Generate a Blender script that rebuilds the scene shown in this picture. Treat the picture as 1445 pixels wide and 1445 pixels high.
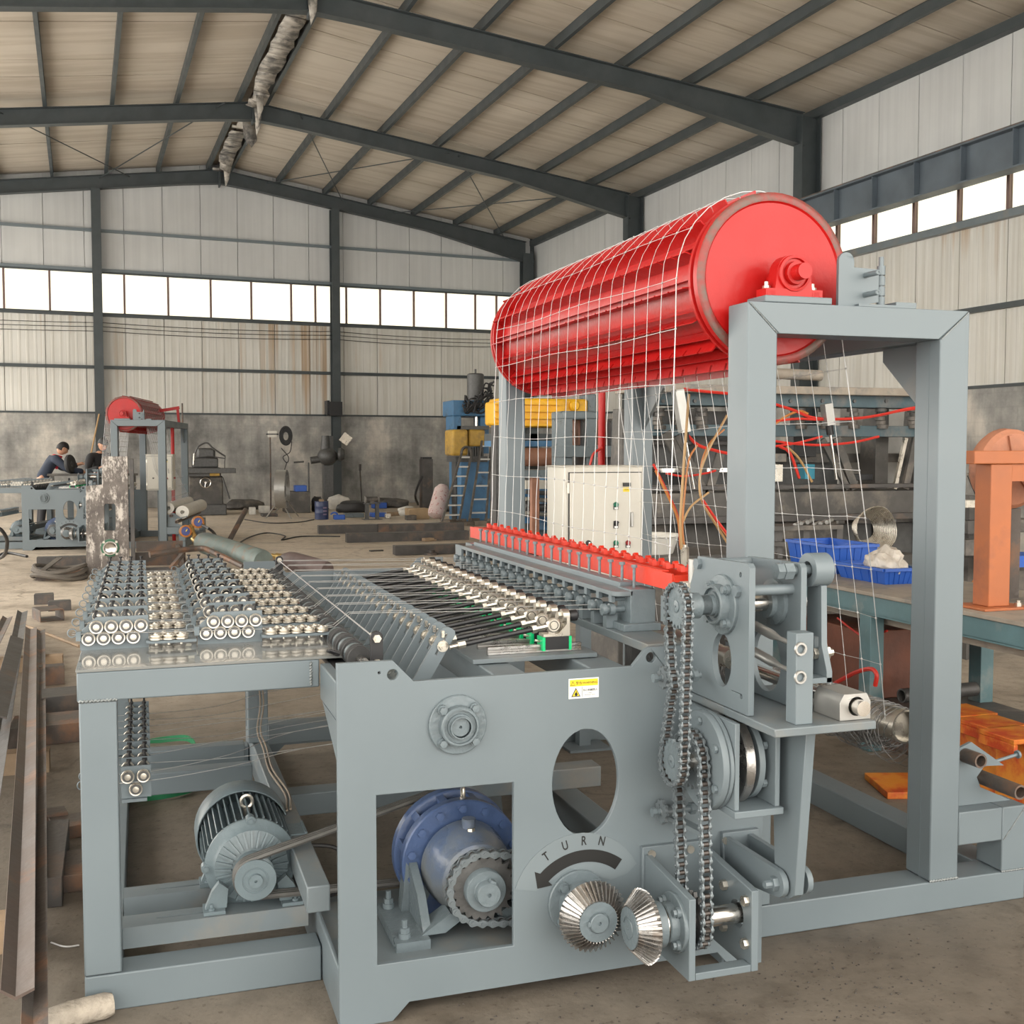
import bpy, bmesh, math, random
from math import sin, cos, pi, radians
from mathutils import Vector, Matrix, Euler
from mathutils.geometry import tessellate_polygon

# ------------------------------------------------------------------ camera, light, exposure
S = bpy.context.scene
for o in list(bpy.data.objects):
    bpy.data.objects.remove(o)
COL = S.collection
FPX, YAW, PITCH, CAMH = 1599.2, radians(18.11), radians(3.183), 1.5
cam_data = bpy.data.cameras.new('camera')
cam_data.sensor_width = 36
cam_data.sensor_fit = 'HORIZONTAL'
cam_data.lens = FPX / 1445 * 36
cam_data.clip_end = 200
cam = bpy.data.objects.new('camera', cam_data)
cam.location = (0, 0, CAMH)
cam.rotation_euler = (radians(90) - PITCH, 0, -YAW)
COL.objects.link(cam)
S.camera = cam
S.view_settings.view_transform = 'Standard'
S.view_settings.look = 'None'
S.view_settings.gamma = 1
S.view_settings.use_curve_mapping = False
S.view_settings.exposure = 1.3
S.cycles.use_denoising = True
S.cycles.max_bounces = 8
S.cycles.diffuse_bounces = 5
S.cycles.glossy_bounces = 4
S.cycles.transparent_max_bounces = 12
S.cycles.caustics_reflective = False
S.cycles.caustics_refractive = False
S.cycles.sample_clamp_indirect = 6

W = bpy.data.worlds.new('overcast_sky')
S.world = W
W.use_nodes = True
wn = W.node_tree.nodes
bg = wn['Background']
bg.inputs['Color'].default_value = (1.0, 0.955, 0.87, 1)
bg.inputs['Strength'].default_value = 1.9


def area(name, loc, target, sx, sy, power, colr):
    d = bpy.data.lights.new(name, 'AREA')
    d.shape = 'RECTANGLE'
    d.size, d.size_y, d.energy, d.color = sx, sy, power, colr
    o = bpy.data.objects.new(name, d)
    o.location = loc
    o.rotation_euler = (Vector(target) - Vector(loc)).to_track_quat('-Z', 'Y').to_euler()
    COL.objects.link(o)
    return o


# ------------------------------------------------------------------ pixel -> point helpers
_F = Vector((sin(YAW) * cos(PITCH), cos(YAW) * cos(PITCH), -sin(PITCH)))
_R = Vector((cos(YAW), -sin(YAW), 0))
_U = _R.cross(_F)


def at(px, py, axis, val):
    """the point on the plane axis=val that the photograph shows at pixel (px, py)"""
    d = _F + _R * ((px - 722.5) / FPX) - _U * ((py - 722.5) / FPX)
    i = 'xyz'.index(axis)
    c = Vector((0, 0, CAMH))
    return c + d * ((val - c[i]) / d[i])


def atd(px, py, depth):
    d = _F + _R * ((px - 722.5) / FPX) - _U * ((py - 722.5) / FPX)
    return Vector((0, 0, CAMH)) + d * depth


# ------------------------------------------------------------------ mesh builder
def frame_of(d):
    d = d.normalized()
    a = Vector((0, 0, 1)) if abs(d.z) < 0.9 else Vector((1, 0, 0))
    x = d.cross(a).normalized()
    return x, d.cross(x).normalized(), d


class M:
    def __init__(self, tf=None):
        self.v, self.f, self.mi, self.tf, self.cur = [], [], [], tf, 0

    def mat(self, i):
        self.cur = i
        return self

    def add(self, vs, fs):
        b = len(self.v)
        for p in vs:
            p = Vector(p)
            self.v.append(self.tf(p) if self.tf else p)
        for f in fs:
            self.f.append([b + i for i in f])
            self.mi.append(self.cur)
        return self

    def box(self, x0, x1, y0, y1, z0, z1, m=None):
        vs = [Vector((x, y, z)) for z in (z0, z1) for y in (y0, y1) for x in (x0, x1)]
        if m is not None:
            vs = [m @ p for p in vs]
        return self.add(vs, [(0, 2, 3, 1), (4, 5, 7, 6), (0, 1, 5, 4), (2, 6, 7, 3), (0, 4, 6, 2), (1, 3, 7, 5)])

    def cbox(self, c, s, rot=None):
        m = Matrix.Translation(c) @ (Euler(rot).to_matrix().to_4x4() if rot else Matrix())
        return self.box(-s[0] / 2, s[0] / 2, -s[1] / 2, s[1] / 2, -s[2] / 2, s[2] / 2, m)

    def bar(self, p0, p1, w, h, up=(0, 0, 1)):
        p0, p1 = Vector(p0), Vector(p1)
        d = p1 - p0
        L = d.length
        d.normalize()
        up = Vector(up)
        s = d.cross(up)
        if s.length < 1e-4:
            s = d.cross(Vector((0, 1, 0)))
        s.normalize()
        u = s.cross(d)
        vs = [p0 + d * a + s * b + u * c for a in (0, L) for c in (-h / 2, h / 2) for b in (-w / 2, w / 2)]
        return self.add(vs, [(0, 1, 3, 2), (4, 6, 7, 5), (0, 4, 5, 1), (2, 3, 7, 6), (0, 2, 6, 4), (1, 5, 7, 3)])

    def cyl(self, p0, p1, r0, r1=None, n=16, caps=True, a0=0.0):
        p0, p1 = Vector(p0), Vector(p1)
        r1 = r0 if r1 is None else r1
        x, y, d = frame_of(p1 - p0)
        vs = []
        for p, r in ((p0, r0), (p1, r1)):
            for i in range(n):
                t = a0 + 2 * pi * i / n
                vs.append(p + (x * cos(t) + y * sin(t)) * r)
        fs = [(i, (i + 1) % n, n + (i + 1) % n, n + i) for i in range(n)]
        if caps:
            fs += [tuple(reversed(range(n))), tuple(range(n, 2 * n))]
        return self.add(vs, fs)

    def lathe(self, o, axis, prof, n=24, closed=False, caps=True):
        """prof = [(radius, offset along the axis)]"""
        o = Vector(o)
        x, y, d = frame_of(Vector(axis))
        vs, fs = [], []
        for r, t in prof:
            for i in range(n):
                a = 2 * pi * i / n
                vs.append(o + d * t + (x * cos(a) + y * sin(a)) * r)
        k = len(prof)
        for j in range(k - 1 + (1 if closed else 0)):
            j2 = (j + 1) % k
            for i in range(n):
                i2 = (i + 1) % n
                fs.append((j * n + i, j * n + i2, j2 * n + i2, j2 * n + i))
        if not closed and caps:
            if prof[0][0] > 1e-5:
                fs.append(tuple(reversed(range(n))))
            if prof[-1][0] > 1e-5:
                fs.append(tuple(range((k - 1) * n, k * n)))
        return self.add(vs, fs)

    def tube(self, pts, r, n=6, closed=False):
        pts = [Vector(p) for p in pts]
        k = len(pts)
        vs, fs = [], []
        x = None
        for i, p in enumerate(pts):
            if closed:
                d = pts[(i + 1) % k] - pts[i - 1]
            else:
                d = pts[min(i + 1, k - 1)] - pts[max(i - 1, 0)]
            d.normalize()
            if x is None:
                x, y, _ = frame_of(d)
            else:
                x = (x - d * x.dot(d)).normalized()
                y = d.cross(x)
            rr = r[i] if isinstance(r, (list, tuple)) else r
            for j in range(n):
                a = 2 * pi * j / n
                vs.append(p + (x * cos(a) + y * sin(a)) * rr)
        for i in range(k if closed else k - 1):
            i2 = (i + 1) % k
            for j in range(n):
                j2 = (j + 1) % n
                fs.append((i * n + j, i * n + j2, i2 * n + j2, i2 * n + j))
        if not closed:
            fs += [tuple(reversed(range(n))), tuple(range((k - 1) * n, k * n))]
        return self.add(vs, fs)

    def prism(self, loops, plane, d0, d1):
        """loops: outline first, then holes, 2-D points; plane 'xz' (depth y), 'yz' (depth x), 'xy' (depth z)"""
        if plane == 'xz':
            mk = lambda p, d: Vector((p[0], d, p[1]))
        elif plane == 'yz':
            mk = lambda p, d: Vector((d, p[0], p[1]))
        else:
            mk = lambda p, d: Vector((p[0], p[1], d))
        return self.prism_f(loops, mk, d0, d1)

    def prism_f(self, loops, mk, d0, d1):
        tri = tessellate_polygon([[Vector((p[0], p[1], 0)) for p in L] for L in loops])
        flat = [p for L in loops for p in L]
        n = len(flat)
        vs = [mk(p, d0) for p in flat] + [mk(p, d1) for p in flat]
        fs = []
        for t in tri:
            fs.append((t[0], t[1], t[2]))
            fs.append((n + t[2], n + t[1], n + t[0]))
        b = 0
        for L in loops:
            k = len(L)
            for i in range(k):
                j = (i + 1) % k
                fs.append((b + i, n + b + i, n + b + j, b + j))
            b += k
        return self.add(vs, fs)

    def sphere(self, c, r, n=12, m=8, sc=(1, 1, 1)):
        c = Vector(c)
        vs, fs = [], []
        for j in range(m + 1):
            t = pi * j / m
            for i in range(n):
                a = 2 * pi * i / n
                vs.append(c + Vector((sin(t) * cos(a) * sc[0], sin(t) * sin(a) * sc[1], cos(t) * sc[2])) * r)
        for j in range(m):
            for i in range(n):
                i2 = (i + 1) % n
                fs.append((j * n + i, (j + 1) * n + i, (j + 1) * n + i2, j * n + i2))
        return self.add(vs, fs)

    def hexbolt(self, p, d, r, h=None, shank=0.0):
        p, d = Vector(p), Vector(d).normalized()
        h = h or r * 0.8
        self.cyl(p, p + d * h, r, n=6)
        if shank:
            self.cyl(p + d * h, p + d * (h + shank), r * 0.55, n=8)
        return self

    def mesh(self, name, mats, center=None, smooth=True):
        me = bpy.data.meshes.new(name)
        if center is None:
            lo = Vector((min(p[i] for p in self.v) for i in range(3)))
            hi = Vector((max(p[i] for p in self.v) for i in range(3)))
            center = (lo + hi) / 2
        me.from_pydata([p - center for p in self.v], [], self.f)
        for m in (mats if isinstance(mats, (list, tuple)) else [mats]):
            me.materials.append(m)
        if isinstance(mats, (list, tuple)) and len(mats) > 1:
            me.polygons.foreach_set('material_index', self.mi)
        bm = bmesh.new()
        bm.from_mesh(me)
        bmesh.ops.recalc_face_normals(bm, faces=bm.faces)
        bm.to_mesh(me)
        bm.free()
        if smooth:
            me.polygons.foreach_set('use_smooth', [True] * len(me.polygons))
            me.set_sharp_from_angle(angle=radians(38))
        me.update()
        return me, center

    def build(self, name, mats, parent=None, bevel=0.0, smooth=True, center=None):
        me, c = self.mesh(name, mats, center, smooth)
        return place(name, me, c, parent, bevel=bevel)


ORG = {}


def place(name, me, world, parent=None, rot=None, bevel=0.0, scale=None):
    """link a mesh as an object whose origin stands at the world point"""
    o = bpy.data.objects.new(name, me)
    COL.objects.link(o)
    w = Vector(world)
    ORG[o] = w
    if parent is not None:
        o.parent = parent
        o.location = w - ORG[parent]
    else:
        o.location = w
    if rot is not None:
        o.rotation_euler = rot
    if scale is not None:
        o.scale = scale
    if bevel:
        b = o.modifiers.new('bevel', 'BEVEL')
        b.width = bevel
        b.segments = 2
        b.limit_method = 'ANGLE'
        b.angle_limit = radians(50)
    return o


def tag(o, label, cat, group=None, kind=None):
    if label:
        o['label'] = label
    if cat:
        o['category'] = cat
    if group:
        o['group'] = group
    if kind:
        o['kind'] = kind
    return o


def thing(name, loc, label, cat, group=None):
    o = bpy.data.objects.new(name, None)
    o.empty_display_size = 0.1
    COL.objects.link(o)
    o.location = loc
    ORG[o] = Vector(loc)
    return tag(o, label, cat, group)


def struct(o):
    o['kind'] = 'structure'
    return o


def copy_tree(o, parent=None, skip=()):
    c = o.copy()
    COL.objects.link(c)
    if parent is not None:
        c.parent = parent
    ORG[c] = ORG[o]
    for ch in list(o.children):
        if ch.name.split('.')[0] not in skip:
            copy_tree(ch, c, skip)
    return c


def arc(cx, cy, r, a0, a1, n, ry=None):
    ry = r if ry is None else ry
    return [(cx + r * cos(radians(a0 + (a1 - a0) * i / n)), cy + ry * sin(radians(a0 + (a1 - a0) * i / n))) for i in range(n + 1)]


def circ(cx, cy, r, n=24, ry=None):
    return arc(cx, cy, r, 0, 360, n, ry)[:-1]


def sag(p0, p1, drop, n=8):
    p0, p1 = Vector(p0), Vector(p1)
    return [p0.lerp(p1, i / n) - Vector((0, 0, drop * 4 * (i / n) * (1 - i / n))) for i in range(n + 1)]


def spline(pts, n=6):
    """Catmull-Rom through the points"""
    P = [Vector(p) for p in pts]
    P = [2 * P[0] - P[1]] + P + [2 * P[-1] - P[-2]]
    out = []
    for i in range(1, len(P) - 2):
        for k in range(n):
            t = k / n
            a, b, c, d = P[i - 1:i + 3]
            out.append(0.5 * ((2 * b) + (c - a) * t + (2 * a - 5 * b + 4 * c - d) * t * t + (3 * b - a - 3 * c + d) * t ** 3))
    out.append(P[-2])
    return out


_txt_cache = {}


def text_mesh(m, s, size, mk, mi, align='CENTER', bold=0.0):
    """append flat lettering to the builder; mk maps (x, y) of the text to a world point"""
    key = (s, bold)
    if key not in _txt_cache:
        cu = bpy.data.curves.new('t', 'FONT')
        cu.body = s
        cu.size = 1
        cu.align_x = 'LEFT'
        cu.offset = bold
        cu.resolution_u = 3
        ob = bpy.data.objects.new('t', cu)
        COL.objects.link(ob)
        dg = bpy.context.evaluated_depsgraph_get()
        me = ob.evaluated_get(dg).to_mesh()
        vs = [v.co.copy() for v in me.vertices]
        fs = [list(p.vertices) for p in me.polygons]
        ob.evaluated_get(dg).to_mesh_clear()
        bpy.data.objects.remove(ob)
        bpy.data.curves.remove(cu)
        _txt_cache[key] = (vs, fs)
    vs, fs = _txt_cache[key]
    if not vs:
        return
    x0, x1 = min(p.x for p in vs), max(p.x for p in vs)
    off = {'CENTER': (x0 + x1) / 2, 'LEFT': x0, 'RIGHT': x1}[align]
    c = m.cur
    m.cur = mi
    m.add([mk((p.x - off) * size, p.y * size) for p in vs], fs)
    m.cur = c


# ------------------------------------------------------------------ materials
MT = {}


def mat(name, col, rough=0.5, metal=0.0, var=0.12, scale=6.0, bump=0.0, bscale=None, spec=0.5, col2=None, mix=(0.45, 0.62),
        mscale=None, coat=0.0, trans=0.0, detail=6, rvar=0.12, stretch=None):
    m = bpy.data.materials.new(name)
    MT[name] = m
    m.use_nodes = True
    nt = m.node_tree
    n = nt.nodes
    L = nt.links.new
    b = n['Principled BSDF']
    b.inputs['Roughness'].default_value = rough
    b.inputs['Metallic'].default_value = metal
    b.inputs['Specular IOR Level'].default_value = spec
    b.inputs['Coat Weight'].default_value = coat
    b.inputs['Transmission Weight'].default_value = trans
    tc = n.new('ShaderNodeTexCoord')
    src = tc.outputs['Object']
    if stretch:
        mp = n.new('ShaderNodeMapping')
        mp.inputs['Scale'].default_value = stretch
        L(src, mp.inputs['Vector'])
        src = mp.outputs['Vector']
    nz = n.new('ShaderNodeTexNoise')
    nz.inputs['Scale'].default_value = scale
    nz.inputs['Detail'].default_value = detail
    L(src, nz.inputs['Vector'])
    rp = n.new('ShaderNodeMapRange')
    rp.inputs['From Min'].default_value = 0.3
    rp.inputs['From Max'].default_value = 0.7
    rp.inputs['To Min'].default_value = 1 - var
    rp.inputs['To Max'].default_value = 1 + var
    L(nz.outputs['Fac'], rp.inputs['Value'])
    mul = n.new('ShaderNodeMix')
    mul.data_type = 'RGBA'
    mul.blend_type = 'MULTIPLY'
    mul.inputs['Factor'].default_value = 1
    mul.inputs['A'].default_value = (*col, 1)
    L(rp.outputs['Result'], mul.inputs['B'])
    outc = mul.outputs['Result']
    if col2 is not None:
        n2 = n.new('ShaderNodeTexNoise')
        n2.inputs['Scale'].default_value = mscale or scale * 0.6
        n2.inputs['Detail'].default_value = 8
        n2.inputs['Roughness'].default_value = 0.65
        L(src, n2.inputs['Vector'])
        r2 = n.new('ShaderNodeMapRange')
        r2.inputs['From Min'].default_value = mix[0]
        r2.inputs['From Max'].default_value = mix[1]
        L(n2.outputs['Fac'], r2.inputs['Value'])
        mx = n.new('ShaderNodeMix')
        mx.data_type = 'RGBA'
        L(r2.outputs['Result'], mx.inputs['Factor'])
        L(outc, mx.inputs['A'])
        mx.inputs['B'].default_value = (*col2, 1)
        outc = mx.outputs['Result']
    L(outc, b.inputs['Base Color'])
    if rvar:
        rr = n.new('ShaderNodeMapRange')
        rr.inputs['From Min'].default_value = 0.3
        rr.inputs['From Max'].default_value = 0.7
        rr.inputs['To Min'].default_value = max(0.02, rough - rvar * 0.7)
        rr.inputs['To Max'].default_value = min(1, rough + rvar * 0.7)
        L(nz.outputs['Fac'], rr.inputs['Value'])
        L(rr.outputs['Result'], b.inputs['Roughness'])
    if bump:
        nb = n.new('ShaderNodeTexNoise')
        nb.inputs['Scale'].default_value = bscale or scale * 8
        nb.inputs['Detail'].default_value = 3
        L(src, nb.inputs['Vector'])
        bp = n.new('ShaderNodeBump')
        bp.inputs['Strength'].default_value = bump
        bp.inputs['Distance'].default_value = 0.01
        L(nb.outputs['Fac'], bp.inputs['Height'])
        L(bp.outputs['Normal'], b.inputs['Normal'])
    return m


GREY = mat('grey_enamel', (0.140, 0.172, 0.192), 0.42, 0, 0.05, 3, 0.012, 40, col2=(0.150, 0.182, 0.200), mix=(0.35, 0.85))
GREYD = mat('dusty_grey_enamel', (0.142, 0.170, 0.186), 0.38, 0, 0.08, 5, 0.02, 30, col2=(0.20, 0.19, 0.172), mix=(0.5, 0.7))
GREYT = mat('tabletop_grey_gloss', (0.17, 0.178, 0.175), 0.20, 0, 0.08, 4, 0.015, 8, col2=(0.21, 0.20, 0.185), mix=(0.45, 0.7), coat=0.4)
GREYL = mat('direction_plate_grey', (0.165, 0.198, 0.216), 0.45, 0, 0.03, 3)
GREYC = mat('cast_grey_enamel', (0.132, 0.164, 0.182), 0.34, 0, 0.07, 14, 0.25, 60)
WELD = mat('weld_bead', (0.24, 0.26, 0.265), 0.35, 0.5, 0.2, 60, 0.5, 200)
RED = mat('red_drum_enamel', (0.40, 0.006, 0.0055), 0.36, 0, 0.12, 6, 0.14, 34, col2=(0.44, 0.018, 0.014), mix=(0.55, 0.8), spec=0.4)
REDW = mat('worn_red_rim', (0.22, 0.03, 0.025), 0.4, 0.1, 0.2, 20, 0.2, 60, col2=(0.12, 0.075, 0.06), mix=(0.42, 0.6), mscale=16)
ORED = mat('orange_red_enamel', (0.56, 0.026, 0.006), 0.42, 0, 0.10, 6, 0.1, 40)
STEEL = mat('nickel_steel', (0.55, 0.515, 0.455), 0.3, 0.85, 0.12, 20)
STEELB = mat('bright_shaft_steel', (0.62, 0.60, 0.57), 0.2, 1.0, 0.08, 12)
ZINC = mat('galvanised_wire', (0.50, 0.50, 0.50), 0.42, 0.5, 0.1, 30)
GEARM = mat('milled_gear_steel', (0.42, 0.41, 0.40), 0.3, 0.9, 0.15, 18, 0.1, 60, col2=(0.27, 0.22, 0.18), mix=(0.5, 0.68), mscale=10)
CHAIN = mat('greased_chain_steel', (0.06, 0.05, 0.045), 0.36, 0.5, 0.15, 30)
CHAINP = mat('painted_chain_plates', (0.15, 0.175, 0.19), 0.32, 0.3, 0.1, 30)
BLACK = mat('black_oxide', (0.018, 0.018, 0.02), 0.4, 0.2, 0.2, 20)
RUBBER = mat('black_rubber', (0.03, 0.03, 0.031), 0.62, 0, 0.2, 10)
BELT = mat('drive_belt_rubber', (0.085, 0.083, 0.078), 0.5, 0, 0.25, 20)
CAST = mat('cast_iron_dark', (0.10, 0.10, 0.10), 0.5, 0.4, 0.2, 20, 0.2, 60)
MOTOR = mat('motor_grey_enamel', (0.135, 0.175, 0.195), 0.36, 0, 0.07, 14, 0.15, 60)
BLUEG = mat('blue_grey_gearbox_enamel', (0.085, 0.122, 0.205), 0.30, 0, 0.12, 5, 0.18, 40, col2=(0.14, 0.155, 0.165), mix=(0.40, 0.55), mscale=3)
BLUEP = mat('blue_gearbox_flange', (0.06, 0.10, 0.215), 0.36, 0, 0.15, 8, 0.2, 50, col2=(0.12, 0.145, 0.18), mix=(0.55, 0.75))
GREEN = mat('green_plastic', (0.0, 0.50, 0.17), 0.4)
ALU = mat('aluminium_block', (0.40, 0.395, 0.38), 0.38, 0.7, 0.06, 20)
LWHITE = mat('label_white', (0.80, 0.80, 0.78), 0.4, var=0.02)
LYEL = mat('label_yellow', (0.85, 0.62, 0.02), 0.4, var=0.03)
LBLK = mat('label_black', (0.012, 0.012, 0.012), 0.45, var=0.05)
CABW = mat('cabinet_cream_enamel', (0.60, 0.575, 0.51), 0.45, 0, 0.03, 4, 0.03, 60)
BTNG = mat('button_green', (0.01, 0.17, 0.10), 0.3)
BTNR = mat('button_red', (0.30, 0.02, 0.025), 0.3)
RUST = mat('mill_scale_steel', (0.11, 0.092, 0.082), 0.5, 0.35, 0.25, 6, 0.25, 40, col2=(0.25, 0.13, 0.075), mix=(0.5, 0.68), mscale=4)
RUSTD = mat('dark_bar_steel', (0.085, 0.08, 0.078), 0.48, 0.4, 0.25, 6, 0.2, 40, col2=(0.20, 0.13, 0.09), mix=(0.55, 0.75), mscale=3)
ANGLE = mat('hot_rolled_angle_steel', (0.15, 0.115, 0.10), 0.42, 0.5, 0.25, 5, 0.15, 30, col2=(0.33, 0.15, 0.07), mix=(0.55, 0.72), mscale=3.5)
STRUCT = mat('dark_frame_steel', (0.045, 0.056, 0.061), 0.5, 0, 0.15, 4, col2=(0.06, 0.07, 0.075), mix=(0.45, 0.7))
BLUECR = mat('blue_crate_plastic', (0.025, 0.105, 0.46), 0.40, 0, 0.08, 6, col2=(0.035, 0.085, 0.28), mix=(0.6, 0.8))
TEAL = mat('teal_bench_enamel', (0.09, 0.17, 0.19), 0.45, 0, 0.15, 6, 0.1, 30, col2=(0.22, 0.24, 0.23), mix=(0.52, 0.7))
BENCHT = mat('dusty_bench_top', (0.30, 0.26, 0.215), 0.65, 0, 0.15, 8, 0.1, 30, col2=(0.17, 0.17, 0.165), mix=(0.5, 0.65))
DARKM = mat('dusty_machine_iron', (0.085, 0.08, 0.075), 0.55, 0.2, 0.3, 6, 0.2, 30, col2=(0.20, 0.175, 0.15), mix=(0.5, 0.7))
DTEAL = mat('dark_teal_beam', (0.055, 0.095, 0.115), 0.5, 0, 0.2, 6, col2=(0.16, 0.15, 0.14), mix=(0.52, 0.72))
ORANGE = mat('orange_primer', (0.40, 0.125, 0.045), 0.55, 0, 0.12, 5, 0.1, 30, col2=(0.27, 0.10, 0.055), mix=(0.55, 0.72))
ORRED = mat('hot_orange_scale', (0.56, 0.065, 0.013), 0.5, 0.0, 0.2, 6, 0.2, 30, col2=(0.70, 0.26, 0.03), mix=(0.4, 0.55), mscale=5)
YELL = mat('yellow_machine_enamel', (0.78, 0.42, 0.012), 0.45, 0, 0.12, 5, 0.1, 30, col2=(0.45, 0.24, 0.03), mix=(0.58, 0.75))
YELD = mat('dirty_yellow_block', (0.50, 0.31, 0.06), 0.6, 0, 0.25, 5, 0.15, 20, col2=(0.16, 0.11, 0.06), mix=(0.5, 0.7))
BLUEPR = mat('blue_press_enamel', (0.06, 0.17, 0.32), 0.5, 0, 0.2, 5, 0.1, 30, col2=(0.05, 0.06, 0.07), mix=(0.55, 0.72))
CABLE = mat('black_cable', (0.025, 0.025, 0.027), 0.5)
HOSER = mat('red_air_hose', (0.55, 0.035, 0.025), 0.35)
HOSEO = mat('orange_air_hose', (0.45, 0.17, 0.045), 0.4)
HOSEY = mat('tan_air_hose', (0.40, 0.25, 0.11), 0.4)
CYLG = mat('pale_green_cylinder', (0.14, 0.175, 0.165), 0.5, 0, 0.2, 8, 0.1, 40, col2=(0.19, 0.135, 0.10), mix=(0.52, 0.68), mscale=9)
CYLP = mat('brown_cylinder', (0.16, 0.12, 0.115), 0.5, 0, 0.2, 8, col2=(0.28, 0.25, 0.24), mix=(0.6, 0.75))
BRASS = mat('brass', (0.60, 0.42, 0.16), 0.35, 0.8)
DWIRE = mat('dark_wound_wire', (0.17, 0.17, 0.17), 0.4, 0.5, 0.2, 30)
RUSTR = mat('red_rust_box', (0.17, 0.06, 0.035), 0.55, 0.1, 0.25, 6, 0.2, 30)
STRAP = mat('green_strap', (0.02, 0.20, 0.085), 0.55)
TIE = mat('dull_cable_sheath', (0.22, 0.18, 0.14), 0.5)
BAG = mat('clear_plastic_bag', (0.62, 0.57, 0.51), 0.35, 0, 0.2, 14, 0.6, 30)
CARD = mat('cardboard', (0.42, 0.30, 0.18), 0.7)
CREAM = mat('off_white_plastic', (0.62, 0.60, 0.55), 0.5, 0, 0.1, 5)
SKIN = mat('skin', (0.52, 0.29, 0.19), 0.5)
HAIR = mat('black_hair', (0.012, 0.011, 0.011), 0.55, bump=0.4, bscale=90)
NAVY = mat('navy_jacket_cloth', (0.03, 0.04, 0.065), 0.8, bump=0.2, bscale=60)
BLKC = mat('black_jacket_cloth', (0.018, 0.018, 0.02), 0.8, bump=0.2, bscale=60)
TROU = mat('dark_trouser_cloth', (0.03, 0.03, 0.035), 0.85)
REDC = mat('red_collar_cloth', (0.55, 0.03, 0.05), 0.8)
WOOD = mat('weathered_wood', (0.30, 0.215, 0.14), 0.7, 0, 0.25, 10, 0.2, 40)
BLANKET = mat('floral_blanket', (0.62, 0.50, 0.48), 0.9, 0, 0.1, 8, 0.3, 60, col2=(0.42, 0.18, 0.17), mix=(0.55, 0.62), mscale=16)
PAPER = mat('white_sacking', (0.62, 0.60, 0.56), 0.7, 0, 0.15, 8, 0.2, 30)
TINT = mat('dark_window_glass', (0.02, 0.02, 0.025), 0.1)


def node_mat(name):
    m = bpy.data.materials.new(name)
    MT[name] = m
    m.use_nodes = True
    return m, m.node_tree.nodes, m.node_tree.links.new, m.node_tree.nodes['Principled BSDF']


def ramp(n, L, src, stops):
    r = n.new('ShaderNodeValToRGB')
    while len(r.color_ramp.elements) < len(stops):
        r.color_ramp.elements.new(0.5)
    for e, (p, c) in zip(r.color_ramp.elements, stops):
        e.position = p
        e.color = (*c, 1) if len(c) == 3 else c
    L(src, r.inputs['Fac'])
    return r.outputs['Color']


def noise(n, L, src, sc, det=5, rough=0.55, st=None):
    if st:
        mp = n.new('ShaderNodeMapping')
        mp.inputs['Scale'].default_value = st
        L(src, mp.inputs['Vector'])
        src = mp.outputs['Vector']
    z = n.new('ShaderNodeTexNoise')
    z.inputs['Scale'].default_value = sc
    z.inputs['Detail'].default_value = det
    z.inputs['Roughness'].default_value = rough
    L(src, z.inputs['Vector'])
    return z.outputs['Fac']


def mixc(n, L, fac, a, b, mode='MIX'):
    x = n.new('ShaderNodeMix')
    x.data_type = 'RGBA'
    x.blend_type = mode
    for k, s in (('Factor', fac), ('A', a), ('B', b)):
        if isinstance(s, (int, float)):
            x.inputs[k].default_value = s
        elif isinstance(s, tuple):
            x.inputs[k].default_value = (*s, 1)
        else:
            L(s, x.inputs[k])
    return x.outputs['Result']


def bumpn(n, L, b, h, st, dist=0.01):
    bp = n.new('ShaderNodeBump')
    bp.inputs['Strength'].default_value = st
    bp.inputs['Distance'].default_value = dist
    L(h, bp.inputs['Height'])
    L(bp.outputs['Normal'], b.inputs['Normal'])


def geo_pos(n):
    return n.new('ShaderNodeNewGeometry').outputs['Position']


# concrete floor: trodden dust, oil stains, hairline cracks
FLOOR, n, L, b = node_mat('dusty_concrete')
p = geo_pos(n)
c = ramp(n, L, noise(n, L, p, 0.55, 8, 0.6), [(0.30, (0.38, 0.318, 0.255)), (0.5, (0.52, 0.445, 0.36)), (0.70, (0.62, 0.54, 0.445))])
st = ramp(n, L, noise(n, L, p, 2.2, 6, 0.62), [(0.30, (0.55, 0.53, 0.5)), (0.47, (1, 1, 1)), (1, (1.0, 1.0, 1.0))])
c = mixc(n, L, 0.85, c, st, 'MULTIPLY')
sp = ramp(n, L, noise(n, L, p, 38, 3, 0.6), [(0.30, (0.42, 0.38, 0.35)), (0.40, (1, 1, 1)), (0.72, (1.0, 1.0, 1.0)), (0.80, (1.5, 1.45, 1.35))])
c = mixc(n, L, 0.7, c, sp, 'MULTIPLY')
# trodden oily zone around the near machine, its shade also darkened into the colour
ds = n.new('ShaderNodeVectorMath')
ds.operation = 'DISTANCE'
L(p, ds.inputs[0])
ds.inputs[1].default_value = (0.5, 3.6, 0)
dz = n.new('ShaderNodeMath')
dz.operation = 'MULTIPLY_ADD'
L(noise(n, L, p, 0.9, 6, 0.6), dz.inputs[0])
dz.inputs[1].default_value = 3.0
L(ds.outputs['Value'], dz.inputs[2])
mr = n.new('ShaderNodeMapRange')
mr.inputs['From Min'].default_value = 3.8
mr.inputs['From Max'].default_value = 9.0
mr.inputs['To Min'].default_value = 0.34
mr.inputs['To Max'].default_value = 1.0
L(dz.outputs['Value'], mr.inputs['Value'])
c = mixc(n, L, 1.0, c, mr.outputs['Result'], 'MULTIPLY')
vo = n.new('ShaderNodeTexVoronoi')
vo.feature = 'DISTANCE_TO_EDGE'
vo.inputs['Scale'].default_value = 0.33
wp = n.new('ShaderNodeVectorMath')
wp.operation = 'ADD'
L(p, wp.inputs[0])
nzv = n.new('ShaderNodeTexNoise')
nzv.inputs['Scale'].default_value = 1.3
nzv.inputs['Detail'].default_value = 6
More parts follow.
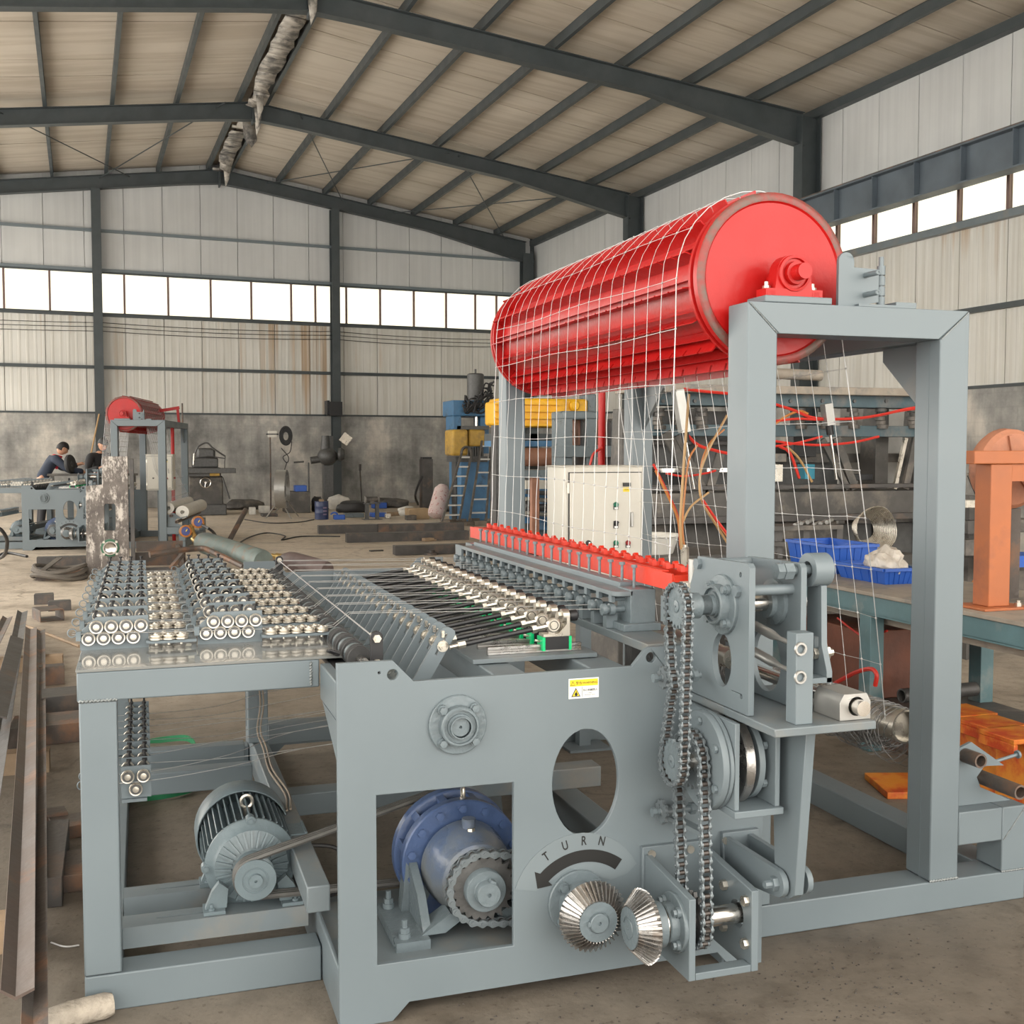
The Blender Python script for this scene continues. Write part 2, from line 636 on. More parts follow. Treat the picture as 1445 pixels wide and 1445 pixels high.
L(p, nzv.inputs['Vector'])
L(nzv.outputs['Color'], wp.inputs[1])
L(wp.outputs['Vector'], vo.inputs['Vector'])
ck = ramp(n, L, vo.outputs['Distance'], [(0.0, (0.45, 0.42, 0.4)), (0.006, (1, 1, 1))])
c = mixc(n, L, 0.6, c, ck, 'MULTIPLY')
L(c, b.inputs['Base Color'])
rg = ramp(n, L, noise(n, L, p, 1.1, 5), [(0.35, (0.45, 0.45, 0.45)), (0.65, (0.75, 0.75, 0.75))])
L(rg, b.inputs['Roughness'])
md_ = ramp(n, L, noise(n, L, p, 9, 6, 0.65), [(0.32, (0.72, 0.70, 0.68)), (0.52, (1, 1, 1)), (0.75, (1.12, 1.1, 1.08))])
L(mixc(n, L, 0.8, c, md_, 'MULTIPLY'), b.inputs['Base Color'])
bumpn(n, L, b, noise(n, L, p, 24, 6), 0.35, 0.01)

# rendered masonry with soot, limewash and faint block courses
MASON, n, L, b = node_mat('sooty_rendered_masonry')
p = geo_pos(n)
c = ramp(n, L, noise(n, L, p, 0.9, 9, 0.65), [(0.34, (0.17, 0.17, 0.168)), (0.46, (0.29, 0.287, 0.28)), (0.55, (0.38, 0.37, 0.355)), (0.66, (0.58, 0.545, 0.50))])
str_ = ramp(n, L, noise(n, L, p, 1.6, 6, 0.6, (2.2, 2.2, 0.35)), [(0.35, (0.75, 0.74, 0.73)), (0.6, (1.1, 1.1, 1.08))])
c = mixc(n, L, 0.8, c, str_, 'MULTIPLY')
brk = n.new('ShaderNodeTexBrick')
brk.inputs['Scale'].default_value = 1
brk.inputs['Brick Width'].default_value = 0.42
brk.inputs['Row Height'].default_value = 0.21
brk.inputs['Mortar Size'].default_value = 0.012
brk.inputs['Color1'].default_value = (1, 1, 1, 1)
brk.inputs['Color2'].default_value = (0.92, 0.92, 0.92, 1)
brk.inputs['Mortar'].default_value = (0.72, 0.72, 0.72, 1)
sx = n.new('ShaderNodeSeparateXYZ')
L(p, sx.inputs['Vector'])
sm = n.new('ShaderNodeMath')
L(sx.outputs['X'], sm.inputs[0])
L(sx.outputs['Y'], sm.inputs[1])
cb = n.new('ShaderNodeCombineXYZ')
L(sm.outputs['Value'], cb.inputs['X'])
L(sx.outputs['Z'], cb.inputs['Y'])
L(cb.outputs['Vector'], brk.inputs['Vector'])
c = mixc(n, L, 0.22, c, brk.outputs['Color'], 'MULTIPLY')
L(c, b.inputs['Base Color'])
b.inputs['Roughness'].default_value = 0.9
bumpn(n, L, b, noise(n, L, p, 9, 7), 0.35, 0.02)

# corrugated sandwich sheet with rain streaks
def sheet(name, base, streak, rusty):
    m, n, L, b = node_mat(name)
    p = geo_pos(n)
    c = ramp(n, L, noise(n, L, p, 0.7, 5), [(0.3, tuple(x * 0.92 for x in base)), (0.7, tuple(min(1, x * 1.06) for x in base))])
    s1 = ramp(n, L, noise(n, L, p, 2.2, 5, 0.6, (4, 4, 0.12)), [(0.40, streak), (0.58, (1, 1, 1))])
    c = mixc(n, L, 0.6, c, s1, 'MULTIPLY')
    if rusty:
        r1 = noise(n, L, p, 1.0, 4, 0.5, (7, 7, 0.1))
        r2 = noise(n, L, p, 0.28, 2, 0.5)
        mu = n.new('ShaderNodeMath')
        mu.operation = 'MULTIPLY'
        L(r1, mu.inputs[0])
        L(r2, mu.inputs[1])
        f = ramp(n, L, mu.outputs['Value'], [(0.34, (0, 0, 0)), (0.46, (0.7, 0.7, 0.7))])
        c = mixc(n, L, f, c, (0.36, 0.21, 0.085))
    L(c, b.inputs['Base Color'])
    b.inputs['Roughness'].default_value = 0.5
    return m


WALLP = sheet('grey_white_wall_sheet', (0.62, 0.61, 0.575), (0.82, 0.80, 0.76), True)
WALLU = sheet('upper_wall_sheet', (0.56, 0.57, 0.57), (0.88, 0.88, 0.89), False)
ROOFP, n, L, b = node_mat('cream_roof_sheet')
p = geo_pos(n)
c = ramp(n, L, noise(n, L, p, 0.5, 5), [(0.3, (0.44, 0.39, 0.325)), (0.7, (0.56, 0.50, 0.425))])
s1 = ramp(n, L, noise(n, L, p, 1.0, 4, 0.5, (0.35, 5, 1)), [(0.40, (0.80, 0.77, 0.73)), (0.55, (1, 1, 1))])
c = mixc(n, L, 0.7, c, s1, 'MULTIPLY')
L(c, b.inputs['Base Color'])
b.inputs['Roughness'].default_value = 0.55

# dusty window glass
GLASS = bpy.data.materials.new('dusty_pane_glass')
GLASS.use_nodes = True
n = GLASS.node_tree.nodes
L = GLASS.node_tree.links.new
n.remove(n['Principled BSDF'])
tr = n.new('ShaderNodeBsdfTransparent')
tr.inputs['Color'].default_value = (0.62, 0.61, 0.555, 1)
gl = n.new('ShaderNodeBsdfGlossy')
gl.inputs['Roughness'].default_value = 0.05
mx = n.new('ShaderNodeMixShader')
mx.inputs['Fac'].default_value = 0.05
L(tr.outputs[0], mx.inputs[1])
L(gl.outputs[0], mx.inputs[2])
L(mx.outputs[0], n['Material Output'].inputs['Surface'])

# bare scratched steel plate
SCRATCH, n, L, b = node_mat('scraped_steel_plate')
tc = n.new('ShaderNodeTexCoord').outputs['Object']
c = ramp(n, L, noise(n, L, tc, 7, 6, 0.6), [(0.35, (0.10, 0.085, 0.078)), (0.65, (0.19, 0.165, 0.15))])
f = ramp(n, L, noise(n, L, tc, 4.5, 7, 0.8, (2.2, 1, 0.9)), [(0.50, (0, 0, 0)), (0.60, (0.95, 0.95, 0.95))])
c = mixc(n, L, f, c, (0.62, 0.57, 0.52))
L(c, b.inputs['Base Color'])
b.inputs['Metallic'].default_value = 0.3
b.inputs['Roughness'].default_value = 0.45

# ================================================================== THE HALL
_bv = Vector((-sin(radians(2.7)), cos(radians(2.7)), 0))
_bu = Vector((cos(radians(5.0)), sin(radians(5.0)), 0))
_B0 = Vector((2.0273, 30.5455, 0))
HW = 8.9                                   # half the span


def B(p):
    return _B0 + _bu * p[0] + _bv * p[1] + Vector((0, 0, p[2]))


def bp(u, v, z=0.0):
    return B((u, v, z))


def roof_z(u):
    return 8.82 - 0.143 * abs(u)            # underside of the roof sheets


VF = -34.0                                  # the open front of the hall
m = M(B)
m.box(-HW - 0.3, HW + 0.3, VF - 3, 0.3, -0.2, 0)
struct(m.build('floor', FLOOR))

# --- back wall
wall = struct(M(B).box(-HW, HW, 0, 0.25, 0, 2.40).build('wall_back', MASON))
M(B).box(-HW, HW, -0.03, 0.24, 2.385, 2.43).build('sill_flashing', STRUCT, wall)


def slant_panel(m, u0, u1, z0, zt0, zt1, v0, v1):
    vs = [(u0, v0, z0), (u1, v0, z0), (u1, v0, zt1), (u0, v0, zt0), (u0, v1, z0), (u1, v1, z0), (u1, v1, zt1), (u0, v1, zt0)]
    m.add(vs, [(0, 1, 2, 3), (7, 6, 5, 4), (0, 4, 5, 1), (3, 2, 6, 7), (0, 3, 7, 4), (1, 5, 6, 2)])


def ribbed(m, a0, a1, z0, z1, face, back, rib, axis):
    """a sheet with shallow ribs, so the corrugation is real relief"""
    k = max(2, int(round((a1 - a0) / 0.19)))
    ring = []
    for i in range(k):
        s = a0 + (a1 - a0) * i / k
        w = (a1 - a0) / k
        ring += [(s, face), (s + w * 0.62, face), (s + w * 0.70, face - rib), (s + w * 0.92, face - rib)]
    ring.append((a1, face))
    nn = len(ring)
    f = (lambda a, d, z: (a, d, z)) if axis == 'u' else (lambda a, d, z: (d, a, z))
    vs = [f(a, d, z0) for a, d in ring] + [f(a, d, z1) for a, d in ring] + [f(a0, back, z0), f(a1, back, z0), f(a0, back, z1), f(a1, back, z1)]
    fs = [(i, i + 1, nn + i + 1, nn + i) for i in range(nn - 1)]
    fs += [(2 * nn, 2 * nn + 2, 2 * nn + 3, 2 * nn + 1), (0, nn, 2 * nn + 2, 2 * nn), (nn - 1, 2 * nn + 1, 2 * nn + 3, 2 * nn - 1)]
    m.add(vs, fs)


PW = 0.95
m = M(B)
m.box(-HW, HW, 0.11, 0.13, 2.3, 4.86)
slant_panel(m, -HW, 0, 5.90, roof_z(HW) + 0.3, roof_z(0) + 0.3, 0.11, 0.13)
slant_panel(m, 0, HW, 5.90, roof_z(0) + 0.3, roof_z(HW) + 0.3, 0.11, 0.13)
m.build('light_seal_sheet', WALLU, wall)  # hidden backing added to stop sky light leaking between the panels
k0, k1 = -9, 9
for i in range(19):
    u0 = -HW + i * (2 * HW / 19)
    u1 = u0 + 2 * HW / 19 - 0.012
    off = 0.003 * (i % 2)
    for z0, z1 in ((2.43, 3.53), (3.55, 4.84)):
        m = M(B)
        ribbed(m, u0, u1, z0, z1, 0.02 + off, 0.10, 0.004, 'u')
        m.build('wall_panel', WALLP, wall, smooth=False)
    m = M(B)
    slant_panel(m, u0, u1, 5.93, roof_z(u0), roof_z(u1), 0.02 + off, 0.10)
    m.build('wall_panel', WALLU, wall)
M(B).box(-HW, HW, -0.06, 0.02, 3.50, 3.58).build('girt', STRUCT, wall)
M(B).box(-HW, HW, -0.05, 0.02, 4.80, 4.86).build('girt', STRUCT, wall)
M(B).box(-HW, HW, -0.05, 0.02, 5.91, 5.98).build('girt', GREY, wall)
M(B).box(-HW, HW, -0.05, 0.02, 6.88, 6.95).build('girt', GREY, wall)
for uc in (-3.0, 3.0, 8.62, -8.62):
    m = M(B)
    w = 0.11 if abs(uc) < 5 else 0.16
    m.box(uc - w, uc + w, -0.30, -0.285, 0, roof_z(uc) - 0.5)
    m.box(uc - 0.008, uc + 0.008, -0.285, -0.045, 0, roof_z(uc) - 0.5)
    m.box(uc - w, uc + w, -0.045, -0.03, 0, roof_z(uc) - 0.5)
    m.build('column', STRUCT, wall)
m = M(B)
for dz in (4.66, 4.56, 4.45):
    m.tube(sag((-HW, -0.10, dz), (-2.9, -0.10, dz - 0.02), 0.05), 0.008, 4)
    m.tube(sag((-2.9, -0.10, dz - 0.02), (3.0, -0.10, dz), 0.06), 0.008, 4)
    m.tube(sag((3.0, -0.10, dz), (8.3, -0.10, dz - 0.02), 0.06), 0.008, 4)
m.build('power_cable', CABLE, wall)
m = M(B)
m.box(2.70, 3.05, -0.75, -0.30, 2.38, 2.75)
m.box(2.65, 2.72, -0.70, -0.35, 2.42, 2.78)
m.build('black_lamp_housing', BLACK, wall)

# --- back window strip
MU = [-8.2, -7.15, -6.1, -5.13, -4.10, -3.05, -2.36, -1.30, -0.24, 0.80, 1.85, 2.50, 3.35, 4.30, 5.27, 6.22, 7.10, 7.75]
win = struct(M(B).box(-HW, HW, 0.0, 0.06, 4.86, 4.90).box(-HW, HW, 0.0, 0.06, 5.87, 5.91).build('window_1', STRUCT))
FRAME = mat('brown_window_frame', (0.16, 0.10, 0.09), 0.5)
for i, u in enumerate(MU):
    M(B).box(u - 0.025, u + 0.025, -0.01, 0.06, 4.90, 5.87).build('mullion', FRAME, win)
    un = MU[i + 1] if i + 1 < len(MU) else HW
    M(B).box(u + 0.025, un - 0.025, 0.03, 0.036, 4.90, 5.87).build('pane', GLASS, win)
M(B).box(-HW, MU[0] - 0.025, 0.03, 0.036, 4.90, 5.87).build('pane', GLASS, win)

# --- right wall
wall = struct(M(B).box(HW, HW + 0.25, VF, 0, 0, 2.40).build('wall_right', MASON))
M(B).box(HW - 0.03, HW + 0.24, VF, 0, 2.385, 2.43).build('sill_flashing', STRUCT, wall)
zt = roof_z(HW)
M(B).box(HW - 0.1, HW + 0.13, 0.02, 0.3, 0, zt + 0.3).build('corner_flashing', STRUCT, wall)
M(B).box(HW + 0.11, HW + 0.13, VF, 0.13, 2.3, 4.87).box(HW + 0.11, HW + 0.13, VF, 0.13, 5.9, zt + 0.3).build('light_seal_sheet', WALLU, wall)  # unseen backing, added to block daylight at the panel joints
for i in range(36):
    v0 = -i * PW - PW + 0.012
    v1 = -i * PW
    off = 0.003 * (i % 2)
    for z0, z1, mm in ((2.43, 3.53, WALLP), (3.55, 4.84, WALLP)):
        m = M(B)
        ribbed(m, v0, v1, z0, z1, HW + 0.02 + off, HW + 0.10, 0.004, 'v')
        m.build('wall_panel', mm, wall, smooth=False)
    M(B).box(HW + 0.02 + off, HW + 0.10, v0, v1, 5.93, zt).build('wall_panel', WALLU, wall)
M(B).box(HW - 0.06, HW + 0.02, VF, 0, 3.50, 3.58).build('girt', STRUCT, wall)
M(B).box(HW - 0.10, HW + 0.02, VF, 0, 4.76, 4.87).build('girt', GREYD, wall)
M(B).box(HW - 0.05, HW + 0.02, VF, 0, 5.90, 5.98).build('girt', STRUCT, wall)
M(B).box(HW - 0.12, HW + 0.02, VF, 0, zt - 0.20, zt - 0.05).build('eaves_purlin', STRUCT, wall)
win = struct(M(B).box(HW, HW + 0.06, VF, 0, 4.87, 4.90).box(HW, HW + 0.06, VF, 0, 5.87, 5.90).build('window_2', STRUCT))
for i in range(35):
    v = -0.5 - i * 0.975
    M(B).box(HW - 0.01, HW + 0.06, v - 0.028, v + 0.028, 4.90, 5.87).build('mullion', FRAME, win)
    M(B).box(HW + 0.03, HW + 0.036, v - 0.947, v - 0.028, 4.90, 5.87).build('pane', GLASS, win)
FV = (-0.17, -6.77, -13.55, -20.2, -26.8, -33.4)
for v in FV[1:]:
    m = M(B)
    m.box(HW - 0.42, HW - 0.405, v - 0.13, v + 0.13, 0, zt - 0.18)
    m.box(HW - 0.405, HW - 0.03, v - 0.008, v + 0.008, 0, zt - 0.18)
    m.box(HW - 0.03, HW - 0.012, v - 0.13, v + 0.13, 0, zt - 0.18)
    m.build('column', STRUCT, wall)
    m = M(B)
    m.box(HW - 0.95, HW - 0.42, v - 0.09, v + 0.09, 4.95, 5.20)
    m.build('girder_bracket', STRUCT, wall)
GIRD = mat('blue_grey_girder', (0.10, 0.125, 0.15), 0.45, 0, 0.15, 3)
girder = M(B)
girder.box(HW - 0.82, HW - 0.56, VF, -5.5, 5.20, 5.225)
girder.box(HW - 0.70, HW - 0.68, VF, -5.5, 5.225, 5.72)
girder.box(HW - 0.82, HW - 0.56, VF, -5.5, 5.72, 5.745)
for i in range(30):
    v = -5.6 - i * 0.95
    girder.box(HW - 0.80, HW - 0.70, v - 0.006, v + 0.006, 5.225, 5.72)
girder = girder.build('trim_1', GIRD)
struct(girder)
M(B).box(HW - 0.72, HW - 0.66, VF, -5.5, 5.745, 5.80).build('crane_rail', RUST, girder)

# --- left side: wall left out under a header to admit sky light, with its columns (outside the view)
wall = struct(M(B).box(-HW - 0.10, -HW - 0.02, VF, 0, 6.3, zt).build('wall_left', WALLU))
for v in FV:
    m = M(B)
    m.box(-HW + 0.02, -HW + 0.04, v - 0.13, v + 0.13, 0, zt - 0.18)
    m.box(-HW + 0.04, -HW + 0.40, v - 0.008, v + 0.008, 0, zt - 0.18)
    m.box(-HW + 0.40, -HW + 0.42, v - 0.13, v + 0.13, 0, zt - 0.18)
    m.build('column', STRUCT, wall)

# --- roof: sheets, purlins, rafters, braces
roof = struct(M(B).box(-0.20, 0.20, VF, 0.2, roof_z(0) + 0.16, roof_z(0) + 0.19).build('ceiling', ROOFP))
m = M(B)
for s in (-1, 1):
    q = s * (HW + 0.3)
    m.add([(0, VF, roof_z(0) + 0.09), (q, VF, roof_z(q) + 0.09), (q, 0.3, roof_z(q) + 0.09), (0, 0.3, roof_z(0) + 0.09),
           (0, VF, roof_z(0) + 0.11), (q, VF, roof_z(q) + 0.11), (q, 0.3, roof_z(q) + 0.11), (0, 0.3, roof_z(0) + 0.11)],
          [(0, 1, 2, 3), (7, 6, 5, 4), (0, 4, 5, 1), (1, 5, 6, 2), (2, 6, 7, 3), (3, 7, 4, 0)])
m.build('light_seal_sheet', ROOFP, roof)  # unseen layer added above the roof panels to keep sky light out
random.seed(4)
for i in range(36):
    v0, v1 = -i * PW - PW + 0.02, -i * PW
    for s in (-1, 1):
        j = random.uniform(0, 0.012)
        m = M(B)
        ua, ub = s * 0.02, s * (HW + 0.3)
        vs = [(ua, v0, roof_z(0) + j), (ua, v1, roof_z(0) + j), (ub, v1, roof_z(ub) + j), (ub, v0, roof_z(ub) + j)]
        vs += [(a, b_, z + 0.08) for a, b_, z in vs]
        m.add(vs, [(0, 1, 2, 3), (7, 6, 5, 4), (0, 4, 5, 1), (1, 5, 6, 2), (2, 6, 7, 3), (3, 7, 4, 0)])
        m.build('roof_panel', ROOFP, roof)
PU = [0.28 + 1.235 * i for i in range(7)]
for u in PU:
    for s in (-1, 1):
        m = M(B)
        z = roof_z(u)
        m.box(s * u - 0.035, s * u + 0.035, VF, 0, z - 0.17, z - 0.155)
        m.box(s * u - 0.035, s * u - 0.02, VF, 0, z - 0.155, z)
        m.box(s * u - 0.035, s * u + 0.035, VF, 0, z - 0.012, z + 0.002)
        m.build('purlin', STRUCT, roof)
for v in FV:
    for s in (-1, 1):
        m = M(B)
        # an I-section (the frames run a little out of square with the roof) rafter, haunched at the column
        pts = [(0.0, 0.36), (0.9, 0.33), (5.6, 0.33), (HW - 0.32, 0.58)]
        for (ua, da), (ub, db) in zip(pts[:-1], pts[1:]):
            za, zb = roof_z(ua) - 0.17, roof_z(ub) - 0.17
            for dz0a, dz1a, dz0b, dz1b, hw in ((0, 0.014, 0, 0.014, 0.10), (0.014, da - 0.014, 0.014, db - 0.014, 0.006), (da - 0.014, da, db - 0.014, db, 0.10)):
                sh = 0.085 * v if v < -1 else 0
                va, vb = v - sh * (1 - ua / HW if s > 0 else 1), v - sh * (1 - ub / HW if s > 0 else 1)
                vs = [(s * ua, va + q * hw, za - dd) for dd in (dz0a, dz1a) for q in (-1, 1)] + [(s * ub, vb + q * hw, zb - dd) for dd in (dz0b, dz1b) for q in (-1, 1)]
                m.add(vs, [(0, 1, 3, 2), (4, 6, 7, 5), (0, 4, 5, 1), (2, 3, 7, 6), (0, 2, 6, 4), (1, 5, 7, 3)])
        m.build('rafter', STRUCT, roof)
    m = M(B)
    vv = v - (0.085 * v if v < -1 else 0)
    m.box(-0.02, 0.02, vv - 0.12, vv + 0.12, roof_z(0) - 0.60, roof_z(0) - 0.16)
    m.build('apex_plate', STRUCT, roof)
for (ua, va, ub, vb) in ((-4.9, -6.6, -2.2, -0.3), (-0.6, -6.6, -2.9, -0.3), (0.9, -6.6, 3.2, -0.3), (4.2, -6.6, 1.2, -0.3), (4.4, -6.6, 7.9, -0.3), (8.0, -6.6, 4.6, -0.3),
                         (-7.8, -6.6, -5.2, -0.3)):
    M(B).tube([(ua, va, roof_z(ua) - 0.26), (ub, vb, roof_z(ub) - 0.26)], 0.013, 5).build('brace_rod', STRUCT, roof)
# torn ridge lining: a pale strip between the two ridge purlins, ragged and hanging in places
m = M(B)
random.seed(11)
row = []
for i in range(70):
    v = -0.2 - i * 0.27
    torn = (-7.6 < v < -4.6) or (-13.4 < v < -12.2) or (-1.8 < v < -0.6)
    a_ = -0.21 + random.uniform(0, 0.05) + (random.uniform(0, 0.14) if torn else 0)
    b_ = 0.21 - random.uniform(0, 0.05) - (random.uniform(0, 0.14) if torn else 0)
    dz = random.uniform(0, 0.03) + (random.uniform(0.0, 0.22) if torn else 0)
    row.append(((a_, v, 8.64 - dz * 0.6), (b_, v, 8.62 - dz)))
for i in range(len(row) - 1):
    if random.random() < 0.12:
        continue
    m.add([row[i][0], row[i][1], row[i + 1][1], row[i + 1][0]], [(0, 1, 2, 3)])
for v in (-0.9, -5.0, -5.9, -6.4, -7.1, -12.5):
    u0 = random.uniform(-0.15, 0.1)
    m.add([(u0, v, 8.6), (u0 + 0.16, v - 0.05, 8.6), (u0 + 0.13, v - 0.12, 8.25), (u0 + 0.05, v - 0.04, 8.05)], [(0, 1, 2, 3)])
m.add([(-0.14, -5.62, 8.55), (0.14, -5.62, 8.55), (0.16, -5.70, 8.02), (0.04, -5.72, 7.86), (-0.12, -5.70, 8.06)], [(0, 1, 2, 3, 4)])
LINING = mat('torn_ridge_lining', (0.40, 0.37, 0.33), 0.6, 0, 0.3, 6, 0.3, 20, col2=(0.10, 0.095, 0.09), mix=(0.45, 0.6))
o = m.build('ridge_lining', LINING, roof)
sd = o.modifiers.new('thickness', 'SOLIDIFY')
sd.thickness = 0.01

# ================================================================== THE NEAR MACHINE
MROOT = thing('fence_machine', (1.2, 4.2, 0), 'large grey fence weaving machine in the foreground with a big red drum on top', 'machine', 'fence weaving machines')
G = MROOT
YP = 2.85          # front side plate
YB = 5.60          # rear side plate
FX, FX2 = 1.715, 2.51
FY, FY2 = 2.996, 5.34


def tubebox(name, x0, x1, y0, y1, z0, z1, parent=G, mt=GREY, bev=0.004):
    return M().box(x0, x1, y0, y1, z0, z1).build(name, mt, parent, bevel=bev)


# ---- side plates
out = [(0.463, 0), (0.603, 0), (0.648, 0.045), (1.555, 0.05), (1.60, 0.0), (1.70, 0.0), (1.70, 0.80), (1.455, 0.80), (1.455, 0.95),
       (1.335, 0.95), (1.322, 0.945), (1.283, 0.90), (0.664, 0.897), (0.608, 0.955), (0.463, 0.955)]
win_h = [(0.563, 0.156), (0.937, 0.156), (0.937, 0.606), (0.563, 0.606)]
oval = circ(1.145, 0.586, 0.098, 36, 0.149)
plate = M().prism([out, win_h, oval, circ(0.608, 0.918, 0.0145, 16), circ(0.573, 0.925, 0.004, 8), circ(1.339, 0.921, 0.0145, 16)], 'xz', YP, YP + 0.016)
sp = plate.build('side_plate', GREY, G, bevel=0.0015)
m = M().prism([out, win_h, oval], 'xz', YB - 0.016, YB)
m.build('side_plate', GREY, G)


def onp(x, z, y=YP - 0.002):
    return Vector((x, y, z))


# warning label
m = M()
x0, x1, z0, z1 = 1.094, 1.182, 0.821, 0.876
rr = 0.004
m.mat(0).box(x0, x1, YP - 0.0012, YP, z0, z1)
m.mat(1).box(x0 + 0.003, x1 - 0.003, YP - 0.0018, YP - 0.001, z0 + 0.0335, z1 - 0.003)
m.mat(2).box(x0 + 0.0385, x0 + 0.0392, YP - 0.0018, YP - 0.001, z0 + 0.003, z0 + 0.0325)


def tri_sign(m, cx, cz, s, fill):
    h = s * 0.9
    m.mat(2).prism([[(cx - s / 2, cz - h / 2), (cx + s / 2, cz - h / 2), (cx, cz + h / 2)]], 'xz', YP - 0.0026, YP - 0.0015)
    q = 0.74
    m.mat(fill).prism([[(cx - s / 2 * q, cz - h / 2 * 0.80), (cx + s / 2 * q, cz - h / 2 * 0.80), (cx, cz + h / 2 * 0.66)]], 'xz', YP - 0.0034, YP - 0.002)


tri_sign(m, x0 + 0.0115, z0 + 0.0425, 0.014, 1)
text_mesh(m, '!', 0.010, lambda a, b: onp(x0 + 0.0115 + a, z0 + 0.0386 + b, YP - 0.0037), 2)
text_mesh(m, '警告/WARNING', 0.0090, lambda a, b: onp(x0 + 0.0205 + a, z0 + 0.0393 + b, YP - 0.0023), 2, 'LEFT', 0.004)
tri_sign(m, x0 + 0.0205, z0 + 0.0175, 0.027, 1)
# a hand between gears, as a small pictogram
m.mat(2).prism([circ(x0 + 0.0205, z0 + 0.0125, 0.0045, 10)], 'xz', YP - 0.0042, YP - 0.0035)
m.mat(2).prism([[(x0 + 0.0185, z0 + 0.015), (x0 + 0.0225, z0 + 0.015), (x0 + 0.0208, z0 + 0.0225)]], 'xz', YP - 0.0042, YP - 0.0035)
text_mesh(m, '当心机械伤人', 0.0074, lambda a, b: onp(x0 + 0.041 + a, z0 + 0.0195 + b, YP - 0.0023), 2, 'LEFT', 0.01)
text_mesh(m, 'Caution', 0.0045, lambda a, b: onp(x0 + 0.061 + a, z0 + 0.0125 + b, YP - 0.0023), 2)
text_mesh(m, 'Mechanical injury', 0.0045, lambda a, b: onp(x0 + 0.061 + a, z0 + 0.0075 + b, YP - 0.0023), 2)
o = m.build('warning_label', [LWHITE, LYEL, LBLK], sp, smooth=False)
o['label'] = 'white and yellow warning label'

# direction plate with TURN and the arrow
m = M()
c3 = ((0.94, 0.312), (1.136, 0.447), (1.298, 0.342))


def circle3(p, q, r):
    ax, ay, bx, by, cx, cy = *p, *q, *r
    d = 2 * (ax * (by - cy) + bx * (cy - ay) + cx * (ay - by))
    ux = ((ax * ax + ay * ay) * (by - cy) + (bx * bx + by * by) * (cy - ay) + (cx * cx + cy * cy) * (ay - by)) / d
    uy = ((ax * ax + ay * ay) * (cx - bx) + (bx * bx + by * by) * (ax - cx) + (cx * cx + cy * cy) * (bx - ax)) / d
    return ux, uy, math.hypot(ax - ux, ay - uy)


def arc3(p, q, r, k=16):
    ux, uy, R = circle3(p, q, r)
    a0, a1 = math.atan2(p[1] - uy, p[0] - ux), math.atan2(r[1] - uy, r[0] - ux)
    return [(ux + R * cos(a0 + (a1 - a0) * i / k), uy + R * sin(a0 + (a1 - a0) * i / k)) for i in range(k + 1)]


loop = arc3(*c3) + arc3((1.298, 0.342), (1.14, 0.352), (0.94, 0.312))[1:-1]
loop = arc3(*c3) + [(1.27, 0.318), (1.22, 0.305), (1.10, 0.352), (1.00, 0.300)]
m.mat(0).prism([loop], 'xz', YP - 0.002, YP)
ac = (1.14, 0.215)
ar = arc(ac[0], ac[1], 0.184, 52, 134, 20) + [(ac[0] + 0.200 * cos(radians(136)), ac[1] + 0.200 * sin(radians(136))),
     (ac[0] + 0.164 * cos(radians(146)), ac[1] + 0.164 * sin(radians(146))), (ac[0] + 0.134 * cos(radians(134)), ac[1] + 0.134 * sin(radians(134)))] + arc(ac[0], ac[1], 0.15, 134, 52, 20)
m.mat(1).prism([ar], 'xz', YP - 0.0032, YP - 0.001)
for ch, a in (('T', 122), ('U', 105.5), ('R', 90), ('N', 75.5)):
    t = radians(a)
    ca, sa = cos(t - pi / 2), sin(t - pi / 2)
    bx, bz = ac[0] + 0.198 * cos(t), ac[1] + 0.198 * sin(t)
    text_mesh(m, ch, 0.036, lambda x, y: onp(bx + (x * 0.72) * ca - y * sa, bz + (x * 0.72) * sa + y * ca, YP - 0.0028), 1, bold=0.015)
o = m.build('direction_plate', [GREYL, LBLK], sp, smooth=False)


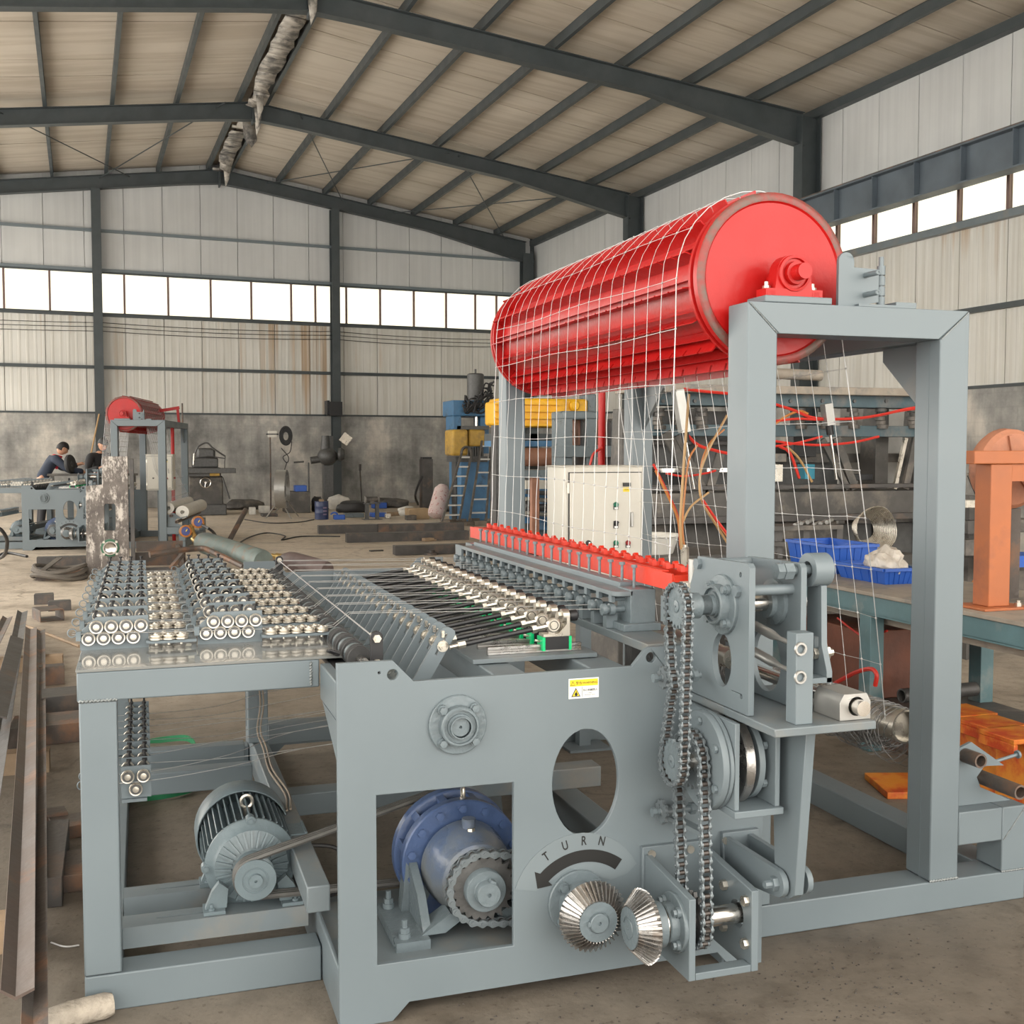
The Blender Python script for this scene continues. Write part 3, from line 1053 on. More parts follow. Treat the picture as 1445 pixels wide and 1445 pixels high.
def flange_bearing(c, axis, r, parent, shaft=None, shaft_out=0.03, bolts=4, square=False, name='flange_bearing', text=None):
    """round cast flange unit: disc, four bosses with bolts, bearing insert; axis points out of the plate"""
    c, ax = Vector(c), Vector(axis).normalized()
    x, y, d = frame_of(ax)
    sh = shaft or r * 0.30
    m = M().mat(0)
    m.lathe(c, ax, [(r, 0), (r, r * 0.10), (r * 0.97, r * 0.13), (r * 0.68, r * 0.15), (r * 0.66, r * 0.42), (r * 0.62, r * 0.46), (r * 0.56, r * 0.46), (r * 0.55, r * 0.36), (r * 0.44, r * 0.36)], 32, caps=False)
    for i in range(4):
        a = pi / 4 + i * pi / 2
        e = x * cos(a) + y * sin(a)
        m.cyl(c + e * r * 0.78, c + e * r * 0.78 + ax * r * 0.26, r * 0.19, r * 0.17, n=12)
        t = -x * sin(a) + y * cos(a)
        m.bar(c + e * r * 0.55 + ax * r * 0.16, c + e * r * 0.80 + ax * r * 0.16, r * 0.26, r * 0.14, ax)
    if text:
        for s, base in text:
            rt = r * 0.86
            w = 0.22
            for k, ch in enumerate(s):
                a = base - (k - (len(s) - 1) / 2) * w * (1 if True else 0)
                e = Vector((cos(a), 0, sin(a)))
                tt = Vector((sin(a), 0, -cos(a)))
                text_mesh(m, ch, r * 0.2, lambda p, q: c + ax * (r * 0.135 + 0.001) + e * (rt - r * 0.07 + q) + tt * p, 0)
    m.mat(1).lathe(c, ax, [(r * 0.44, r * 0.36), (r * 0.43, r * 0.44), (r * 0.36, r * 0.44), (sh * 1.12, r * 0.58), (sh * 1.0, r * 0.58)], 28, caps=False)
    m.mat(2).lathe(c, ax, [(sh, 0), (sh, r * 0.5 + shaft_out), (sh * 0.93, r * 0.52 + shaft_out), (sh * 0.16, r * 0.52 + shaft_out), (sh * 0.1, r * 0.40 + shaft_out)], 24)
    fb = m.build(name, [GREYC, GREYC, GREYC], parent)
    for i in range(4):
        a = pi / 4 + i * pi / 2
        e = x * cos(a) + y * sin(a)
        M().hexbolt(c + e * r * 0.78 + ax * r * 0.25, ax, r * 0.13, r * 0.13).build('bolt', GREYC, fb)
    return fb


flange_bearing((0.780, YP, 0.776), (0, -1, 0), 0.079, G, 0.026, -0.006, text=(('HVC', pi), ('FC208', 0.0)))

# ---- cross beams and deck
tubebox('cross_beam', 0.893, 0.985, YP + 0.016, YB - 0.016, 0.815, 0.893)
tubebox('cross_beam', 1.176, 1.280, YP + 0.016, YB - 0.016, 0.815, 0.893)
tubebox('cross_beam', 0.463, 0.545, YP + 0.016, 3.135, 0.805, 0.905)
tubebox('slider_deck', 0.876, 1.252, 3.03, 4.95, 0.896, 0.909, mt=GREYD, bev=0.001)
tubebox('low_side_plate', 0.463, 0.475, YP + 0.016, YB - 0.016, 0.0, 0.155)
tubebox('gearbox_deck', 0.48, 1.30, YP + 0.03, 3.36, 0.118, 0.132, mt=GREYD, bev=0.001)
tubebox('cross_beam', 0.476, 1.68, 3.37, 3.46, 0.02, 0.11)
tubebox('cross_beam', 0.475, 1.68, 4.02, 4.12, 0.19, 0.27, mt=GREYD)
tubebox('cross_beam', 0.475, 1.68, 4.66, 4.76, 0.29, 0.37, mt=GREYD)
tubebox('longitudinal_beam', 1.58, 1.69, YP + 0.016, YB - 0.016, 0.0, 0.10)
m = M()
m.bar((1.10, 3.55, 0.13), (1.60, 5.3, 0.13), 0.08, 0.05)
m.bar((1.25, 3.55, 0.13), (1.68, 5.0, 0.13), 0.08, 0.05)
m.build('diagonal_channel', GREYD, G, bevel=0.002)

# ---- infeed table
tubebox('table_beam', -0.17, 0.462, 3.137, 3.237, 0.838, 0.916)
tubebox('table_beam', -0.17, 0.462, 5.40, 5.50, 0.838, 0.916)
tubebox('table_beam', -0.17, -0.08, 3.24, 5.398, 0.838, 0.916)
tubebox('table_beam', 0.38, 0.462, 3.24, 5.398, 0.838, 0.916)
M().box(-0.172, 0.527, 3.135, 5.5, 0.9165, 0.924).build('table_top', GREYT, G, bevel=0.001)
for y in (3.137, 5.40):
    tubebox('table_post', -0.166, -0.072, y, y + 0.1, 0.102, 0.837)
    tubebox('foot_beam', -0.166, 0.460, y, y + 0.1, 0.0, 0.10)
tubebox('foot_beam', -0.166, -0.072, 3.239, 5.398, 0.0, 0.10)
tubebox('table_post', 0.385, 0.462, 4.53, 4.62, 0.336, 0.837)
tubebox('longitudinal_beam', 0.40, 0.462, 2.98, 4.62, 0.262, 0.335, mt=GREYD)
tubebox('back_rail', -0.070, 0.398, 4.52, 4.60, 0.165, 0.25)
tubebox('back_rail', -0.070, 0.398, 4.86, 4.94, 0.165, 0.25)
m = M()
m.prism([[(2.867, 0.70), (2.867, 0.804), (3.10, 0.804)]], 'yz', 0.464, 0.476)
m.build('gusset', GREY, G)
for y in (3.252, 3.472):
    m = M()
    m.prism([[(-0.071, y), (0.440, y), (0.440, y + 0.085), (-0.071, y + 0.085)], [(0.02, y + 0.038), (0.16, y + 0.038), (0.16, y + 0.048), (0.02, y + 0.048)]], 'xy', 0.168, 0.175)
    m.box(-0.071, 0.440, y, y + 0.008, 0.115, 0.168)
    m.box(-0.071, 0.440, y + 0.077, y + 0.085, 0.115, 0.168)
    m.build('motor_rail', GREYD, G)
m = M()
random.seed(2)
for xx, zz in ((0.0, 0.0), (0.012, 0.004)):
    m.tube(spline([(0.42 + xx, 4.50, 0.62), (0.43 + xx, 4.50, 0.50), (0.415 + xx, 4.48, 0.40), (0.43 + xx, 4.40, 0.343 + zz), (0.42 + xx, 4.1, 0.343 + zz), (0.44 + xx, 3.8, 0.343 + zz), (0.425 + xx, 3.62, 0.343 + zz)]), 0.004, 6)
m.build('tied_cable', TIE, G)

# ---- electric motor
MX, MZ = 0.287, 0.284
m = M()
m.lathe((MX, 3.36, MZ), (0, 1, 0), [(0.106, 0), (0.106, 0.26)], 36)
for i in range(40):
    a = 2 * pi * i / 40
    if abs(math.degrees(a) - 270) < 40:
        continue
    e = Vector((cos(a), 0, sin(a)))
    m.bar(Vector((MX, 3.365, MZ)) + e * 0.118, Vector((MX, 3.615, MZ)) + e * 0.118, 0.004, 0.034, e)
motor = m.build('motor', MOTOR, G)
m = M()
m.lathe((MX, 3.36, MZ), (0, -1, 0), [(0.132, 0), (0.132, 0.012), (0.125, 0.018), (0.112, 0.026), (0.105, 0.036), (0.05, 0.050), (0.045, 0.065)], 40)
for i in range(28):
    a = 2 * pi * i / 28
    e = Vector((cos(a), 0, sin(a)))
    m.bar(Vector((MX, 3.309, MZ)) + e * 0.058, Vector((MX, 3.322, MZ)) + e * 0.104, 0.006, 0.010, (0, 1, 0))
for a in (90, 0, 180, 225, 315):
    e = Vector((cos(radians(a)), 0, sin(radians(a))))
    m.cyl(Vector((MX, 3.368, MZ)) + e * 0.128, Vector((MX, 3.338, MZ)) + e * 0.128, 0.014, n=12)
    m.hexbolt(Vector((MX, 3.338, MZ)) + e * 0.128, (0, -1, 0), 0.008)
m.build('end_shield', MOTOR, motor)
m = M()
m.lathe((MX, 3.60, MZ), (0, 1, 0), [(0.143, 0), (0.146, 0.01), (0.146, 0.11), (0.130, 0.145), (0.05, 0.15), (0.05, 0.146), (0.127, 0.140), (0.140, 0.108), (0.140, 0)], 40, closed=True)
m.build('fan_cowl', MOTOR, motor)
m = M()
m.tube([(MX + 0.017 * cos(t), 3.47, MZ + 0.147 + 0.019 * sin(t)) for t in [2 * pi * i / 14 for i in range(14)]], 0.0055, 6, closed=True)
m.cyl((MX, 3.47, MZ + 0.10), (MX, 3.47, MZ + 0.132), 0.011, n=10)
m.build('lifting_eye', STEEL, motor)
for sx in (-1, 1):
    for y in (3.295, 3.515):
        m = M()
        L_ = [(MX + sx * 0.135, 0.186), (MX + sx * 0.075, 0.186), (MX + sx * 0.070, 0.24), (MX + sx * 0.095, 0.26), (MX + sx * 0.115, 0.235)]
        m.prism([L_], 'xz', y - 0.012, y + 0.012)
        m.box(MX + sx * 0.11 - 0.03, MX + sx * 0.11 + 0.03, y - 0.035, y + 0.035, 0.176, 0.186)
        m.hexbolt((MX + sx * 0.118, y - 0.022, 0.186), (0, 0, 1), 0.009, shank=0.01)
        m.build('motor_foot', MOTOR, motor)
m = M()
m.box(MX + 0.10, MX + 0.165, 3.40, 3.50, MZ - 0.03, MZ + 0.055)
m.box(MX + 0.165, MX + 0.172, 3.395, 3.505, MZ - 0.035, MZ + 0.06)
m.cyl((MX + 0.13, 3.42, MZ - 0.03), (MX + 0.13, 3.42, MZ - 0.06), 0.014, n=10)
m.build('terminal_box', MOTOR, motor)
m = M()
prof = [(0.058, 0), (0.058, 0.008)]
for k in range(3):
    o_ = 0.008 + k * 0.014
    prof += [(0.046, o_ + 0.005), (0.046, o_ + 0.009), (0.058, o_ + 0.014)]
prof += [(0.058, 0.056), (0.037, 0.056), (0.036, 0.054), (0.033, 0.054), (0.032, 0.056), (0.020, 0.056), (0.019, 0.066), (0.004, 0.066), (0.003, 0.060)]
m.lathe((MX, 3.262, MZ), (0, -1, 0), prof, 32)
m.build('pulley', MOTOR, motor)
m = M()
m.lathe((0.89, 3.40, 0.30), (0, -1, 0), [(0.14, 0), (0.14, 0.06), (0.05, 0.06)], 36)
m.build('large_pulley', CAST, G)
m = M()
for k in range(3):
    yo = k * 0.014
    a = [Vector((MX + 0.055 * cos(t), 3.249 - yo, MZ + 0.055 * sin(t))) for t in [radians(100 + 15 * i) for i in range(12)]]
    b = [Vector((0.89 + 0.143 * cos(t), 3.386 - yo, 0.30 + 0.143 * sin(t))) for t in [radians(-80 + 16 * i) for i in range(12)]]
    m.tube(a + b, 0.0078, 6, closed=True)
m.build('drive_belt', BELT, G)
m = M()
m.tube(spline([(MX + 0.13, 3.42, 0.23), (MX + 0.15, 3.40, 0.17), (MX + 0.24, 3.39, 0.14), (MX + 0.30, 3.42, 0.20), (MX + 0.27, 3.46, 0.26), (MX + 0.16, 3.47, 0.28)]), 0.006, 6)
m.build('motor_cable', CABLE, G)

# ---- gear reducer behind the window
RX, RZ = 0.882, 0.285
m = M()
m.lathe((RX, 3.15, RZ), (0, -1, 0), [(0.130, 0.0), (0.128, 0.03), (0.120, 0.09), (0.108, 0.115), (0.104, 0.145), (0.098, 0.150), (0.094, 0.152), (0.09, 0.150), (0.088, 0.148), (0.04, 0.150), (0.035, 0.16)], 44)
m.cyl((RX, 3.10, RZ + 0.12), (RX, 3.10, RZ + 0.15), 0.02, n=10)
red = m.build('gear_reducer', BLUEG, G)
m = M()
m.lathe((RX, 3.205, RZ), (0, -1, 0), [(0.13, 0), (0.180, 0), (0.182, 0.004), (0.182, 0.034), (0.178, 0.038), (0.125, 0.038)], 48)
m.lathe((RX, 3.285, RZ), (0, -1, 0), [(0.05, -0.02), (0.178, -0.015), (0.186, -0.01), (0.186, 0.022), (0.180, 0.026), (0.14, 0.026), (0.14, 0.08)], 48)
for i in range(12):
    a = 2 * pi * (i + 0.5) / 12
    e = Vector((cos(a), 0, sin(a)))
    m.bar(Vector((RX, 3.20, RZ)) + e * 0.165, Vector((RX, 3.262, RZ)) + e * 0.165, 0.022, 0.03, e)
m.build('housing_flange', BLUEP, red)
for i in range(14):
    a = 2 * pi * (i + 0.5) / 14
    e = Vector((cos(a), 0, sin(a)))
    M().hexbolt(Vector((RX, 3.167, RZ)) + e * 0.158, (0, -1, 0), 0.0125, 0.010).build('bolt', BLUEP, red)
for i in range(8):
    a = 2 * pi * (i + 0.5) / 8
    e = Vector((cos(a), 0, sin(a)))
    M().hexbolt(Vector((RX, 3.0, RZ)) + e * 0.078, (0, -1, 0), 0.008, 0.006).build('bolt', BLUEG, red)
for sx in (-1, 1):
    m = M()
    xa, xb = RX + sx * 0.15, RX + sx * 0.245
    m.box(min(xa, xb), max(xa, xb), 2.955, 3.245, 0.132, 0.158)
    m.prism([[(RX + sx * 0.085, 0.21), (RX + sx * 0.17, 0.157), (RX + sx * 0.10, 0.157), (RX + sx * 0.05, 0.19)]], 'xz', 2.985, 3.06)
    m.prism([[(RX + sx * 0.17, 0.30), (RX + sx * 0.185, 0.157), (RX + sx * 0.12, 0.157), (RX + sx * 0.10, 0.20)]], 'xz', 3.165, 3.215)
    m.prism([[(2.99, 0.157), (3.22, 0.157), (3.22, 0.30), (3.17, 0.30), (3.06, 0.24)]], 'yz', RX + sx * 0.15 - 0.012, RX + sx * 0.15 + 0.012)
    m.build('reducer_foot', GREYC, red)
m = M()
m.hexbolt((RX, 3.075, RZ + 0.117), (0, 0.2, 1), 0.012, 0.01)
m.tube([(RX + 0.008, 3.19 + 0.013 * cos(t), RZ + 0.198 + 0.018 * sin(t)) for t in [2 * pi * i / 12 for i in range(12)]], 0.004, 5, closed=True)
m.cyl((RX + 0.008, 3.19, RZ + 0.17), (RX + 0.008, 3.19, RZ + 0.185), 0.009, n=8)
m.build('lifting_eye', STEEL, red)
for x in (RX - 0.215, RX + 0.215):
    for y in (2.99, 3.205):
        M().cyl((x, y, 0.158), (x, y, 0.172), 0.017, n=16).hexbolt((x, y, 0.172), (0, 0, 1), 0.014, 0.014, 0.022).build('anchor_bolt', GREYC, red)
m = M()
m.lathe((RX, 3.0, RZ), (0, -1, 0), [(0.058, 0), (0.058, 0.075), (0.056, 0.078), (0.036, 0.078), (0.034, 0.08), (0.034, 0.103), (0.032, 0.106), (0.006, 0.106), (0.004, 0.098)], 32)
m.cbox((RX + 0.012, 2.906, RZ + 0.033), (0.016, 0.02, 0.008), (0, 0.5, 0))
m.build('output_hub', GREYC, red)


# ---- roller chains
def link_mesh(p, w, outer):
    """one link along +X, pin axis Y"""
    m = M()
    h = p * 0.37
    for s in (-1, 1):
        y = s * (w * (0.62 if outer else 0.46))
        t = p * 0.09
        prof = arc(0, 0, h, 90, 270, 6) + [(p * 0.5, -h * 0.50)] + arc(p, 0, h, -90, 90, 6) + [(p * 0.5, h * 0.50)]
        m.mat(0).prism([prof], 'xz', y - t, y + t)
    for x in (0, p):
        if outer:
            m.mat(0).cyl((x, -w * 0.88, 0), (x, w * 0.88, 0), p * 0.17, n=8)
        else:
            m.mat(1).cyl((x, -w * 0.42, 0), (x, w * 0.42, 0), p * 0.30, n=8)
    return m.mesh('chain_link', [CHAINP, CHAIN], Vector((0, 0, 0)))[0]


def resample(pts, pitch):
    """closed polyline -> points one (slightly stretched) pitch apart, an even count"""
    k = len(pts)
    L = [0]
    for i in range(k):
        L.append(L[-1] + (Vector(pts[(i + 1) % k]) - Vector(pts[i])).length)
    n = int(round(L[-1] / pitch / 2)) * 2
    out, j = [], 0
    for i in range(n):
        s = L[-1] * i / n
        while L[j + 1] < s:
            j += 1
        out.append(Vector(pts[j]).lerp(Vector(pts[(j + 1) % k]), (s - L[j]) / (L[j + 1] - L[j])))
    return out


def make_chain(name, pts, pitch, width, normal, label=None):
    q = resample(pts, pitch)
    c = sum(q, Vector()) / len(q)
    e = thing(name, c, None, None)
    e.parent = G
    e.location = c - ORG[G]
    if label:
        e['label'] = label
    ms = [link_mesh(pitch, width, False), link_mesh(pitch, width, True)]
    nrm = Vector(normal)
    for i, p in enumerate(q):
        d = (q[(i + 1) % len(q)] - p)
        d.normalize()
        z = d.cross(nrm)
        mt = Matrix((d, nrm, z)).transposed()
        place('chain_link', ms[i % 2], p, e, mt.to_euler())
    return e


def sprocket(name, c, axis, r, teeth, thick, hub, parent, mt=CHAINP, boss=0.02):
    c, ax = Vector(c), Vector(axis)
    x, y, d = frame_of(ax)
    loop = []
    for i in range(teeth):
        for f, q in ((0.0, 0.86), (0.28, 0.93), (0.42, 1.06), (0.58, 1.06), (0.72, 0.93)):
            a = 2 * pi * (i + f) / teeth
            loop.append((r * q * cos(a), r * q * sin(a)))
    m = M()
    m.prism_f([loop], lambda p, t: c + x * p[0] + y * p[1] + d * t, -thick / 2, thick / 2)
    m.lathe(c, ax, [(hub, thick / 2 - 0.001), (hub, thick / 2 + 0.002), (hub * 0.9, thick / 2 + 0.003), (hub * 0.2, thick / 2 + 0.003), (hub * 0.13, 0.0)], 24)
    m.lathe(c, -ax, [(hub * 1.4, thick / 2 - 0.001), (hub * 1.4, thick / 2 + boss)], 24)
    return m.build(name, mt, parent)


XA, XB = 1.322, 1.372
CA1, CA2 = (2.652, 1.091), (2.672, 0.677)
ra, rb = 0.057, 0.074
SHZ, SHY = 0.258, 2.64


def strand(cx, a0, a1, c, r, n=14):
    return [(cx, c[0] + r * cos(radians(a0 + (a1 - a0) * i / n)), c[1] + r * sin(radians(a0 + (a1 - a0) * i / n))) for i in range(n + 1)]


# Y grows away from the camera side, so the far strand (angle 0) is the left one in the photograph
chA = strand(XA, 180, 10, CA1, ra) + [(XA, 2.690, 0.93), (XA, 2.666, 0.885), (XA, 2.690, 0.83)] + strand(XA, -10, -180, CA2, ra + 0.003)
pa = [p for p in chA]
make_chain('drive_chain', pa, 0.01905, 0.0200, (1, 0, 0), 'upper roller chain of two')
chB = strand(XB, 180, 0, CA2, rb) + [(XB, 2.735, 0.50)] + strand(XB, 0, -180, (SHY, SHZ), rb - 0.004)
make_chain('drive_chain', chB, 0.0222, 0.0220, (1, 0, 0), 'lower roller chain of two')
chG = [(RX + 0.098 * cos(radians(t)), 2.955, RZ + 0.098 * sin(radians(t))) for t in range(90, 271, 12)] + [(1.125 + 0.092 * cos(radians(t)), 2.955, 0.25 + 0.092 * sin(radians(t))) for t in range(-90, 91, 12)]
make_chain('drive_chain', chG, 0.0300, 0.022, (0, 1, 0), 'heavy roller chain on the gearbox')
sprocket('sprocket', (XA, *CA1), (-1, 0, 0), ra * 0.98, 18, 0.009, 0.016, G, GREYC)
sprocket('sprocket', (XA, *CA2), (-1, 0, 0), ra * 0.98, 18, 0.009, 0.018, G, GREYC)
sprocket('sprocket', (XB, *CA2), (-1, 0, 0), rb * 0.98, 20, 0.010, 0.03, G)
sprocket('sprocket', (XB, SHY, SHZ), (-1, 0, 0), rb * 0.93, 18, 0.010, 0.03, G, CAST)
sprocket('sprocket', (RX, 2.955, RZ), (0, -1, 0), 0.094, 22, 0.010, 0.05, G, CAST)
sprocket('sprocket', (1.125, 2.955, 0.25), (0, -1, 0), 0.09, 22, 0.010, 0.05, G, CAST)
# idlers pressing the slack strands
for (y, z, xx, r) in ((2.735, 0.888, XA, 0.030), (2.80, 0.50, XB - 0.02, 0.034)):
    s_ = sprocket('idler_sprocket', (xx, y, z), (-1, 0, 0), r, 9, 0.009, 0.012, G)
    m = M()
    m.cyl((xx - 0.03, y, z), (xx + 0.11, y, z), 0.009, n=12)
    m.hexbolt((xx - 0.02, y, z), (-1, 0, 0), 0.013, 0.011)
    m.hexbolt((xx + 0.085, y, z), (1, 0, 0), 0.017, 0.014)
    m.build('bolt', GREYC, s_)
m = M()
m.bar((XB + 0.02, YP, 0.47), (XB + 0.09, YP - 0.09, 0.44), 0.035, 0.012)
m.build('idler_arm', GREY, G)

# ---- bevel gears
def bevel(name, c, axis, R, r, face, teeth, parent, boss):
    """c: centre of the big rim; the cone narrows along axis"""
    c, ax = Vector(c), Vector(axis).normalized()
    x, y, d = frame_of(ax)
    vs, fs = [], []
    for i in range(teeth):
        for f, hgt in ((0.0, 0), (0.30, 0), (0.42, 1), (0.62, 1), (0.74, 0)):
            a = 2 * pi * (i + f) / teeth
            e = x * cos(a) + y * sin(a)
            dr = 0.0125 * hgt
            vs.append(c + e * (R - 0.0125 + dr) + d * (dr * 0.3))
            vs.append(c + e * (r - 0.0075 + dr * 0.6) + d * (face + dr * 0.2))
    k = teeth * 5
    for i in range(k):
        j = (i + 1) % k
        fs.append((2 * i, 2 * j, 2 * j + 1, 2 * i + 1))
    nb = len(vs)
    for i in range(k):
        a = 2 * pi * i / k
        e = x * cos(a) + y * sin(a)
        vs.append(c + e * (R * 0.60) - d * 0.022)
        vs.append(c + e * (r * 0.55) + d * (face + 0.0))
        vs.append(c + e * (r * 0.92) + d * (face + 0.001))
        vs.append(c + e * (R * 0.93) - d * 0.010)
    for i in range(k):
        j = (i + 1) % k
        A = lambda q, s: nb + 4 * q + s
        fs.append((2 * i, A(i, 3), A(j, 3), 2 * j))
        fs.append((A(i, 3), A(i, 0), A(j, 0), A(j, 3)))
        fs.append((2 * i + 1, 2 * j + 1, A(j, 2), A(i, 2)))
        fs.append((A(i, 2), A(j, 2), A(j, 1), A(i, 1)))
    m = M().add(vs, fs)
    g = m.build(name, GEARM, parent)
    m = M()
    m.lathe(c, ax, [(r * 0.92, face - 0.001), (r * 0.92, face + 0.004), (0.030, face + 0.005), (0.030, face + 0.003), (0.026, face + 0.003), (0.026, face + boss), (0.024, face + boss + 0.002), (0.005, face + boss + 0.002), (0.004, face + boss - 0.004)], 36)
    m.lathe(c, -ax, [(R * 0.62, 0.015), (R * 0.60, 0.045), (0.03, 0.045)], 32)
    m.cbox(c + d * (face + boss * 0.5) + x * 0.027, (0.012, 0.012, 0.012))
    m.build('gear_hub', GREYC, g)
    return g


b1 = bevel('bevel_gear', (1.122, 2.742, SHZ), (0, -1, 0), 0.097, 0.058, 0.040, 40, G, 0.012)
b1['label'] = 'bevel gear facing forward'
b2 = bevel('bevel_gear', (1.226, SHY, SHZ), (-1, 0, 0), 0.097, 0.058, 0.040, 40, G, 0.004)
b2['label'] = 'bevel gear facing sideways'
flange_bearing((1.122, YP, SHZ), (0, -1, 0), 0.088, G, 0.028, 0.03)
M().cyl((1.122, 2.80, SHZ), (1.122, 3.05, SHZ), 0.026, n=20).build('gear_shaft', STEELB, G)

# ---- U bracket with the lower shaft
m = M()
m.box(1.309, 1.52, 2.832, YP, 0.125, 0.392)
ub = m.build('chain_bracket', GREY, G, bevel=0.002)
side = [(2.561, 0.131), (2.832, 0.131), (2.832, 0.372), (2.74, 0.362), (2.561, 0.346)]
for x0, x1 in ((1.316, 1.335), (1.497, 1.518)):
    M().prism([side, circ(SHY, SHZ, 0.036, 20)], 'yz', x0, x1).build('bracket_cheek', GREY, ub, bevel=0.002)
M().box(1.3352, 1.4968, 2.561, 2.60, 0.131, 0.150).build('bracket_floor', GREY, ub, bevel=0.002)
for x in (1.335, 1.455):
    M().cyl((x, 2.832, 0.372), (x, 2.824, 0.372), 0.011, n=14).build('cap_screw', STEEL, ub)
flange_bearing((1.316, SHY, SHZ), (-1, 0, 0), 0.078, G, 0.026, 0.02)
m = M()
m.cyl((1.22, SHY, SHZ), (1.53, SHY, SHZ), 0.0265, n=28)
m.build('lower_shaft', STEELB, G)
m = M()
m.lathe((1.262, SHY, SHZ), (1, 0, 0), [(0.045, 0), (0.045, 0.022), (0.03, 0.022)], 24)
m.build('shaft_collar', STEELB, G)
for dy, dz in ((-0.055, 0.055), (-0.055, -0.06), (0.06, 0.055), (0.06, -0.06)):
    M().hexbolt((1.4968, SHY + dy, SHZ + dz), (-1, 0, 0), 0.014, 0.014).build('nut', STEEL, ub)

# ---- clutch hung under the weaving box
c = (2.662, 0.677)
m = M()
m.lathe((1.395, *c), (1, 0, 0), [(0.03, 0), (0.128, 0.0), (0.131, 0.004), (0.131, 0.016), (0.125, 0.018), (0.131, 0.021), (0.131, 0.03), (0.03, 0.03)], 44)
cl = m.build('clutch', GREY, G)
m = M()
m.lathe((1.470, *c), (1, 0, 0), [(0.03, 0), (0.115, 0), (0.118, 0.003), (0.118, 0.024), (0.115, 0.027), (0.03, 0.027)], 44)
m.build('friction_disc', GEARM, cl)
m = M()
m.lathe((1.512, *c), (1, 0, 0), [(0.03, 0), (0.108, 0), (0.11, 0.003), (0.11, 0.016), (0.03, 0.016)], 40)
m.build('pressure_disc', GREY, cl)
M().cyl((1.327, *c), (1.62, *c), 0.024, n=20).build('clutch_shaft', STEELB, cl)
for a in range(30, 390, 60):
    e = Vector((0, cos(radians(a)), sin(radians(a))))
    M().hexbolt(Vector((1.394, *c)) + e * 0.105, (-1, 0, 0), 0.011, 0.009).build('bolt', GREYC, cl)
    M().hexbolt(Vector((1.530, *c)) + e * 0.10, (1, 0, 0), 0.011, 0.012).build('bolt', GREYC, cl)
hb = M().box(1.428, 1.442, 2.535, 2.80, 0.574, 0.800)
hb = hb.build('clutch_hanger', GREY, G, bevel=0.002)
M().box(1.546, 1.560, 2.535, 2.80, 0.574, 0.800).build('hanger_cheek', GREY, hb, bevel=0.002)
M().box(1.424, 1.566, 2.525, 2.80, 0.556, 0.574).build('hanger_floor', GREY, hb, bevel=0.002)
# swinging link and its bracket
m = M()
m.prism([[(2.46, 0.78), (2.62, 0.78), (2.62, 0.66), (2.60, 0.36), (2.585, 0.325), (2.53, 0.325), (2.505, 0.345)]], 'yz', 1.588, 1.616)
lk = m.build('swing_link', GREY, G, bevel=0.002)
m = M()
m.lathe((1.616, 2.556, 0.372), (1, 0, 0), [(0.036, 0), (0.036, 0.008), (0.012, 0.008), (0.012, 0.03)], 20)
m.build('pivot_nut', GREYC, lk)
pb = M().box(1.560, 1.678, 2.832, YP, 0.262, 0.406).build('pivot_bracket', GREY, G, bevel=0.002)
ap = [(2.832, 0.395), (2.832, 0.285), (2.56, 0.325)] + arc(2.556, 0.362, 0.036, 270, 90, 8)
for x0 in (1.560 + 0.006, 1.640):
    M().prism([ap], 'yz', x0, x0 + 0.016).build('bracket_arm', GREY, pb, bevel=0.002)
M().hexbolt((1.566, 2.556, 0.362), (-1, 0, 0), 0.019, 0.016, 0.02).build('pivot_bolt', GREYC, pb)
for z in (0.385, 0.300):
    M().cyl((1.572 - 0.006, 2.832, z), (1.566, 2.822, z), 0.010, n=12).build('cap_screw', STEEL, pb)

# ---- weaving drive box on its shelf
M().box(1.452, 1.742, 2.385, YP, 0.798, 0.82).build('drive_shelf', GREYD, G, bevel=0.003)
pA = [(2.520, 0.822), (2.845, 0.822), (2.845, 1.12), (2.80, 1.205), (2.530, 1.21), (2.520, 1.20)]
ovA = circ(2.66, 0.942, 0.052, 28, 0.072)
pl = M().prism([pA, ovA, circ(2.565, 1.178, 0.007, 10), circ(2.555, 0.865, 0.007, 10), circ(CA1[0], CA1[1], 0.03, 16)], 'yz', 1.455, 1.472).build('drive_plate', GREY, G, bevel=0.002)
pB = [(2.530, 0.822), (2.845, 0.822), (2.845, 1.12), (2.80, 1.20), (2.540, 1.205), (2.530, 1.195)]
M().prism([pB, circ(2.70, 0.925, 0.075, 28, 0.085), circ(CA1[0], CA1[1], 0.03, 16)], 'yz', 1.612, 1.629).build('drive_plate', GREY, G, bevel=0.002)
for y, z, r in ((2.575, 1.135, 0.014), (2.79, 1.185, 0.014)):
    m = M().cyl((1.472, y, z), (1.612, y, z), r, n=16)
    m.hexbolt((1.455, y, z), (-1, 0, 0), 0.016, 0.012)
    m.build('tie_rod', GREY, G)
flange_bearing((1.455, *CA1), (-1, 0, 0), 0.080, G, 0.026, 0.03)
M().cyl((1.474, *CA1), (1.65, *CA1), 0.0235, n=24).build('drive_shaft', STEELB, G)
M().lathe((1.329, *CA1), (1, 0, 0), [(0.034, 0), (0.034, 0.05), (0.026, 0.05), (0.026, 0.145)], 24).build('shaft_hub', GREYC, G)
M().lathe((1.612, *CA1), (-1, 0, 0), [(0.062, 0), (0.062, 0.012), (0.042, 0.02), (0.042, 0.035), (0.026, 0.035)], 28).build('inner_bearing', GREYC, G)
m = M().cyl((1.56, 2.56, 1.185), (1.70, 2.56, 1.185), 0.013, n=16)
m.hexbolt((1.60, 2.56, 1.185), (-1, 0, 0), 0.024, 0.026)
m.hexbolt((1.573, 2.56, 1.185), (-1, 0, 0), 0.022, 0.02)
m.build('arm_pin', GREYC, G)
m = M()
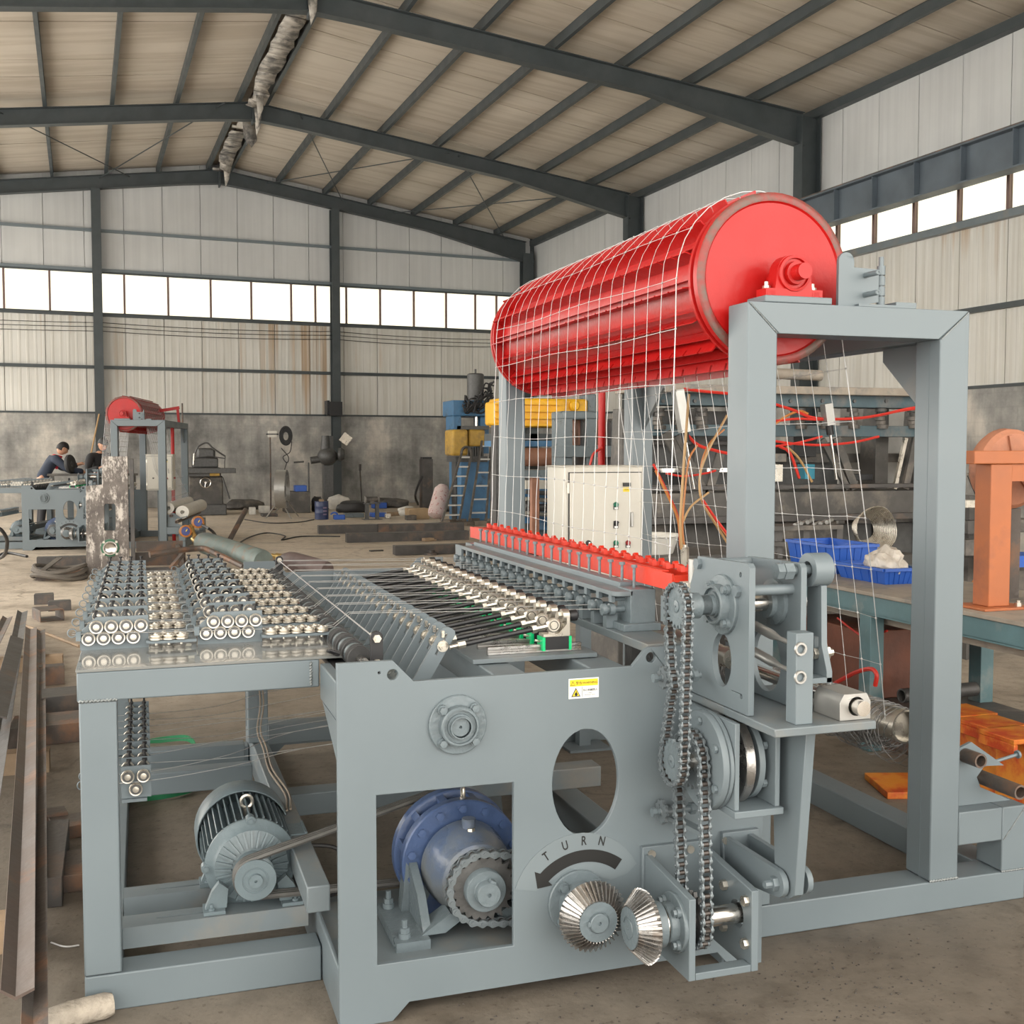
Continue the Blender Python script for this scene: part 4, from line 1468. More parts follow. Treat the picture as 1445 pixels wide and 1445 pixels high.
m.lathe((1.648, 2.56, 1.185), (1, 0, 0), [(0.022, 0), (0.044, 0), (0.044, 0.055), (0.022, 0.055)], 30, closed=True)
m.prism([[(2.535, 1.145), (2.60, 1.15), (2.60, 0.905), (2.505, 0.895), (2.505, 0.925), (2.53, 0.99)], [(2.545, 0.95), (2.565, 0.95), (2.565, 1.01), (2.545, 1.01)]], 'yz', 1.675, 1.692)
m.box(1.61, 1.692, 2.505, 2.60, 0.896, 0.910)
arm = m.build('rocker_arm', GREY, G, bevel=0.001)
M().hexbolt((1.692, 2.555, 0.965), (1, 0, 0), 0.018, 0.02, 0.012).hexbolt((1.675, 2.555, 0.965), (-1, 0, 0), 0.016, 0.012).build('bolt', STEEL, arm)
m = M().box(1.521, 1.570, 2.405, 2.45, 0.82, 1.048)
tp = m.build('turnbuckle_post', GREY, G, bevel=0.002)
for z in (1.01, 0.94):
    m = M()
    m.tube([(1.545, 2.425 + 0, z), (1.545, 2.52, z + 0.006), (1.545, 2.56, z + 0.01), (1.545, 2.64, z + 0.02), (1.545, 2.80, z + 0.03)], [0.005, 0.006, 0.013, 0.013, 0.006], 10)
    m.tube([(1.530 + 0.014 * cos(t), 2.40, z + 0.014 * sin(t)) for t in [2 * pi * i / 12 for i in range(12)]], 0.004, 5, closed=True)
    m.build('turnbuckle', ALU, tp)
# linear shaft and its block
m = M()
prof = [(-0.045, 0), (0.045, 0), (0.045, 0.045), (0.033, 0.066), (-0.033, 0.066), (-0.045, 0.045)]
bc = (1.693, 0.821)
m.prism([[(bc[0] + a, bc[1] + b_) for a, b_ in prof], circ(bc[0] + 0.004, bc[1] + 0.034, 0.024, 22)], 'xz', 2.405, 2.52)
m.build('linear_block', ALU, G, bevel=0.001)
M().cyl((bc[0] + 0.004, 2.375, bc[1] + 0.034), (bc[0] + 0.004, 5.0, bc[1] + 0.034), 0.0195, n=24).build('linear_shaft', STEELB, G)
M().cyl((1.60, 2.86, 0.90), (1.60, 5.5, 0.90), 0.03, n=20).build('winding_shaft', STEEL, G)
m = M()
for x in (1.66, 1.71):
    m.hexbolt((x, 2.43, 0.798), (0, 0, -1), 0.007, 0.006)
m.build('shelf_bolt', GREYC, G)

# ---- straighteners on the infeed table
RR = 0.0192


def roller_mesh(r, t):
    m = M()
    m.mat(0).lathe((0, 0, 0), (0, -1, 0), [(r * 0.55, -t / 2), (r, -t / 2), (r, -t * 0.15), (r * 0.86, 0), (r, t * 0.15), (r, t / 2), (r * 0.97, t / 2 + 0.0006), (r * 0.80, t / 2), (r * 0.76, t / 2 - 0.001),
                                             (r * 0.72, t / 2), (r * 0.58, t / 2), (r * 0.55, t / 2 - 0.0012), (r * 0.48, t / 2 - 0.0012), (r * 0.46, t / 2 + 0.003), (r * 0.30, t / 2 + 0.0035)], 22)
    m.mat(1).lathe((0, 0, 0), (0, -1, 0), [(r * 0.80, t / 2 + 0.0002), (r * 0.76, t / 2 - 0.0004), (r * 0.73, t / 2 + 0.0002)], 22)
    m.mat(1).lathe((0, 0, 0), (0, -1, 0), [(r * 0.58, t / 2 + 0.0002), (r * 0.55, t / 2 - 0.0006), (r * 0.48, t / 2 + 0.0001)], 22)
    return m.mesh('roller', [STEEL, CAST], Vector((0, 0, 0)))[0]


ROLL = roller_mesh(RR, 0.012)
m = M()
m.cyl((0, 0, -0.016), (0, 0, 0.013), 0.0037, n=8)
m.cyl((0, 0, 0.012), (0, 0, 0.018), 0.0085, n=6)
m.cyl((0, 0, -0.004), (0, 0, 0.001), 0.0070, n=6)
TB = m.mesh('clamp_screw', BLACK, Vector((0, 0, 0)))[0]
m = M()
m.tube([(0.012 * cos(t), 0, 0.012 * sin(t)) for t in [2 * pi * i / 12 for i in range(12)]], 0.002, 5, closed=True)
m.box(0.010, 0.024, -0.014, 0.014, -0.022, 0.004)
RING = m.mesh('wire_guide', GREYC, Vector((0, 0, 0)))[0]
m = M()
r = 0.0195
m.mat(0).lathe((0, 0, 0), (0, 0, 1), [(r * 0.5, -0.007), (r, -0.007), (r, -0.003), (r * 0.84, 0), (r, 0.003), (r, 0.007), (r * 0.74, 0.0075), (r * 0.72, 0.006), (r * 0.52, 0.006), (r * 0.5, 0.008), (r * 0.3, 0.008)], 20)
m.mat(0).cyl((0, 0, 0.007), (0, 0, 0.0115), 0.0065, n=6)
m.mat(0).cyl((0, 0, -0.024), (0, 0, -0.007), 0.004, n=6)
HROLL = m.mesh('roller', [STEEL], Vector((0, 0, 0)))[0]

ROWY = [3.441 + 0.2137 * i for i in range(9)]
TZ = 0.924
o1 = [(0, 0), (0.187, 0), (0.187, 0.094), (0.045, 0.094), (0, 0.052)]
m = M().prism([[(a, b_) for a, b_ in o1]], 'xz', 0, 0.006)
PLATE1, _ = m.mesh('straightener_plate', GREY, Vector((0.09, 0, 0.04)))
m = M().prism([[(0, 0)] + [(0.175, 0), (0.19, 0.008), (0.19, 0.03), (0.0, 0.03)]], 'xz', 0, 0.006)
for i, y in enumerate(ROWY):
    for x0, ox in ((-0.175, 0.0), (0.150, 0.005)):
        p = place('straightener_plate', PLATE1, (x0 + 0.09, y, TZ + 0.04), G)
        for k in range(4):
            place('roller', ROLL, (x0 + 0.044 + 0.0405 * k + 0.001, y - 0.009, TZ + 0.0665), p)
            place('roller', ROLL, (x0 + 0.0235 + 0.0405 * k, y - 0.009, TZ + 0.0335), p)
            place('clamp_screw', TB, (x0 + 0.042 + 0.042 * k, y + 0.016, TZ + 0.0935), p)
        place('wire_guide', RING, (x0 - 0.020, y - 0.006, TZ + 0.052), p)
    for x0, x1, k in ((0.005, 0.145, 3), (0.332, 0.555, 5)):
        m = M().prism([[(x0, y - 0.030), (x0 + 0.012, y - 0.042), (x1, y - 0.042), (x1, y + 0.004), (x0, y + 0.004)]], 'xy', TZ + 0.016, TZ + 0.024)
        b = m.build('roller_bar', GREY, G)
        for j in range(k):
            xr = x0 + 0.028 + j * (x1 - x0 - 0.035) / k
            place('roller', HROLL, (xr, y - 0.032, TZ + 0.0335), b)
            if j < k - 1:
                place('roller', HROLL, (xr + 0.022, y + 0.002, TZ + 0.0335), b)
# lower bank, hung under the table beside the post
m = M().prism([[(0, 0), (0.083, 0), (0.083, 0.094), (0, 0.094)]], 'xz', 0, 0.006)
PLATE2, _ = m.mesh('straightener_plate', GREY, Vector((0.04, 0, 0.04)))
for i in range(10):
    y = 3.45 + 0.098 * i
    x0, z0 = -0.071, 0.480
    p = place('straightener_plate', PLATE2, (x0 + 0.04, y, z0 + 0.04), G)
    for a, b_ in ((0.018, 0.066), (0.062, 0.066), (0.040, 0.028)):
        place('roller', ROLL, (x0 + a, y - 0.009, z0 + b_), p)
    for a in (0.022, 0.066):
        place('clamp_screw', TB, (x0 + a, y + 0.014, z0 + 0.0935), p)
    M().tube([(x0 - 0.11 + 0.01 * cos(t), y, z0 + 0.05 + 0.012 * sin(t)) for t in [2 * pi * q / 10 for q in range(10)]], 0.002, 4, closed=True).build('wire_guide', GREYC, p)
M().box(-0.070, 0.0, 3.44, 4.56, 0.470, 0.479).build('bank_angle', GREY, G)

# ---- grooved feed shaft with its black brackets
SX, SZ = 0.577, 0.962
m = M()
SZR = SZ - 0.032
m.cyl((SX - 0.02, 2.97, SZR), (SX - 0.02, 5.22, SZR), 0.013, n=14)
fs = m.build('feed_shaft', STEELB, G)
for k in range(22):
    y = 3.03 + k * 0.099
    m = M()
    m.mat(0).lathe((SX - 0.02, y, SZR), (0, 1, 0), [(0.014, 0), (0.034, 0.0), (0.034, 0.012), (0.022, 0.016), (0.022, 0.034), (0.034, 0.038), (0.034, 0.05), (0.014, 0.05)], 24)
    m.mat(1).lathe((SX - 0.02, y, SZR), (0, 1, 0), [(0.029, 0.056), (0.031, 0.058), (0.031, 0.085), (0.029, 0.087)], 24)
    m.build('grooved_roller', [RUBBER, GREYC], fs)
for y in (2.96, 5.20):
    m = M().prism([arc(SX + 0.012, SZ + 0.036, 0.017, 0, 180, 8) + [(SX - 0.005, SZ - 0.075), (SX + 0.029, SZ - 0.075)]], 'xz', y, y + 0.014)
    m.box(SX - 0.045, SX + 0.03, y + 0.014, y + 0.06, SZ - 0.075, SZ - 0.068)
    b = m.build('shaft_bracket', BLACK, G, bevel=0.001)
    for z in (SZ + 0.034, SZ - 0.032):
        s = -1 if y < 4 else 1
        M().hexbolt((SX + 0.012, y, z), (0, -1, 0), 0.0115, 0.008, 0.005).cyl((SX + 0.012, y, z), (SX + 0.012, y + 0.07, z), 0.006, n=8).build('bolt', STEEL, b)
m = M()
m.box(0.49, 0.535, 2.99, 5.25, 0.90, 0.906)
m.box(0.529, 0.535, 2.99, 5.25, 0.84, 0.90)
m.build('shaft_angle', BLACK, G)
for k in range(3):
    M().hexbolt((0.513, 3.10 + 0.025 * k, 0.935 - 0.005 * k), (-1, 0, 0.4), 0.008, 0.01, 0.02).build('set_screw', BLACK, G)
for z in (SZ + 0.034, SZ - 0.032):
    M().tube([(SX + 0.008, 3.03, z), (SX + 0.008, 5.21, z)], 0.0022, 5).build('tension_wire', ZINC, G)

# ---- levers, rods and sliders
NL = 18
LY = [3.10 + 0.0995 * i for i in range(NL)]
lo = [(0.690, 0.800), (0.742, 0.800), (0.7735, 0.852), (0.844, 0.970), (0.8425, 0.982), (0.8335, 0.990), (0.822, 0.9945), (0.812, 0.993), (0.803, 0.986)]
slot = [(0.783, 0.918), (0.790, 0.914), (0.806, 0.944), (0.799, 0.948)]
slot2 = [(0.806, 0.955), (0.811, 0.952), (0.822, 0.973), (0.816, 0.976)]
m = M().prism([lo, slot, slot2], 'xz', 0, 0.009)
LEVER, lc = m.mesh('lever', GREY)
m = M()
m.mat(0).cyl((0, 0, 0), (0, 0.03, 0), 0.007, n=10)
m.mat(0).cyl((0, -0.004, 0), (0, 0.0, 0), 0.0165, n=18)
m.mat(0).hexbolt((0, -0.004, 0), (0, -1, 0), 0.0115, 0.009, 0.004)
m.mat(0).box(-0.004, 0.004, -0.008, 0.006, 0.026, 0.045)
LNUT = m.mesh('lever_bolt', [STEEL], Vector((0, 0, 0)))[0]
m = M().cyl((0.72, 2.90, 0.800), (0.72, 5.55, 0.800), 0.034, n=24)
m.build('lever_shaft', GREYC, G)
ra_, rb_ = Vector((0.806, 0, 0.940)), Vector((1.128, 0, 0.990))
d_ = (rb_ - ra_).normalized()
m = M()
m.mat(0).cyl(ra_ + d_ * 0.055, rb_ - d_ * 0.055, 0.0078, n=8)
m.mat(1).cyl(ra_ + d_ * 0.012, ra_ + d_ * 0.062, 0.0062, n=8)
m.mat(1).cyl(ra_ + d_ * 0.036, ra_ + d_ * 0.058, 0.011, n=6)
m.mat(1).cyl(rb_ - d_ * 0.060, rb_ - d_ * 0.015, 0.008, n=8)
m.mat(1).cyl(rb_ - d_ * 0.066, rb_ - d_ * 0.052, 0.0125, n=6)
m.mat(1).lathe((rb_.x, -0.008, rb_.z), (0, 1, 0), [(0.009, 0), (0.018, 0), (0.0215, 0.003), (0.0215, 0.013), (0.018, 0.016), (0.009, 0.016)], 20, closed=True)
m.mat(0).lathe((rb_.x, -0.0085, rb_.z), (0, -1, 0), [(0.0135, 0), (0.0135, 0.0006), (0.0115, 0.0006), (0.0115, 0)], 18, closed=True)
m.mat(1).cyl((rb_.x, -0.013, rb_.z), (rb_.x, 0.03, rb_.z), 0.0095, n=10)
ROD, rc = m.mesh('push_rod', [BLACK, STEEL])
m = M()
m.mat(0).prism([[(-0.010, 0), (0.010, 0), (0.010, 0.006), (0.006, 0.010), (0.010, 0.015), (0.010, 0.022), (-0.010, 0.022), (-0.010, 0.015), (-0.006, 0.010), (-0.010, 0.006)]], 'yz', 0.935, 1.222)
RAIL, rlc = m.mesh('slide_rail', [GEARM])
m = M()
x0, x1 = 1.096, 1.186
m.mat(0).box(x0 + 0.008, x1 - 0.008, -0.024, 0.024, 0.918, 0.955)
m.mat(1).box(x0, x0 + 0.009, -0.024, 0.024, 0.915, 0.955)
m.mat(1).box(x1 - 0.009, x1, -0.024, 0.024, 0.915, 0.955)
m.mat(2).cyl((x0, 0, 0.94), (x0 - 0.016, 0, 0.944), 0.004, n=8)
CARR, cc = m.mesh('slide_carriage', [BLACK, GREEN, STEEL])
m = M()
m.mat(0).box(1.100, 1.182, -0.020, 0.020, 0.9555, 0.963)
m.mat(0).box(1.172, 1.182, -0.020, 0.020, 0.963, 1.012)
m.mat(0).prism([[(1.15, 0.963), (1.172, 0.963), (1.172, 0.99)]], 'xz', -0.020, -0.014)
m.mat(0).prism([[(1.15, 0.963), (1.172, 0.963), (1.172, 0.99)]], 'xz', 0.014, 0.020)
m.mat(0).cyl((1.162, 0, 1.012), (1.182, 0, 1.012), 0.020, n=20)
m.mat(0).hexbolt((1.162, 0, 1.014), (-1, 0, 0), 0.012, 0.012)
m.mat(0).box(1.118, 1.138, -0.012, -0.006, 0.963, 0.99)
BRK, bc2 = m.mesh('angle_bracket', [STEEL])
m = M().lathe((1.184, 0, 1.012), (1, 0, 0), [(0.008, 0), (0.014, 0.002), (0.017, 0.008), (0.017, 0.024), (0.012, 0.028), (0.006, 0.028)], 16)
KNOB, kc = m.mesh('knob', [BLACK])
for i, y in enumerate(LY):
    v = Vector((0, y, 0))
    lv = place('lever', LEVER, lc + v, G)
    place('lever_bolt', LNUT, (0.806, y, 0.940), lv)
    place('push_rod', ROD, rc + v + Vector((0, -0.034, 0)), G)
    place('slide_rail', RAIL, rlc + v + Vector((0, -0.01, 0.910)) - Vector((0, 0, 0)), G)
    ca = place('slide_carriage', CARR, cc + v + Vector((0, -0.01, 0)), G)
    place('angle_bracket', BRK, bc2 + v + Vector((0, -0.01, 0)), ca)
    place('knob', KNOB, kc + v + Vector((0, -0.01, 0)), ca)

# ---- weaving head: flat beam, clamp plate, twisting heads, red channel
M().box(1.335, 1.450, 2.868, 5.10, 0.930, 0.955).build('flat_beam', GREYD, G, bevel=0.002)
for y in (3.05, 4.85):
    M().box(1.37, 1.42, y, y + 0.05, 0.80, 0.929).build('beam_post', CAST, G)
for y in (3.10, 4.82):
    m = M()
    m.box(1.388, 1.470, y, y + 0.10, 0.975, 1.079)
    m.box(1.358, 1.480, y - 0.02, y + 0.11, 0.955, 0.978)
    m.build('end_block', GREYC, G, bevel=0.002)
M().box(1.43, 1.49, 2.90, 2.98, 1.0, 1.075).hexbolt((1.452, 2.90, 1.045), (0, -1, 0), 0.016, 0.012, 0.02).build('bearing_block', GREY, G)
cpl = arc(1.365, 3.13, 0.03, 180, 270, 6) + [(1.395, 3.10), (1.395, 4.80), (1.335, 4.80)]
M().prism([cpl], 'xy', 1.060, 1.074).build('clamp_plate', GREYD, G, bevel=0.001)
M().box(1.395, 1.440, 3.20, 4.81, 1.030, 1.090).build('clamp_bar', GREY, G, bevel=0.002)
m = M()
m.box(1.335, 1.345, 4.80, 4.90, 0.96, 1.074)
m.build('end_cheek', GREY, G)
m = M()
m.mat(0).lathe((1.312, 0, 1.016), (1, 0, 0), [(0.005, 0), (0.017, 0.001), (0.0185, 0.004), (0.0185, 0.014), (0.012, 0.016), (0.012, 0.022), (0.0185, 0.024), (0.0185, 0.040), (0.010, 0.042), (0.010, 0.075)], 16)
HEAD, hc = m.mesh('twist_head', [GREYC])
m = M().box(1.336, 1.372, -0.014, 0.014, 0.956, 1.004)
HSUP, hs = m.mesh('head_support', [GREY])
m = M().box(1.340, 1.352, -0.011, 0.011, 1.038, 1.060)
m.cyl((1.352, 0, 1.046), (1.395, 0, 1.046), 0.006, n=8)
FING, fc = m.mesh('comb_finger', [GREY])
m = M()
m.cyl((0, 0, -0.03), (0, 0, 0.030), 0.005, n=8)
m.cyl((0, 0, 0.030), (0, 0, 0.039), 0.0095, n=6)
TBOLT = m.mesh('adjusting_bolt', [GREYC], Vector((0, 0, 0)))[0]
m = M()
m.prism([[(-0.010, 0), (0.010, 0), (0.010, 0.016), (0.004, 0.020), (-0.004, 0.022), (-0.010, 0.016)]], 'yz', 0, 0.014)
m.prism([[(-0.014, 0), (0.012, 0), (0.014, 0.014), (0.008, 0.022), (-0.012, 0.018)]], 'yz', -0.03, -0.016)
m.box(-0.016, 0.0, -0.004, 0.004, 0.0, 0.012)
JAW, jc = m.mesh('wire_jaw', [ORED])
for i in range(NL):
    y = LY[i] + 0.045
    v = Vector((0, y, 0))
    place('twist_head', HEAD, hc + v, G)
    place('head_support', HSUP, hs + v + Vector((0, 0.03, 0)), G)
    place('comb_finger', FING, fc + v, G)
m = M()
m.box(1.450, 1.457, 2.95, 5.06, 1.090, 1.140)
m.box(1.457, 1.575, 2.95, 5.06, 1.090, 1.097)
m.box(1.457, 1.575, 2.95, 2.957, 1.097, 1.135)
m.box(1.457, 1.575, 5.053, 5.06, 1.097, 1.135)
m.box(1.568, 1.575, 2.957, 5.053, 1.097, 1.128)
m.box(1.452, 1.475, 3.02, 5.0, 1.138, 1.143)
rb = m.build('red_channel', ORED, G, bevel=0.001)
for i in range(21):
    y = 3.05 + 0.0985 * i
    place('wire_jaw', JAW, jc + Vector((1.552, y, 1.134)), rb)
for i in range(19):
    place('adjusting_bolt', TBOLT, (1.426, 3.16 + 0.0915 * i, 1.108), G)
M().cyl((1.50, 2.915, 1.11), (1.50, 2.915, 1.185), 0.014, n=18).build('guide_pin', ALU, G)
M().box(1.475, 1.515, 2.90, 2.949, 1.06, 1.118).cyl((1.487, 2.90, 1.10), (1.487, 2.894, 1.10), 0.009, n=10).build('pin_block', CABW, G)

# ---- wires running from the straighteners to the heads
for i in range(9):
    y = ROWY[i]
    for dy in (-0.018, 0.016):
        m = M()
        yl = LY[2 * i + (1 if dy > 0 else 0)]
        m.tube([(-0.195, y + dy, TZ + 0.05), (0.55, y + dy, TZ + 0.035), (0.60, y + dy * 0.8, SZ + 0.036), (1.31, yl + 0.045, 1.018)], 0.0011, 4)
        m.build('feed_wire', ZINC, G)
random.seed(5)
for i in range(10):
    y = 3.45 + 0.098 * i
    z = 0.53
    ye = y + random.uniform(-0.1, 0.25)
    M().tube(spline([(-0.18, y - 0.01, z + 0.002), (0.01, y - 0.01, z), (0.25, (y * 2 + ye) / 3 - 0.01, z + random.uniform(-0.012, 0.02)), (0.47, ye, z + random.uniform(0.0, 0.03)), (0.85, ye, z + 0.05)], 4), 0.0011, 4).build('feed_wire', ZINC, G)

# ---- drum frame
for y in (FY, FY2):
    M().prism([[(FX, 0.102), (FX + 0.10, 0.102), (FX + 0.10, 1.845), (FX, 1.937)]], 'xz', y, y + 0.12).build('frame_post', GREY, G, bevel=0.004)
    M().prism([[(FX2 - 0.11, 0.102), (FX2, 0.102), (FX2, 1.937), (FX2 - 0.11, 1.845)]], 'xz', y, y + 0.12).build('frame_post', GREY, G, bevel=0.004)
    m = M()
    m.prism([[(FX + 0.10, 1.845), (FX2 - 0.11, 1.845), (FX2, 1.937), (FX, 1.937)]], 'xz', y, y + 0.12)
    m.build('top_beam', GREY, G, bevel=0.005)
    tubebox('base_beam', 1.702, 2.782, y, y + 0.12, 0.0, 0.10)
    tubebox('side_leg', 2.685, 2.782, y, y + 0.12, 0.102, 0.318)
    tubebox('roll_beam', FX2 + 0.001, 2.684, y, y + 0.12, 0.208, 0.318)
    m = M()
    m.box(FX2 - 0.111, FX2 - 0.108, y + 0.05, y + 0.054, 0.10, 1.84)
    m.build('seam_strip', GREY, G)
tubebox('base_beam', 2.67, 2.782, FY + 0.121, FY2 - 0.001, 0.0, 0.10)
tubebox('top_tie', FX2 - 0.10, FX2, FY + 0.121, FY2 - 0.001, 1.845, 1.937)
for (ya, yb) in ((FY + 0.121, FY + 0.36), (FY2 - 0.001, FY2 - 0.24)):
    M().prism([[(ya, 1.60), (ya, 1.844), (yb, 1.844), (yb, 1.80)] if yb > ya else [(ya, 1.60), (yb, 1.80), (yb, 1.844), (ya, 1.844)]], 'yz', FX2 - 0.060, FX2 - 0.045).build('gusset', GREYD, G)
# weld seams at the mitres
def weld(pts, r):
    M().tube(pts, r, 5).build('weld_bead', WELD, G)


for xa, za, xb, zb in ((FX + 0.006, 1.932, FX + 0.098, 1.846), (FX2 - 0.006, 1.932, FX2 - 0.106, 1.846), (2.776, 0.312, 2.69, 0.210)):
    weld([(xa + (xb - xa) * i / 24 + 0.0012 * (i % 2), FY - 0.0005, za + (zb - za) * i / 24) for i in range(25)], 0.0022)
weld([(FX2 - 0.11 + 0.11 * i / 20, FY - 0.001, 0.1015 + 0.003 * (i % 2)) for i in range(21)], 0.004)
weld([(2.685 + 0.097 * i / 20, FY - 0.001, 0.1015 + 0.002 * (i % 2)) for i in range(21)], 0.003)
weld([(-0.166 + 0.094 * i / 20, 3.136, 0.838 + 0.003 * (i % 2)) for i in range(21)], 0.004)
weld([(0.437 + 0.003 * (i % 2), 3.136, 0.845 + 0.065 * i / 16) for i in range(17)], 0.004)

# ---- drum
DX, DZ, DY0, DY1 = 1.888, 2.03, 3.14, 5.30
m = M()
m.lathe((DX, 0, DZ), (0, 1, 0), [(0.222, DY0 + 0.03), (0.222, DY1 - 0.03)], 56)
dr = m.build('drum', RED, G)
for y, s in ((DY0, 1), (DY1, -1)):
    m = M()
    m.mat(0).lathe((DX, y, DZ), (0, s, 0), [(0.0, 0.006), (0.235, 0.006), (0.240, 0.0)], 64, caps=False)
    m.mat(1).lathe((DX, y, DZ), (0, s, 0), [(0.240, 0.0), (0.246, -0.002), (0.262, 0.0), (0.267, 0.004)], 64, caps=False)
    m.mat(0).lathe((DX, y, DZ), (0, s, 0), [(0.267, 0.004), (0.268, 0.026), (0.240, 0.030), (0.238, 0.042), (0.268, 0.046), (0.268, 0.060), (0.20, 0.062)], 64, caps=False)
    o = m.build('end_disc', [RED, REDW], dr)
random.seed(8)
NS = 16
for k in range(NS):
    a = 2 * pi * (k + 0.3) / NS
    m = M()
    e, t = Vector((cos(a), 0, sin(a))), Vector((-sin(a), 0, cos(a)))
    y0, y1 = DY0 + 0.062, DY1 - 0.062
    c0 = Vector((DX, 0, DZ))
    # foot flange, web and a toothed lip
    def slab(ra0, ra1, ta, tb, ya, yb):
        vs = [c0 + e * r_ + t * t_ + Vector((0, y_, 0)) for y_ in (ya, yb) for r_ in (ra0, ra1) for t_ in (ta, tb)]
        m.add(vs, [(0, 1, 3, 2), (4, 6, 7, 5), (0, 4, 5, 1), (2, 3, 7, 6), (0, 2, 6, 4), (1, 5, 7, 3)])
    slab(0.222, 0.256, -0.030, -0.026, y0, y1)
    slab(0.222, 0.262, -0.004, 0.0, y0, y1)
    slab(0.222, 0.228, -0.026, -0.004, y0, y1)
    nt = 20
    for q in range(nt):
        ya = y0 + (y1 - y0) * q / nt
        slab(0.262, 0.286, -0.004, 0.0, ya + 0.006, ya + (y1 - y0) / nt - 0.006)
    m.build('drum_slat', RED, dr)
m = M()
m.cyl((DX, 2.965, DZ), (DX, 5.48, DZ), 0.024, n=24)
m.build('drum_shaft', RED, dr)
for y, s in ((FY + 0.055, -1), (FY2 + 0.055, 1)):
    m = M()
    m.box(DX - 0.115, DX + 0.115, y - 0.055, y + 0.055, 1.9375, 1.958)
    m.build('bearing_pad', GREY, G, bevel=0.003)
    m = M()
    m.box(DX - 0.098, DX + 0.098, y - 0.028, y + 0.028, 1.958, 1.983)
    hull = [(DX - 0.060, 1.983), (DX + 0.060, 1.983), (DX + 0.058, 2.03)] + arc(DX, DZ, 0.056, 0, 180, 16)[0:] + [(DX - 0.058, 2.03)]
    m.prism([[(DX - 0.064, 1.983), (DX + 0.064, 1.983)] + arc(DX, DZ, 0.058, 0, 180, 16)], 'xz', y - 0.024, y + 0.024)
    m.lathe((DX, y - 0.022, DZ), (0, -1, 0), [(0.056, 0), (0.054, 0.010), (0.046, 0.012), (0.044, 0.004), (0.036, 0.004), (0.034, 0.02), (0.024, 0.022)], 32)
    m.lathe((DX, y - 0.03, DZ), (0, -1, 0), [(0.0245, 0), (0.0245, 0.045), (0.022, 0.047), (0.005, 0.047), (0.004, 0.041)], 24)
    text_mesh(m, 'P208', 0.02, lambda a_, b__: Vector((DX - 0.078 + a_ * 0.8, y - 0.029, 1.963 + b__)), 0, bold=0.01)
    text_mesh(m, 'HVC', 0.02, lambda a_, b__: Vector((DX + 0.078 + a_ * 0.8, y - 0.029, 1.963 + b__)), 0, bold=0.01)
    pk = m.build('pillow_block', RED, G, bevel=0.0)
    for sx in (-0.08, 0.08):
        M().hexbolt((DX + sx, y, 1.983), (0, 0, 1), 0.012, 0.010, 0.012).build('bolt', STEEL, pk)
# hinged stop plate beside the drum
m = M()
m.prism([[(2.040, 1.938), (2.095, 1.938), (2.185, 1.955), (2.185, 2.055), (2.095, 2.058), (2.095, 2.075)] + arc(2.0675, 2.075, 0.0275, 0, 180, 8) + [(2.04, 1.945)]], 'xz', 3.02, 3.032)
sb = m.build('stop_plate', GREY, G, bevel=0.001)
for z in (1.975, 2.035):
    M().cyl((2.135, 3.02, z), (2.135, 2.955, z), 0.0085, n=12).lathe((2.135, 2.956, z), (0, -1, 0), [(0.009, 0), (0.007, 0.003), (0.004, 0.003), (0.004, -0.002)], 12).build('stop_pin', GREYC, sb)
m = M()
for z0 in (1.944, 1.975, 2.007, 2.039):
    m.cyl((2.197, 3.026, z0), (2.197, 3.026, z0 + 0.028), 0.0125, n=14)
m.cyl((2.197, 3.026, 1.938), (2.197, 3.026, 2.095), 0.008, n=10)
m.build('hinge', GREY, sb)
m = M()
m.box(2.10, 2.31, 3.0, 3.10, 1.9375, 1.945)
m.box(2.235, 2.31, 3.0, 3.10, 1.945, 1.955)
m.build('hinge_pad', GREY, G)

# ---- take-up roll rests on the right
for y in (FY + 0.055, FY2 + 0.055):
    M().prism([[(2.515, 0.319), (2.765, 0.319), (2.64, 0.375), (2.625, 0.41), (2.655, 0.445), (2.735, 0.44), (2.60, 0.53), (2.515, 0.50)]], 'xz', y, y + 0.012).build('roll_rest', GREY, G)


def pipe(m, p0, p1, r, w=0.006):
    p0, p1 = Vector(p0), Vector(p1)
    L = (p1 - p0).length
    m.lathe(p0, p1 - p0, [(r - w, 0.04), (r - w, 0), (r, 0), (r, L), (r - w, L), (r - w, L - 0.04)], 20)


for x, z, y0 in ((2.575, 0.488, 2.975), (2.668, 0.398, 2.90)):
    m = M()
    pipe(m, (x, y0, z), (x, 5.6, z), 0.024)
    m.build('roll_pipe', RUST, G)
M().cyl((2.66, 3.06, 0.445), (2.80, 3.06, 0.47), 0.006, n=8).cyl((2.795, 3.06, 0.469), (2.803, 3.06, 0.4705), 0.014, n=12).build('stop_bolt', GREYC, G)
m = M()
pipe(m, (2.45, 3.19, 0.560), (2.45, 5.30, 0.560), 0.058)
core = m.build('roll_core', STEEL, G)

# ================================================================== NETTING
NET = thing('wire_netting', (1.75, 4.2, 0.6), 'galvanised wire netting draped over the red drum of the near machine', 'netting')
NW = 19
NY = [3.235 + 0.1045 * i for i in range(NW)]
random.seed(3)


